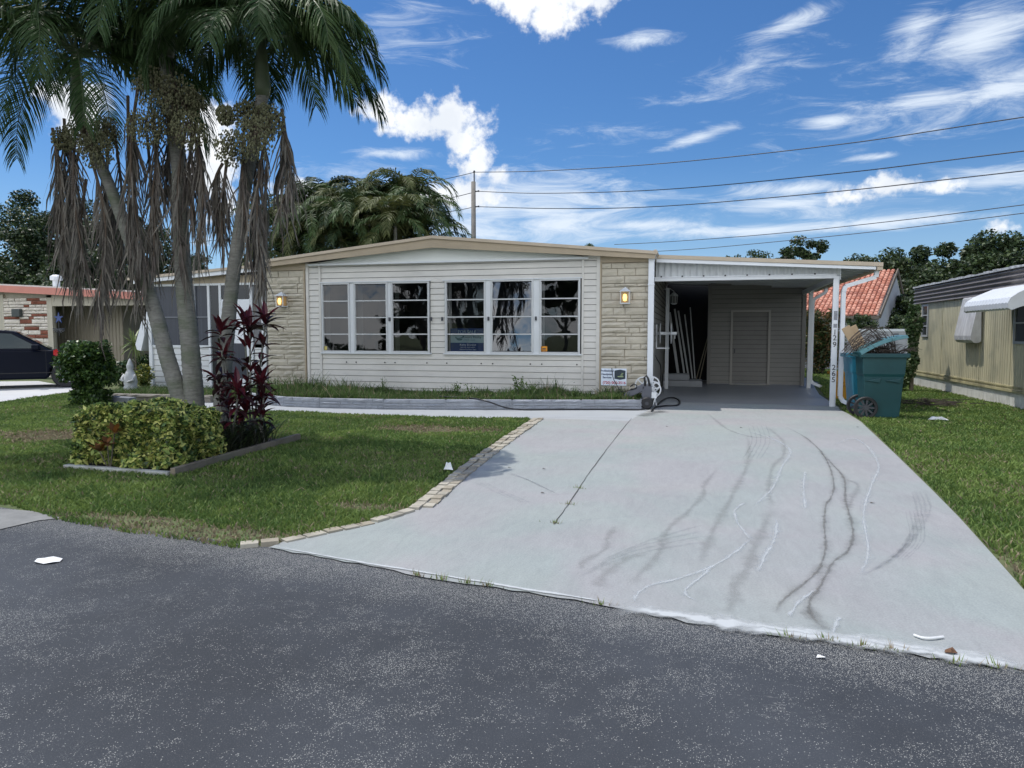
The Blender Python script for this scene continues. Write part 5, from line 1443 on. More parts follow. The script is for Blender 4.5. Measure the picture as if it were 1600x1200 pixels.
# narrow louvre window
def nwin(y0_, y1_, z0_, z1_, nbars):
    mb = MB(); mb.box(XM-0.035,y0_,z0_,XM+0.01,y0_+0.05,z1_); mb.box(XM-0.035,y1_-0.05,z0_,XM+0.01,y1_,z1_); mb.box(XM-0.035,y0_+.05,z1_-0.05,XM+.01,y1_-.05,z1_); mb.box(XM-0.035,y0_+.05,z0_,XM+.01,y1_-.05,z0_+.05)
    for i in range(1,nbars): z_ = z0_+(z1_-z0_)*i/nbars; mb.box(XM-0.03,y0_+.05,z_-.015,XM+.01,y1_-.05,z_+.015)
    w_ = at_origin(nh, mb.build('window', mat('grey_window_frame', (0.36,0.37,0.37), .5, .05), nh))
    mb = MB(); mb.box(XM-0.012,y0_+.05,z0_+.05,XM-0.004,y1_-.05,z1_-.05); mb.build('pane', mat('dark_pane', (0.04,0.045,0.05), 0.1, 0.05), w_)
nwin(20.95,21.45,1.36,2.22,3)
nwin(14.2,15.75,1.25,2.05,2)
# closed clamshell shade over the second window
yA, yB = 17.30, 18.30
mb = MB(); out_ = [(XM-0.06,2.26),(XM-0.09,2.22),(XM-0.20,1.62),(XM-0.235,1.40),(XM-0.225,1.31),(XM-0.17,1.25),(XM-0.09,1.24),(XM-0.03,1.28)]
n_ = 16; vs = []; fs = []
for i in range(n_+1):
    y_ = yA+(yB-yA)*i/n_; o2 = 0.018*(1 if (i//2)%2 else 0)
    for (x_, z_) in out_: vs.append((x_-o2 if x_ < XM-.06 else x_, y_, z_))
k_ = len(out_)
for i in range(n_):
    for j in range(k_-1): fs.append((i*k_+j,(i+1)*k_+j,(i+1)*k_+j+1,i*k_+j+1))
for q_ in (0,n_): fs.append(tuple(q_*k_+j for j in range(k_)) )
mb.add(vs, fs)
at_origin(nh, mb.build('window_shade', mat('grey_white_metal', (0.50,0.50,0.50), 0.45, 0.25, 3, streak=(1,6,0.4), col2=(0.28,0.27,0.25), col2_scale=3, col2_amt=0.5), nh))
# open awning, nearer
yA, yB = 13.9, 15.95
mb = MB(); aw = [(XM-0.02,2.36),(XM-0.35,2.30),(XM-0.68,2.15),(XM-0.80,2.06),(XM-0.84,1.97),(XM-0.83,1.88),(XM-0.78,1.85)]
vs = []; fs = []; n_ = 60
for i in range(n_+1):
    y_ = yA+(yB-yA)*i/n_; o2 = 0.012*(1 if (i//2)%2 else 0)
    for (x_, z_) in aw: vs.append((x_, y_, z_+o2))
k_ = len(aw)
for i in range(n_):
    for j in range(k_-1): fs.append((i*k_+j,(i+1)*k_+j,(i+1)*k_+j+1,i*k_+j+1))
mb.add(vs, fs)
for y_ in (yA, yB): mb.prism([(x_,y_,z_) for x_, z_ in aw]+[(XM-0.66,y_,1.90),(XM-0.02,y_,2.10)], (0,0.012,0))
at_origin(nh, mb.build('awning', mat('white_awning_metal', (0.66,0.68,0.70), 0.35, 0.08, 3, col2=(0.45,0.45,0.42), col2_scale=3, col2_amt=0.35), nh))

# ------------------------------------------------------------------ left neighbour house
YN = 19.0
lh = thing('neighbour_house', 'low house with salmon pink fascia and brick patched stone wall behind the dark car', 'house', (-20,YN,0))
def lp_(mb, name, m, **k): return at_origin(lh, mb.build(name, m, lh, **k))
def XN(px_): return W(px_, 500, YN).x
pinkm = mat('salmon_paint', (0.60,0.24,0.18), 0.6, 0.08, 2)
a = W(-120,440,YN-0.3); m0 = W(67,449,YN-0.3); b = W(240,458,YN-0.3)
mb = MB()
for (u, v) in ((a,m0),(m0,b)): mb.prism([(u.x,YN-0.3,u.z-0.22),(v.x,YN-0.3,v.z-0.22),(v.x,YN-0.3,v.z),(u.x,YN-0.3,u.z)],(0,0.05,0))
lp_(mb, 'fascia', pinkm)
mb = MB()
for (u, v) in ((a,m0),(m0,b)): mb.prism([(u.x,YN-0.27,u.z-0.05),(v.x,YN-0.27,v.z-0.05),(v.x,YN-0.27,v.z+0.05),(u.x,YN-0.27,u.z+0.05)],(0,9,0))
lp_(mb, 'roof', roof_m)
mb = MB(); p = W(88,440,YN+2); mb.lathe([(0.12,2.7),(0.12,p.z+0.05),(0.2,p.z+.05),(0.2,p.z+0.18),(0.1,p.z+0.24),(0,p.z+0.24)],12,c=(p.x,YN+2,0)); lp_(mb, 'roof_vent', white_m)
mb = MB(); stones(mb, XN(7), XN(76), 0.0, 2.62, YN, random.Random(6), rows=(0.09,0.12,0.15), lens=(0.2,0.7), dep=0.05, gap=0.01, mis=(0,0,0,1))
lp_(mb, 'stone_panel', [mat('white_stone', (0.66,0.60,0.52), 0.85, 0.2, 4, 0.6, 20), mat('red_brick_patch', (0.22,0.075,0.045), 0.85, 0.3, 4, 0.6, 20)])
cream = mat('cream_siding', (0.46,0.42,0.33), 0.6, 0.1, 2, streak=(4,1,.3))
mb = MB(); mb.box(XN(-120),YN+0.06,0,XN(80),YN+0.2,2.9); mb.box(XN(76),YN-0.05,0,XN(84),YN+0.06,2.75); mb.box(XN(-120),YN-0.02,0,XN(7),YN+0.06,2.75)
mb.box(XN(84),YN-0.04,2.34,XN(235),YN+0.06,2.66); mb.box(XN(76),YN-0.05,2.62,XN(235),YN+0.06,2.70)
lp_(mb, 'front_wall', cream)
mb = MB(); ya = YN+1.2; x_ = W(82,500,ya).x; x2 = W(192,500,ya).x
while x_ < x2: mb.add([(x_,ya,0),(x_+0.10,ya,0),(x_+0.10,ya,2.5),(x_,ya,2.5)],[(0,1,2,3)]); mb.add([(x_+.10,ya,0),(x_+.12,ya+0.03,0),(x_+.12,ya+.03,2.5),(x_+.10,ya,2.5)],[(0,1,2,3)]); mb.add([(x_+.12,ya+.03,0),(x_+.14,ya,0),(x_+.14,ya,2.5),(x_+.12,ya+.03,2.5)],[(0,1,2,3)]); x_ += 0.14
mb.add([(x2,ya,0),(x2,YN+6,0),(x2,YN+6,2.5),(x2,ya,2.5)],[(0,1,2,3)])
lp_(mb, 'carport_screen', mat('tan_vertical_siding', (0.34,0.30,0.23), 0.6, 0.12, 2))
mb = MB(); mb.box(XN(-120),YN+6,0,XN(270),YN+6.1,2.7); mb.box(XN(-120),YN+0.3,2.66,XN(235),YN+6,2.70); lp_(mb, 'rear_wall', dark_m)
# meter box, blue wall ornament
p = W(28,489,YN-0.06); mb = MB(); mb.box(p.x-0.17,YN-0.16,p.z-0.13,p.x+0.17,YN-0.03,p.z+0.13); lp_(mb, 'meter_box', mat('meter_green', (0.05,0.06,0.055), 0.5, 0.2), bevel=0.02)
p = W(84,500,YN-0.3)
orn = thing('wall_ornament', 'small blue metal star ornament on the cream neighbour wall above the bush', 'ornament', (p.x,YN-0.12,1.95))
mb = MB()
for k in range(5):
    a = PI/2+k*2*PI/5; a1 = a+PI/5; a0_ = a-PI/5
    mb.prism([(0,0,0),(math.cos(a0_)*.07,0,math.sin(a0_)*.07),(math.cos(a)*.2,0,math.sin(a)*.2),(math.cos(a1)*.07,0,math.sin(a1)*.07)],(0,0.02,0))
mb.build('star', mat('blue_metal', (0.04,0.07,0.22), 0.4, 0.2), orn)
mb = MB()
for k in range(9): a = -PI*k/8; mb.tube([(0,0,-.35),(math.cos(a)*.25,0,-.35+math.sin(a)*.15)],0.014,5)
mb.tube([(0,0,-0.1),(0,0,-0.6)],0.012,5); mb.build('wrought_leaves', dgrey_m, orn)

# ------------------------------------------------------------------ dark car
def build_car():
    hd = R(45); fw = Vector((math.cos(hd), math.sin(hd), 0)); lw = Vector((-math.sin(hd), math.cos(hd), 0))
    wp = G(104,606)                                  # front wheel contact, near side
    # local: x forward, y left, near side is y = -0.86 ; front axle x = 1.35
    org = wp - fw*1.35 + lw*0.84
    t = thing('parked_car', 'dark navy hatchback parked on the left neighbour driveway', 'car', (org.x,org.y,0.012), None, hd)
    hw = 0.88
    def side(yv, sh=0): return yv
    # lower body with wheel arches
    low = [(2.12,0.32),(2.16,0.55),(2.08,0.78),(1.9,0.90),(1.05,1.00),(-1.9,1.02),(-2.12,0.92),(-2.16,0.5),(-2.1,0.30)]
    arch = lambda cx_: [(cx_+0.38*math.cos(a_), 0.33+0.38*math.sin(a_)) for a_ in [R(175),R(150),R(120),R(90),R(60),R(30),R(5)]]
    bot = [(-2.1,0.30)]
    poly = [(2.12,0.32),(2.16,0.55),(2.08,0.78),(1.9,0.90),(1.05,1.00),(-1.9,1.02),(-2.12,0.92),(-2.16,0.5),(-2.08,0.28),(-1.75,0.24)] + [(-1.30+0.38*math.cos(a_),0.33+0.38*math.sin(a_)) for a_ in [R(185),R(150),R(120),R(90),R(60),R(30),R(-5)]] + [(-0.85,0.24),(0.90,0.24)] + [(1.35+0.38*math.cos(a_),0.33+0.38*math.sin(a_)) for a_ in [R(185),R(150),R(120),R(90),R(60),R(30),R(-5)]] + [(1.8,0.26)]
    mb = MB(); mb.prism([(x_,-hw,z_) for x_, z_ in poly], (0,2*hw,0)); body = mb.build('body', navy_m, t, bevel=0.05)
    # cabin
    cab_b = [(1.02,0.99),(-1.95,1.01)]; cab_t = [(0.22,1.50),(-1.35,1.52)]
    mb = MB()
    b_, tp = hw-0.03, hw-0.20
    mid = [(-0.6,1.56)]
    vs = [(1.05,-b_,0.98),(-2.0,-b_,1.0),(-2.0,b_,1.0),(1.05,b_,0.98),(0.22,-tp,1.50),(-1.5,-tp,1.50),(-1.5,tp,1.50),(0.22,tp,1.50),(-0.55,-tp+.02,1.56),(-0.55,tp-.02,1.56)]
    mb.add(vs, [(0,1,5,8,4),(3,7,9,6,2),(0,4,7,3),(1,2,6,5),(4,8,9,7),(8,5,6,9)])
    mb.build('cabin', navy_m, t, bevel=0.03)
    def sidept(x_, z_, off=0.006):
        f = (z_-0.98)/(1.50-0.98); return (x_, -(b_+(tp-b_)*f)-off, z_)
    for s_ in (1,-1):
        for pl_ in ([(0.80,1.05),(0.18,1.43),(-0.28,1.455),(-0.32,1.05)], [(-0.40,1.05),(-0.36,1.455),(-1.05,1.45),(-1.25,1.05)], [(-1.33,1.07),(-1.13,1.44),(-1.42,1.42),(-1.75,1.10)]):
            mb = MB(); mb.prism([(p_[0],p_[1]*s_,p_[2]) for p_ in [sidept(*q_) for q_ in pl_]], (0,0.004*s_,0)); mb.build('side_window', carglass_m if False else mat('car_glass_dark', (0.03,0.045,0.045), 0.08, 0.05, spec=0.45), t)
    mb = MB(); mb.add([(1.01,-b_+.08,1.02),(0.26,-tp+.05,1.48),(0.26,tp-.05,1.48),(1.01,b_-.08,1.02)],[(0,1,2,3)]); 
    mb.v = [(x_+0.02,y_,z_+0.012) for x_,y_,z_ in mb.v]; mb.build('windscreen', MATS['car_glass_dark'], t)
    for s_ in (1,-1):
        mb = MB(); mb.box(0.62,-s_*(hw+0.02),1.02,0.80,-s_*(hw+0.20),1.15); mb.build('mirror', navy_m, t, bevel=0.03)
        mb = MB(); mb.box(-0.62,-s_*(hw+0.001),0.86,-0.45,-s_*(hw+0.03),0.885); mb.box(-1.5,-s_*(hw+0.001),0.87,-1.33,-s_*(hw+0.03),0.895); mb.build('door_handle', navy_m, t)
        mb = MB(); mb.prism([(2.135,-s_*0.80,0.66),(2.10,-s_*0.80,0.78),(1.85,-s_*0.885,0.84),(1.85,-s_*0.885,0.72)],(0,s_*0.25,0)); mb.build('headlight', mat('headlight', (0.5,0.52,0.55), 0.1, 0.05), t)
        for ax in (1.35,-1.30):
            y_ = -s_*(hw-0.11)
            mb = MB(); mb.lathe([(0.20,y_-0.10),(0.31,y_-0.10),(0.335,y_-0.07),(0.335,y_+0.07),(0.31,y_+0.10),(0.20,y_+0.10)], 32, 'Y', c=(ax,0,0.335)); wh = mb.build('wheel', black_m, t, smooth=False)
            mb = MB(); yo = y_-s_*0.085; mb.lathe([(0.185,yo-0.01),(0.215,yo-0.01),(0.215,yo+0.01),(0.185,yo+0.01)], 28, 'Y', c=(ax,0,0.335)); mb.lathe([(0,yo-.015),(0.06,yo-.015),(0.06,yo+.01),(0,yo+.01)],14,'Y',c=(ax,0,.335))
            for k in range(5):
                a_ = k*2*PI/5+0.3; mb.bar((ax+math.cos(a_)*.05,yo,.335+math.sin(a_)*.05),(ax+math.cos(a_)*.2,yo,.335+math.sin(a_)*.2),0.05,0.02,up=(0,1,0))
            mb.build('rim', chrome_m, wh)
            mb = MB(); mb.lathe([(0,y_-0.02),(0.2,y_-0.02)],20,'Y',c=(ax,0,.335)); mb.build('brake_disc', dgrey_m, wh)
    mb = MB()
    for s_ in (-1,1):
        for x_ in (0.92,-0.36,-1.28): mb.box(x_-.004,s_*(hw+.0015),0.35,x_+.004,s_*(hw-.01),0.99)
        mb.box(-2.0,s_*(hw+.008),0.40,2.0,s_*(hw-.01),0.42)
    mb.build('door_seam', black_m, t)
build_car()

# ------------------------------------------------------------------ rounded bush with red flower, garden things at left
hib = [leafmat('hibiscus_leaf', (0.055,0.105,0.025), 0.4, 0.4, 4, 0.2), leafmat('hibiscus_leaf_light', (0.12,0.20,0.045), 0.4, 0.3, 4, 0.25), leafmat('hibiscus_leaf_dark', (0.03,0.065,0.018), 0.4, 0.3, 4, 0.15)]
bs = G(140,634)
bush = thing('round_bush', 'dense dark green rounded bush on a short trunk beside the dark car', 'bush', (bs.x,bs.y,0))
rng = np.random.default_rng(4)
cen = []; rad = []
for i in range(52):
    a = rng.random()*2*PI; r_ = rng.random()**.5*0.47
    cen.append((math.cos(a)*r_-0.03, math.sin(a)*r_, rng.uniform(0.50,1.18))); rad.append(rng.uniform(.12,.2))
cen = np.array(cen); rad = np.array(rad)
P, u = clump_points(rng, 13000, cen, rad, 1.0)
low = rng.random((2600,3)); lowP = np.stack([(low[:,0]-.5)*.62+.05, (low[:,1]-.5)*.5, 0.03+low[:,2]*0.3],1); stem = rng.random((1400,3)); stP = np.stack([(stem[:,0]-.5)*.5,(stem[:,1]-.5)*.4,0.3+stem[:,2]*.35],1)
leaves('foliage', np.concatenate([P,lowP,stP]), 0.07, hib, [4,2,3], rng, bush, 0.6, 0.2)
mb = MB(); rnd = random.Random(1)
for k in range(6): mb.tube([(rnd.uniform(-.06,.06),rnd.uniform(-.05,.05),0),(rnd.uniform(-.1,.1),0,.35),(rnd.uniform(-.35,.35),rnd.uniform(-.2,.2),.85)],[.035,.028,.012],6)
mb.build('stem', bark_m, bush)
mb = MB(); q = W(88,551,bs.y-0.1); q = Vector((q.x-bs.x, -0.1, q.z)); 
for k in range(5):
    a = k*2*PI/5; c0_ = q; e1 = Vector((math.cos(a)*.08,-.02,math.sin(a)*.08)); e2 = Vector((-math.sin(a)*.04,0,math.cos(a)*.04))
    mb.add([c0_, c0_+e1*.6+e2, c0_+e1+Vector((0,.01,0)), c0_+e1*.6-e2],[(0,1,2,3)])
mb.build('red_flower', mat('red_petal', (0.6,0.02,0.02), 0.6, 0.1, trans=.3), bush)
# dracaena
dp_ = G(211,594)
dp_ = Vector((-13.6,15.2,0))
dra = thing('dracaena', 'spiky yellow green dracaena between the two houses', 'plant', (W(211,560,15.2).x,15.2,0))
mb = MB(); mb.tube([(0,0,0),(0.02,0,0.6),(0,0,1.15)],[.03,.025,.025],6); mb.build('stem', bark_m, dra)
mb = MB(); rnd = random.Random(17)
for k in range(60):
    a = rnd.uniform(0,2*PI); e = rnd.uniform(-0.9,1.3); L_ = rnd.uniform(.4,.62); d = Vector((math.cos(a)*math.cos(e),math.sin(a)*math.cos(e),math.sin(e))); q = Vector((0,0,1.05+rnd.uniform(0,.2))); wd = d.cross(Vector((0,0,1))).normalized(); vs = []
    for s_ in range(4):
        ww = (.014,.02,.014,.002)[s_]; vs += [q-wd*ww,q+wd*ww]; q = q+d*L_/3; d = (d+Vector((0,0,-.28))).normalized()
    mb.add(vs,[(0,1,3,2),(2,3,5,4),(4,5,7,6)])
mb.build('leaf_rosette', leafmat('dracaena_leaf', (0.17,0.22,0.07), .5, .3, 3), dra)
# statue
stp = W(204,600,13.6); stx = stp.x
sta = thing('garden_statue', 'small white garden statue of a seated figure among weeds by the porch', 'statue', (stx,13.6,0.15))
mb = MB()
mb.lathe([(0,0),(0.15,0),(0.16,0.06),(0.13,0.10),(0.15,0.2),(0.13,0.32),(0.09,0.42),(0.06,0.47),(0.075,0.52),(0.07,0.58),(0.045,0.64),(0.015,0.72),(0,0.73)], 12)
mb.tube([(-.12,-.03,.36),(-.17,-.09,.24),(-.06,-.14,.22)],[.04,.035,.025],7); mb.tube([(.12,-.03,.36),(.16,-.1,.24),(.05,-.15,.2)],[.04,.035,.025],7)
mb.build('statue_body', mat('chalk_white', (0.52,0.53,0.52), 0.85, .25, 8, .6, 30), sta, smooth=True)
def shrub(name, label, px_, Y, zc, rx, ry, rz_, n, ls, mats, w_, seed, group=None, z0=0.0, ptype='shrub'):
    rng = np.random.default_rng(seed); x = W(px_,560,Y).x
    t = thing(name, label, ptype, (x,Y,z0), group)
    K = 26; u = rng.normal(size=(K,3)); u /= np.linalg.norm(u,axis=1)[:,None]; cen = u*np.array([rx,ry,rz_])*(rng.random((K,1))**.4)*.8+np.array([0,0,zc]); rad = rng.uniform(.22,.42,K)*min(rx,rz_)
    P, uu = clump_points(rng, n, cen, rad, .9); P[:,2] = np.maximum(P[:,2], 0.02)
    mb = MB(); rr = random.Random(seed)
    for k in range(5): mb.tube([(0,0,0),(rr.uniform(-rx,rx)*.5,0,zc)],[.02,.01],5)
    mb.build('stem', bark_m, t); leaves('foliage', P, ls, mats, w_, rng, t, .5, .2, uu*.4); return t
ylw = leafmat('yellow_leaf', (0.24,0.24,0.04), .45, .3, 4); ylw2 = leafmat('lime_leaf', (0.12,0.16,0.03), .45, .3, 4)
shrub('yellow_shrub','small yellow green shrub right of the white statue',222,14.1,.35,.32,.25,.35,1300,.07,[ylw,ylw2,hib[0]],[2,2,1],51, z0=.1)
shrub('dark_shrub','dark green shrub below the spiky dracaena',190,15.3,.35,.5,.3,.45,1600,.08,[hib[2],hib[0]],[3,1],52)
shrub('dark_shrub','dark leafy shrub behind the awning at the porch corner',226,15.6,.5,.45,.3,.5,1500,.08,[hib[2],hib[0]],[3,1],53)
rng = np.random.default_rng(61)
n = 9000; gx_ = rng.uniform(-12.7,-9.7,n); gy_ = rng.uniform(12.85,14.4,n); hh = rng.uniform(.05,.26,n); a = rng.uniform(0,2*PI,n); la = rng.uniform(0,2*PI,n)
B = np.stack([np.cos(a)*.005,np.sin(a)*.005,0*a],1); Pg = np.stack([gx_,gy_,0*gx_+.02],1); mid = Pg+np.stack([np.cos(la)*hh*.15,np.sin(la)*hh*.15,hh*.6],1); tip = Pg+np.stack([np.cos(la)*hh*.6,np.sin(la)*hh*.6,hh],1)
V = np.concatenate([np.stack([Pg-B,Pg+B,mid+B,mid-B],1),np.stack([mid-B,mid+B,tip+B*.1,tip-B*.1],1)],1).reshape(-1,3)
o = arrays_mesh('porch_weeds', V, 4, [weed_m, grass_dry, grass_dark], np.repeat(rng.choice(3,n,p=[.6,.08,.32]),2)); tag(o, 'tall grassy weeds in front of the screened porch', 'weeds', kind='stuff')

# ------------------------------------------------------------------ planting bed: timbers, hedge, ti plants, croton
mb = MB(); a, b = G(103,734), G(268,746)
mb.bar((a.x,a.y,0.03),(b.x-0.02,b.y,0.03),0.07,0.06); o = mb.build('edge_timber', whitewood_m, bevel=0.008); tag(o, 'pale flaking timber along the front of the hedge bed', 'timber edging', 'bed edging timbers')
mb = MB(); c = G(467,690); mb.bar((b.x+0.03,b.y-0.02,0.05),(c.x,c.y,0.06),0.06,0.10); o = mb.build('edge_timber', oldwood_m, bevel=0.008); tag(o, 'dark weathered timber along the right side of the hedge bed', 'timber edging', 'bed edging timbers')
mb = MB(); mb.add([(-6.4,6.1,0.02),(b.x,b.y+.03,0.02),(c.x-.03,c.y,0.02),(-6.6,8.7,0.02)],[(0,1,2,3)]); o = structure(mb.build('bed_soil', mat('bed_soil', (0.085,0.06,0.042), .95, .4, 7, 1.0, 30)))
rng = np.random.default_rng(70)
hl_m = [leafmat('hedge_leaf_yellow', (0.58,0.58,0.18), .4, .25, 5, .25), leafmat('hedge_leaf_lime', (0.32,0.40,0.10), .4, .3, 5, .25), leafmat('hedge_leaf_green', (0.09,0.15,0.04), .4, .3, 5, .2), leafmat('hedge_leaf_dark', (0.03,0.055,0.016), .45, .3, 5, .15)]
hedge = thing('trimmed_hedge', 'low boxy trimmed hedge of variegated yellow green leaves in front of the palms', 'hedge', (-5.7,6.6,0))
hx0_, hx1_, hy0, hy1, hz_ = -6.42, -5.17, 6.17, 7.0, 0.69
n = 30000
face = rng.choice(5, n, p=[.36,.30,.10,.12,.12])
u_, v_ = rng.random(n), rng.random(n); dpt = np.abs(rng.normal(0,.07,n))
x = hx0_+u_*(hx1_-hx0_); y = hy0+v_*(hy1-hy0); z = 0.06+rng.random(n)**.85*(hz_-.06)
y = np.where(face==0, hy0+dpt, y); z = np.where(face==1, hz_-dpt, z); x = np.where(face==2, hx0_+dpt, x); x = np.where(face==3, hx1_-dpt, x)
lump = (vnoise(x*1.0+y*.5, z*1.0+y, 4.0, 71)-.5)*0.26 + (vnoise(x+7,z+y+3,10,72)-.5)*.10
cx0, cy0 = (hx0_+hx1_)/2, (hy0+hy1)/2
dx = x-cx0; dy = y-cy0; rr_ = np.sqrt(dx**2+dy**2)+1e-6
y = y + np.where(face==0, -lump, 0); z = z + np.where(face==1, lump*.7, 0); x = x + np.where(face==3, lump, 0)-np.where(face==2, lump, 0)
# round the corners
cr = np.clip((np.abs(dx)/((hx1_-hx0_)/2))**4 * (z/hz_)**3, 0, 1.3); z = z-cr*.13; x = x-np.sign(dx)*np.clip(z/hz_,0,1)**5*.06
z = z+(vnoise(x*1.0,y,2.3,77)-.5)*.09*(z/hz_)**2
P = np.stack([x+5.7,y-6.6,z],1)
isel = rng.random(n) ; out = leaves('foliage', P, .066, hl_m, [4,4,3,2], rng, hedge, .55, .35)
mb = MB(); rnd = random.Random(7)
for k in range(24): 
    x_ = rnd.uniform(-.6,.45); y_ = rnd.uniform(-.3,.3); mb.tube([(x_,y_,0),(x_+rnd.uniform(-.1,.1),y_,.55)],[.012,.006],5)
mb.build('stem', bark_m, hedge)
# shade core of small inner leaves
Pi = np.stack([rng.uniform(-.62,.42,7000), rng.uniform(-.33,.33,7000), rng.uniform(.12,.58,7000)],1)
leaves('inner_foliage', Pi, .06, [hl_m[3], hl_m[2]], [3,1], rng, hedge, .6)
# croton
cq = W(172,715,6.12)
cro = thing('croton_plant', 'small orange brown croton poking out of the hedge front', 'plant', (cq.x,6.09,0))
mb = MB(); rnd = random.Random(21); mb2 = MB()
for s_ in ((0,0,.30),(.08,.02,.42),(-.10,0,.22)):
    mb2.tube([(0,0.02,0),(s_[0],s_[1],s_[2])],.006,5)
    for k in range(9):
        a = k*2.4; e = rnd.uniform(0.1,1.0); d = Vector((math.cos(a)*math.cos(e),math.sin(a)*math.cos(e)-.25,math.sin(e))).normalized(); q = Vector(s_); wd = d.cross(Vector((0,0,1))).normalized(); vs = []; L_ = rnd.uniform(.10,.16)
        for i in range(4): ww = (.008,.026,.028,.003)[i]; vs += [q-wd*ww,q+wd*ww]; q = q+d*L_/3; d = (d+Vector((0,0,-.15))).normalized()
        mb.add(vs,[(0,1,3,2),(2,3,5,4),(4,5,7,6)],k%2)
mb.build('foliage', [leafmat('croton_orange', (0.24,0.10,0.025), .4, .3, 5), leafmat('croton_brown', (0.13,0.06,0.025), .4, .3, 5)], cro); mb2.build('stem', bark_m, cro)

# ti plants
ti_m = [leafmat('ti_leaf_dark', (0.034,0.012,0.014), .35, .3, 6, .15), leafmat('ti_leaf_red', (0.085,0.013,0.019), .35, .3, 6, .25), leafmat('ti_leaf_bronze', (0.07,0.045,0.045), .3, .3, 6, .15)]
def ti_rosette(mb, c, r_, n, rnd, w=.034):
    for k in range(n):
        a = k*2.4+rnd.uniform(-.3,.3); e = rnd.uniform(-.35,1.35); d = Vector((math.cos(a)*math.cos(e),math.sin(a)*math.cos(e),math.sin(e))); q = c+Vector((0,0,rnd.uniform(-.08,.03))); wd = d.cross(Vector((0,0,1)))
        wd = wd.normalized() if wd.length > .1 else Vector((1,0,0)); L_ = r_*rnd.uniform(.75,1.15); vs = []; upn = wd.cross(d)
        for i in range(6):
            ww = (.12,.55,1,.95,.6,.05)[i]*w; vs += [q-wd*ww+upn*ww*.35,q+upn*-ww*.15,q+wd*ww+upn*ww*.35]; q = q+d*L_/5; d = (d+Vector((0,0,-.17))).normalized()
        mi = rnd.choice((0,0,1,2)) if e < .7 else rnd.choice((0,1,1))
        fs = []
        for i in range(5): fs += [(3*i,3*i+1,3*i+4,3*i+3),(3*i+1,3*i+2,3*i+5,3*i+4)]
        mb.add(vs, fs, mi)
def ti_plant(label, base, heads, seed):
    t = thing('ti_plant', label, 'plant', tuple(base), 'dark red ti plants in the palm bed'); rnd = random.Random(seed); b = Vector(base)
    mbs = MB(); mbl = MB()
    for (px_, py_, r_, n_) in heads:
        c_ = W(px_, py_, b.y+rnd.uniform(-.15,.15))-b
        mbs.tube([(rnd.uniform(-.05,.05),rnd.uniform(-.05,.05),0), (c_.x*.4,c_.y*.5,c_.z*.5), c_-Vector((0,0,.03))],[.014,.012,.010],6)
        ti_rosette(mbl, c_, r_, n_, rnd)
        for k in range(3): ti_rosette(mbl, c_*(.82-.14*k), r_*.8, 4, rnd)
    mbs.build('cane', bark_palm, t); mbl.build('foliage', ti_m, t)
ti_plant('tallest dark red ti plant in front of the right palm', (-5.30,7.75,0.02), [(390,515,.36,20),(415,500,.30,14),(380,500,.27,12)], 1)
ti_plant('left dark red ti plant against the right palm trunk', (-5.60,7.65,0.02), [(345,520,.27,15),(352,555,.30,14),(338,590,.24,10)], 2)
ti_plant('right dark red ti plant leaning over the lawn', (-5.22,7.8,0.02), [(408,600,.30,16),(412,618,.25,10)], 3)
ti_plant('short dark red ti plant low beside the hedge', (-5.40,7.5,0.02), [(372,610,.30,16),(385,640,.27,12),(358,640,.25,12)], 4)
# dark low liriope-like clump
rnd = random.Random(44); mb = MB()
for k in range(520):
    b0 = Vector((rnd.uniform(-5.55,-5.15), rnd.uniform(7.0,8.0), .02)); a = rnd.uniform(0,2*PI); d = Vector((math.cos(a)*.5,math.sin(a)*.5,1)).normalized(); wd = Vector((-math.sin(a),math.cos(a),0))*.008; h_ = rnd.uniform(.3,.68); vs = []; q = b0
    for i in range(4): ww = (.8,1,.8,.1)[i]; vs += [q-wd*ww,q+wd*ww]; q = q+d*h_/3; d = (d+Vector((math.cos(a)*.3,math.sin(a)*.3,-.3))).normalized()
    mb.add(vs,[(0,1,3,2),(2,3,5,4),(4,5,7,6)], rnd.choice((0,0,1)))
o = mb.build('strap_leaf_clump', [leafmat('strap_dark', (0.035,0.04,0.022), .5, .3, 5), leafmat('strap_green', (0.05,0.075,0.025), .5, .3, 5)]); tag(o, 'dark strappy leaved clump between the hedge and the ti plants', 'plant')

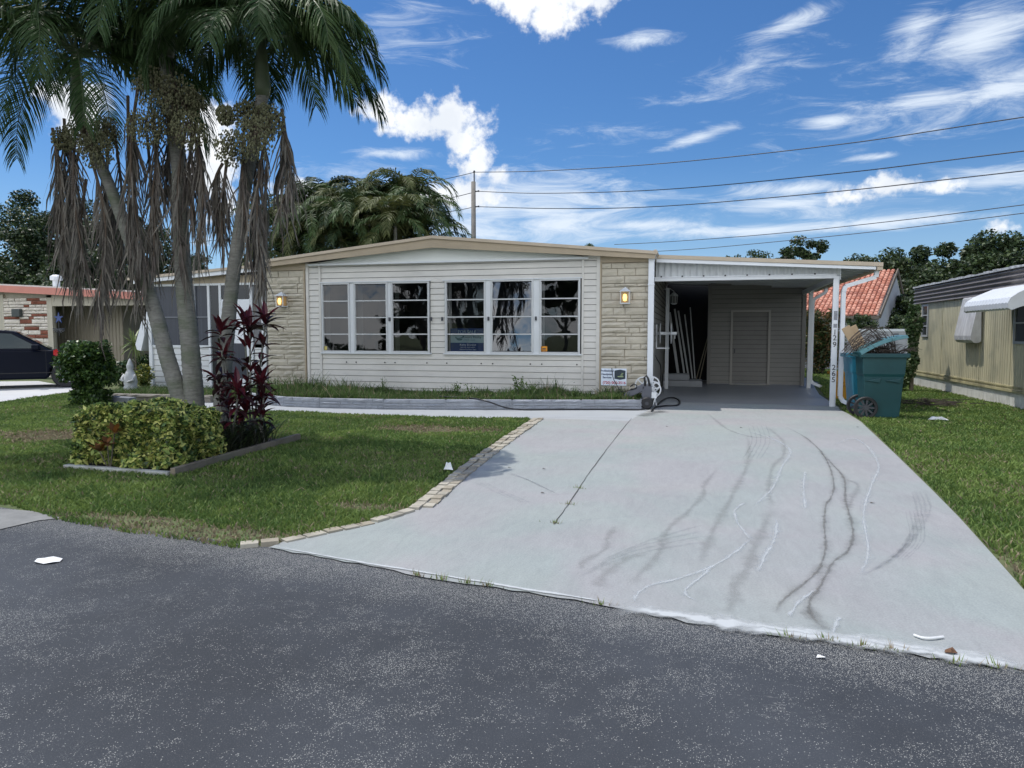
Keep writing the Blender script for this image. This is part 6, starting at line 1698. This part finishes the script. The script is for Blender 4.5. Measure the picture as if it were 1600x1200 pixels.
# ------------------------------------------------------------------ three big palms
def palm(label, trunk_px, Y, r0, r1, crown_px, seed, nfr, flen, fruits, deads, shaft_len=0.75, azs=None):
    rnd = random.Random(seed)
    base = W(*trunk_px[0], Y); base.z = 0
    t = thing('palm_tree', label, 'palm tree', tuple(base), 'three palms behind the hedge')
    pts = [Vector((0,0,-0.05))]
    P = [W(*q_, Y)-base for q_ in trunk_px]
    # extend to the ground
    d = (P[1]-P[0]); k = (P[0].z)/max(d.z,.01); g = P[0]-d*k*0.7; g.z = -0.03
    P = [g]+P
    crown = W(*crown_px, Y)-base
    sp_ = smooth_pts(P+[crown-Vector((0,0,shaft_len))], 22)
    n = len(sp_); mb = MB()
    rad_ = [(r0+(r1-r0)*min(1,(i/n)*1.2))*(1.0+0.22*max(0,1-i/n*9)) * (1+(0.028 if i%2 else -0.022)+rnd.uniform(-.012,.012)) for i in range(n)]
    mb.tube(sp_, rad_, 16); mb.build('trunk', bark_palm, t, smooth=True)
    s0_ = sp_[-1]; mb = MB()
    mb.tube([s0_-Vector((0,0,.03)), s0_+Vector((0,0,.08)), s0_.lerp(crown,.5), crown+Vector((0,0,.05))], [r1*1.05,r1*1.35,r1*1.05,r1*.5], 14); mb.build('crownshaft', shaft_m, t, smooth=True)
    for k in range(nfr):
        a = k*2.399+seed+rnd.uniform(-.25,.25); e = 1.25-1.15*(k/nfr)**1.0+rnd.uniform(-.1,.1)
        if azs and k < len(azs): a, e = azs[k]
        mb = MB(); L_ = flen*rnd.uniform(.88,1.1)
        frond(mb, crown+Vector((0,0,rnd.uniform(-.08,.05))), a, e, L_, rnd.uniform(1.9,2.5)*(0.78+.22*(e>.4)), .64, 84, .026, rnd, droop=1.25, vlift=.45, mi=0 if rnd.random() < .72 else 2, rmi=1)
        mb.build('frond', [frond_m, shaft_m, frond_m2], t)
    for (px_, py_, r_, dy) in fruits:
        r_ *= 1.15; c_ = W(px_, py_, Y+dy-.3)-base; rr = random.Random(px_); mb = MB()
        br = s0_ + Vector((0,0,.0))
        for k in range(34):
            u = Vector((rr.gauss(0,1),rr.gauss(0,1),rr.gauss(0,1)-.3)).normalized()*r_*rr.uniform(.6,1)
            mb.tube([br.lerp(c_,.25), c_+Vector((0,0,r_*.5)), c_+u],[.006,.004,.003],3,1,caps=False)
        for k in range(560):
            u = Vector((rr.gauss(0,1),rr.gauss(0,1),rr.gauss(0,1))).normalized()*r_*(rr.random()**.4); u.z *= 1.1; q_ = c_+u; s_ = rr.uniform(.009,.016)
            mb.add([q_+Vector(v_)*s_ for v_ in ((1,0,0),(0,1,0),(-1,0,0),(0,-1,0),(0,0,1.4),(0,0,-1.4))],[(0,1,4),(1,2,4),(2,3,4),(3,0,4),(1,0,5),(2,1,5),(3,2,5),(0,3,5)])
        mb.build('fruit_cluster', [fruit_m, spathe_m], t)
    for (xa_, ya_, xb_, yb_, dy, wd_) in deads:
        mb = MB(); a_ = W(xa_,ya_,Y+dy*.4)-base; b_ = W(xb_,yb_,Y+dy)-base
        dead_frond(mb, a_, b_, wd_*rnd.uniform(.7,1.15), rnd, n=50, w=.018, ll=.62)
        mb.build('dead_frond', [dead_m, spathe_m, dead_m2], t)
    return t
palm('left leaning palm with hanging dead fronds, its trunk bending over the porch', [(284,632),(262,560),(237,470),(208,390),(175,300)], 8.1, .122, .075, (118,88), 3, 23, 2.25,
     [(132,212,.20,-.1),(150,235,.19,-.2),(100,218,.13,.1),(165,205,.16,.2)],
     [(82,200,100,380,-.1,.35),(100,185,88,330,.3,.3),(118,200,135,420,-.2,.4),(140,240,150,470,-.3,.35),(155,250,165,430,.2,.35),(178,200,185,450,.1,.4),(200,150,205,440,-.2,.35),(215,140,222,390,-.3,.35),(110,215,118,380,.2,.4),(135,280,125,470,.1,.4),(125,230,105,420,.35,.45),(168,230,158,500,.15,.4),(205,180,212,480,-.05,.4),(90,230,112,440,.1,.45)])
palm('middle upright palm with the tallest crown and the largest fruit clusters', [(304,632),(297,540),(288,450),(282,350),(278,250)], 8.15, .138, .088, (256,-8), 5, 24, 2.15,
     [(240,140,.22,-.2),(275,150,.22,-.1),(228,200,.20,-.2),(295,205,.20,-.1),(262,195,.22,.1),(300,160,.15,.1)],
     [(240,170,240,400,-.25,.4),(250,190,225,460,-.2,.4),(292,190,290,430,-.2,.4),(280,200,280,380,.2,.4),(300,210,302,340,-.1,.35),(310,200,312,300,.1,.3),(262,200,255,300,.1,.4),(230,210,232,470,.1,.4),(296,180,306,400,-.35,.35)])
palm('right palm with a slender curved trunk beside the stone panel', [(345,648),(352,560),(362,450),(376,350),(386,280)], 8.2, .112, .075, (408,52), 8, 20, 1.75,
     [(362,232,.19,-.1),(352,180,.10,-.1),(398,215,.22,-.2),(420,190,.18,.1),(385,180,.16,.1)],
     [(355,250,347,370,-.1,.35),(348,255,342,330,.1,.3),(382,190,390,400,-.2,.35),(420,190,412,440,-.25,.4),(432,180,436,330,-.1,.4),(405,210,400,410,.2,.35),(440,170,430,280,.2,.3),(418,260,405,450,.1,.25)],
     azs=[(R(20),.9),(R(0),.45),(R(-25),.6),(R(40),.2),(R(-50),.3),(R(60),.8)])

# ------------------------------------------------------------------ palm grove behind the house
grove_leaf = [leafmat('grove_leaf', (0.055,0.095,0.028), .62, .4, 1.0, .2), leafmat('grove_leaf_yellow', (0.095,0.11,0.034), .62, .3, 1.0, .25), leafmat('grove_leaf_dark', (0.026,0.048,0.015), .62, .3, 1.0, .15)]
def grove_palm(label, px_, py_, Y, seed, n=34, L_=2.5):
    rnd = random.Random(seed); c_ = W(px_, py_, Y); t = thing('grove_palm', label, 'palm tree', (c_.x,Y,0), 'clustered palms behind the house')
    mb = MB(); mb.tube([(0,0,0),(rnd.uniform(-.2,.2),0,c_.z*.5),(0,0,c_.z)],[.12,.09,.07],8); mb.build('trunk', bark_palm, t)
    mb = MB(); w_ = rnd.choice((0,0,2,1))
    for k in range(n):
        frond(mb, (rnd.uniform(-.5,.5)*(k>14),rnd.uniform(-.3,.3)*(k>14),c_.z-(0 if k<15 else (k-14)*.11)), k*2.4+seed, 1.35-1.25*(k%15)/15+rnd.uniform(-.1,.1), L_*rnd.uniform(.8,1.1), rnd.uniform(1.9,2.8), .62, 34, .06, rnd, droop=.85, vlift=.45, mi=rnd.choice((w_,0,0,2,1)), rmi=1, segs=2, rr=.03)
    mb.build('crown', grove_leaf, t)
gl = [(455,352,27,'lowest left palm of the clump, next to the dead fronds'),(482,330,28,'small palm second from the left in the clump'),(520,310,29,'tall palm on the left side of the clump with a flat top'),(498,350,26.5,'low front palm at the left over the eave'),
      (555,322,28,'palm left of the middle of the clump'),(545,345,26.5,'low front palm left of the roof ridge with arching fronds'),(590,312,29.5,'tall palm at the middle of the clump'),(590,345,27,'low middle palm with fronds like a curtain'),
      (620,310,29,'tall rounded palm right of the middle of the clump'),(632,345,26.5,'low front palm just left of the roof ridge'),(655,300,28.5,'tall palm with an upright spear on the right of the clump'),(668,335,27.5,'rightmost palm of the clump with drooping tips by the pole'),(575,335,31,'rear palm in the dense heart of the clump'),(640,330,31,'rear palm at the right heart of the clump')]
for i, (a_, b_, y_, l_) in enumerate(gl): grove_palm(l_, a_-14, b_+2, y_, 100+i)

# ------------------------------------------------------------------ utility pole and wires
pp = W(740,368,40); ptop = W(740,284,40).z
pole = thing('utility_pole', 'weathered wooden utility pole rising behind the house roof ridge', 'utility pole', (pp.x,40,0))
mb = MB(); mb.tube([(0,0,0),(0,0,ptop)],[.17,.13],12); mb.build('pole_shaft', pole_m, pole, smooth=True)
zA, zB, zC = W(742,269,40).z, W(748,299,40).z, W(748,323,40).z
mb = MB(); mb.bar((.05,0,ptop-.1),(.05,0,zA),.06,.06); mb.lathe([(0,zA-.02),(.05,zA-.02),(.07,zA+.04),(.03,zA+.1),(0,zA+.1)],10,c=(.05,0,0)); mb.build('top_insulator', dgrey_m, pole)
for z_ in (zB, zC):
    mb = MB(); mb.tube([(.1,0,z_),(.22,0,z_+.01),(.34,0,z_+.02)],[.05,.03,.06],8); mb.build('side_insulator', dgrey_m, pole)
def wire(label, pts_px, Y0_, Y1_, rad=.02):
    # follow the wire through the air from the pole towards the right neighbour
    n = len(pts_px); pts = []
    for i, (x_, y_) in enumerate(pts_px):
        # Y varies linearly along X between the two ends
        d = ray(x_, y_); pts.append((d, x_, y_))
    # line in plan: from A to B
    A = W(*pts_px[0], Y0_); B = W(*pts_px[-1], Y1_)
    out = []
    for d, x_, y_ in pts:
        dxy = Vector((d.x,d.y)); ab = Vector((B.x-A.x,B.y-A.y)); den = dxy.x*ab.y-dxy.y*ab.x
        s_ = (A.x*ab.y-A.y*ab.x)/den
        out.append(Vector((d.x*s_, d.y*s_, CAM_H+d.z*s_)))
    e = out[-1]+(out[-1]-out[-2])*3; out.append(e)
    mb = MB(); mb.tube(smooth_pts(out,6), rad, 5, caps=False); o = mb.build('power_line', wire_m, smooth=True); tag(o, label, 'power line', 'overhead power lines')
wire('highest power line sloping from the pole top to the upper right', [(742,269),(850,267),(1040,255),(1310,226),(1600,183)], 40, 27)
wire('second power line from the top right of the pole', [(748,299),(850,302),(1040,296),(1310,271),(1600,236)], 40, 27)
wire('third power line from the top right of the pole', [(748,323),(880,326),(1040,322),(1310,299),(1600,267)], 40, 27)
wire('fourth power line low over the carport roof', [(960,382),(1040,378),(1200,366),(1400,345),(1600,320)], 46, 32, .018)
wire('lowest power line just above the carport roof', [(1000,394),(1100,388),(1300,369),(1450,352),(1600,333)], 48, 34, .018)
wire('highest power line going left from the pole behind the palm clump', [(742,269),(690,281),(600,300),(470,312),(310,325)], 40, 48)
wire('middle power line going left from the pole', [(738,301),(690,312),(600,326),(470,345),(310,358)], 40, 48)
wire('lowest power line going left from the pole', [(738,324),(700,331),(600,345),(470,362),(310,378)], 40, 48)

# ------------------------------------------------------------------ tiled house, fence, hedges, trees behind
th = thing('tile_roof_house', 'distant house with orange clay tile roof and grey gable wall right of the carport', 'house', (5,38,0))
YT = 34.0
e0, e1 = W(1200,497,YT), W(1370,494,YT); ez = e1.z
rt_ = W(1390,423,YT+4.2)
tile_m = [mat('clay_tile_a', (0.50,0.20,0.13), .75, .2, 5), mat('clay_tile_b', (0.62,0.30,0.21), .75, .2, 5), mat('clay_tile_c', (0.40,0.16,0.11), .75, .2, 5)]
TH = Matrix.Translation((e1.x,YT,0)) @ Matrix.Rotation(-R(22),4,'Z') @ Matrix.Translation((-e1.x,-YT,0))
mb = MB(TH); rnd = random.Random(31); rows = 18; xw = .20
run = 4.5; rise = rt_.z-ez
xr0, xr1 = e1.x, rt_.x
for r_ in range(rows):
    y0_, y1_ = YT+run*r_/rows, YT+run*(r_+1)/rows+0.06; z0_, z1_ = ez+rise*r_/rows+.05, ez+rise*(r_+1)/rows+.02
    x_ = e0.x-4
    xe = e1.x+(rt_.x-e1.x)*r_/rows*0
    while x_ < e1.x+0.1:
        k5 = [(-.09,0),(-.06,.05),(0,.07),(.06,.05),(.09,0)]
        vs = [(x_+a_,y0_,z0_+b_) for a_, b_ in k5]+[(x_+a_,y1_,z1_+b_) for a_, b_ in k5]
        mb.add(vs, [(i,i+1,i+6,i+5) for i in range(4)]+[(0,1,2,3,4)], rnd.choice((0,0,1,1,2))); x_ += xw
mb.prism([(e0.x-4,YT,ez-.02),(e0.x-4,YT+run,ez+rise-.02),(e0.x-4,YT+run*2,ez-.02)],(e1.x-.2-e0.x+4,0,0),2)
at_origin(th, mb.build('tile_roof', tile_m, th))
stucco = mat('grey_stucco', (0.42,0.43,0.45), .85, .08, 3)
mb = MB(TH); mb.box(e0.x-4,YT+.35,0,e1.x-.15,YT+run*2-.4,ez); mb.prism([(e1.x-.15,YT+.3,ez-.1),(e1.x-.15,YT+run,ez+rise-.15),(e1.x-.15,YT+run*2-.3,ez-.1)],(.2,0,0)); mb.box(e1.x-.15,YT+.3,0,e1.x+.05,YT+run*2-.3,ez-.1)
at_origin(th, mb.build('stucco_wall', stucco, th))
mb = MB(TH); mb.box(e0.x-4,YT-.05,ez-.12,e1.x+.1,YT+.06,ez+.02); mb.bar((e1.x+.13,YT,ez),(e1.x+.13,YT+run,ez+rise),.05,.2); mb.bar((e1.x+.13,YT+run,ez+rise),(e1.x+.13,YT+2*run,ez),.05,.2); at_origin(th, mb.build('eave_board', mat('brown_eave', (0.16,0.13,0.10), .7, .1), th))
# garden wall
fw_ = thing('garden_wall', 'long grey block garden wall with a white cap behind the teal bins', 'wall', (8,31,0))
zw = W(1400,514,31).z
mb = MB(); stones(mb, -5, 6, 0, zw-.1, 0, random.Random(2), rows=(.2,), lens=(.4,.4001), dep=.02, gap=.004); mb.box(-5,0.0,0,6,.15,zw-.1); mb.build('block_wall', mat('block_wall_grey', (0.33,0.34,0.36), .85, .15, 3), fw_)
mb = MB(); mb.box(-5,-.04,zw-.1,6,.19,zw); mb.build('wall_cap', mat('wall_cap_white', (0.6,0.62,0.64), .7, .1), fw_)
hg = [leafmat('hedge_brown', (0.17,0.10,0.035), .6, .4, 1.5, .2), leafmat('hedge_olive', (0.08,0.095,0.03), .6, .4, 1.5, .2), hib[2]]
for i, (px_, Y_, zc, rx, rz_, l_) in enumerate([(1285,27.5,1.3,1.1,1.35,'tall rounded brown green hedge seen through the carport, nearest the post'),(1250,28.5,1.2,1.1,1.3,'brown green hedge behind the storage room corner')]):
    shrub('tall_hedge', l_, px_, Y_, zc, rx, .8, rz_, 9000, .11, hg, [1.2,2,1], 80+i, 'hedges behind the carport', ptype='hedge')
gm = [leafmat('tree_leaf', (0.055,0.085,0.03), .5, .45, .5, .2), leafmat('tree_leaf_dark', (0.028,0.048,0.018), .5, .4, .5, .15), leafmat('tree_leaf_light', (0.10,0.14,0.045), .5, .3, .5, .25)]
for i, (px_, Y_, rx, l_) in enumerate([(1340,32.0,.9,'low shrub on the wall top left of the branch heap'),(1400,33,1.0,'low shrub above the garden wall left of the vine'),(1425,32.0,.8,'low shrub above the garden wall behind the vine')]):
    shrub('wall_shrub', l_, px_, Y_, 1.75, rx, .5, .5, 1800, .12, gm, [2,2,1], 90+i, 'shrubs behind the garden wall')
def bt(name, label, px_, ytop, Y, spread, th_, seed, nl, ls, w_=(3,4,1), group='background trees', K=45, **k):
    p = W(px_, ytop, Y)
    return tree(name, label, (p.x,Y,0), p.z, spread, th_, seed, int(nl*1.8), ls*.72, gm, w_, group, K=K, **k)
# right of the carport
bt('broad_tree','dark oak rising right of the tiled roof, left end of the tree row',1352,392,48,3.6,1.2,1,9000,.30)
bt('broad_tree','dark oak above the tiled roof with a pointed top',1420,378,46,4.0,1.0,2,13000,.30)
bt('broad_tree','dark oak behind the far corner of the beige home',1470,395,44,3.8,.6,3,11000,.30)
bt('broad_tree','spreading oak above the brown roof band with a small side tuft',1515,370,46,3.6,1.2,4,12000,.30)
bt('broad_tree','tallest dark oak at the right edge of the picture',1580,358,44,4.2,1.2,5,14000,.30)
bt('broad_tree','low dark tree in the gap behind the garden wall',1420,450,38,2.6,.3,6,8000,.25)
bt('broad_tree','dark oak out by the right edge behind the beige home',1650,365,44,4.2,1.2,7,9000,.30)
# over the carport roof
bt('broad_tree','small sparse tree peeking over the middle of the carport roof',1185,372,62,3.3,4.0,8,2600,.30,(2,4,1),K=30)
bt('broad_tree','taller sparse tree peeking over the carport roof on the right',1250,362,60,2.6,4.0,9,3600,.30,(2,4,1),K=26)
bt('broad_tree','bright green tree top just showing over the house roof right of the pole',933,369,60,2.6,3.5,10,3500,.28,(2,1,4),K=26)
# left
bt('broad_tree','dark dense tree at the far left edge behind the pink fascia house',10,283,34,5.0,1.5,11,16000,.28,(2,5,.6))
bt('broad_tree','dark dense tree left of the hanging dead fronds',95,322,33,4.4,1.0,12,15000,.28,(2,5,.6))
bt('broad_tree','dark tree behind the left palm crown',175,300,36,4.0,1.5,13,13000,.28,(2,5,.6))
bt('broad_tree','dark tree between the left and middle palm trunks',250,372,34,3.0,1.2,14,8000,.28,(2,5,.6))
bt('broad_tree','dark tree in the gap right of the middle palm trunk',305,392,38,2.6,1.5,15,4500,.28,(2,5,.6))
bt('broad_tree','dark low tree behind the left neighbour roof',130,385,30,3.4,.8,16,9000,.26,(2,5,.6))
bt('broad_tree','dark low tree behind the far left of the pink fascia house',-40,350,30,4.4,.8,18,9000,.26,(2,5,.6))
bt('broad_tree','dark tree left of the palm clump above the eave',425,352,33,2.4,1.0,17,6000,.26,(2,5,.6))
for i, (px_, l_) in enumerate([(45,'leafy green shrub top over the left end of the pink fascia'),(95,'leafy green shrub top right of the roof vent'),(140,'leafy green shrub top under the dead fronds')]):
    shrub('roofline_shrub', l_, px_, 25.5, 2.7, 1.5, .8, 1.25, 3600, .2, [gm[0],gm[2],gm[1]], [2,2,1], 120+i, 'shrubs behind the pink fascia house')
# across the street, behind the camera: trees the windows reflect
for i, (x_, y_, h_, s_, l_) in enumerate([(-20.0,-22,9,3.0,'tall tree across the street reflected in the third window'),(-9.0,-22,8,2.4,'tall tree across the street reflected in the sixth window'),(-27,-32,4.6,4.5,'low tree across the street reflected in the first window'),
        (-17,-34,3.6,4.0,'low tree across the street reflected in the fifth window'),(-37,-34,4.4,5,'low tree across the street far to the left'),(-4,-34,4,4.5,'low tree straight across the street'),(10,-30,6,4.5,'tree across the street far to the right')]):
    tree('street_tree', l_, (x_,y_,0), h_, s_, min(1.4,h_*.2), 200+i, 6000, .38, gm, (2,4,1), 'trees across the street', K=30)

# ------------------------------------------------------------------ litter
def crumple(name, label, p, pts, m, h=.02):
    mb = MB(); n = len(pts); c = Vector((sum(a[0] for a in pts)/n, sum(a[1] for a in pts)/n, h))
    vs = [Vector((a[0],a[1],0.004+.006*(i%2))) for i, a in enumerate(pts)]+[c]+[Vector((a[0]*.6+c.x*.3,a[1]*.6,h*(.6+.5*(i%2)))) for i, a in enumerate(pts)]
    fs = [(i,(i+1)%n,n+1+(i+1)%n,n+1+i) for i in range(n)]+[(n+1+i,n+1+(i+1)%n,n) for i in range(n)]
    mb.add(vs, fs); o = mb.build(name, m); o.location = p; tag(o, label, 'litter'); return o
paper = mat('white_paper', (0.78,0.78,0.76), .6, .05, 20)
p = G(76,878); crumple('paper_plate','crumpled white paper plate lying on the road at lower left',(p.x,p.y,.006),[(math.cos(a)*.088,math.sin(a)*.065) for a in [k*PI/5 for k in range(10)]],paper,.014)
p = G(701,739); crumple('paper_scrap','white crumpled paper scrap on the lawn beside the paver edging',(p.x,p.y,.035),[(-.05,-.02),(.0,-.04),(.06,-.03),(.03,.02),(-.02,.05),(-.05,.03)],paper,.07)
p = G(1466,660); crumple('plastic_scrap','white plastic scrap on the grass near the teal bin',(p.x,p.y,.04),[(-.16,-.02),(.0,-.05),(.15,-.02),(.1,.03),(-.04,.06),(-.14,.03)],paper,.05)
p = G(1282,1030); crumple('paper_bit','tiny white paper bit on the road below the driveway',(p.x,p.y,.006),[(-.02,-.01),(.02,-.01),(.02,.01),(-.01,.012)],paper,.01)
mb = MB(); mb.tube(smooth_pts([G(1428,992,.02),G(1440,996,.022),G(1455,997,.022),G(1474,995,.02)]),.006,6); o = mb.build('plastic_strip', paper); tag(o,'thin curved white plastic strip on the driveway at lower right','litter')
p = G(1484,1026); crumple('fallen_leaf','curled brown dead leaf on the driveway lip at lower right',(p.x,p.y,.018),[(-.025,-.01),(.0,-.02),(.03,-.008),(.02,.015),(-.015,.018)],mat('brown_leaf',(0.16,0.08,0.04),.8,.2),.022)
rnd = random.Random(77)
dbm = mat('dark_debris', (0.05,0.04,0.03), .9, .3)
for i, (x_, y_) in enumerate([(850,735),(848,773),(1042,668),(1158,670),(1363,789),(1340,669),(796,733)]):
    p = G(x_, y_); crumple('leaf_debris','small dark leaf speck on the pale driveway',(p.x,p.y,.014),[(-.02,-.006),(.01,-.01),(.02,.004),(-.01,.01)],dbm,.006)['group'] = 'leaf specks on the driveway'

# puddle by the washer, with the machine's shadow painted into its dark colour
ribbon('wet_shadow_patch', [(1003,652),(1015,648),(1028,645),(1040,643)], .55, stain_wet_shadow, jit=.01)

# consistent outward normals for the hand-built meshes
import bmesh
for o in list(C.objects):
    if o.type == 'MESH' and o.get('kind') != 'stuff' and len(o.data.polygons) < 20000 and not any(k in o.name for k in ('foliage','frond','crown','siding','pane','stain','trail')):
        bm = bmesh.new(); bm.from_mesh(o.data); bmesh.ops.recalc_face_normals(bm, faces=bm.faces); bm.to_mesh(o.data); bm.free()
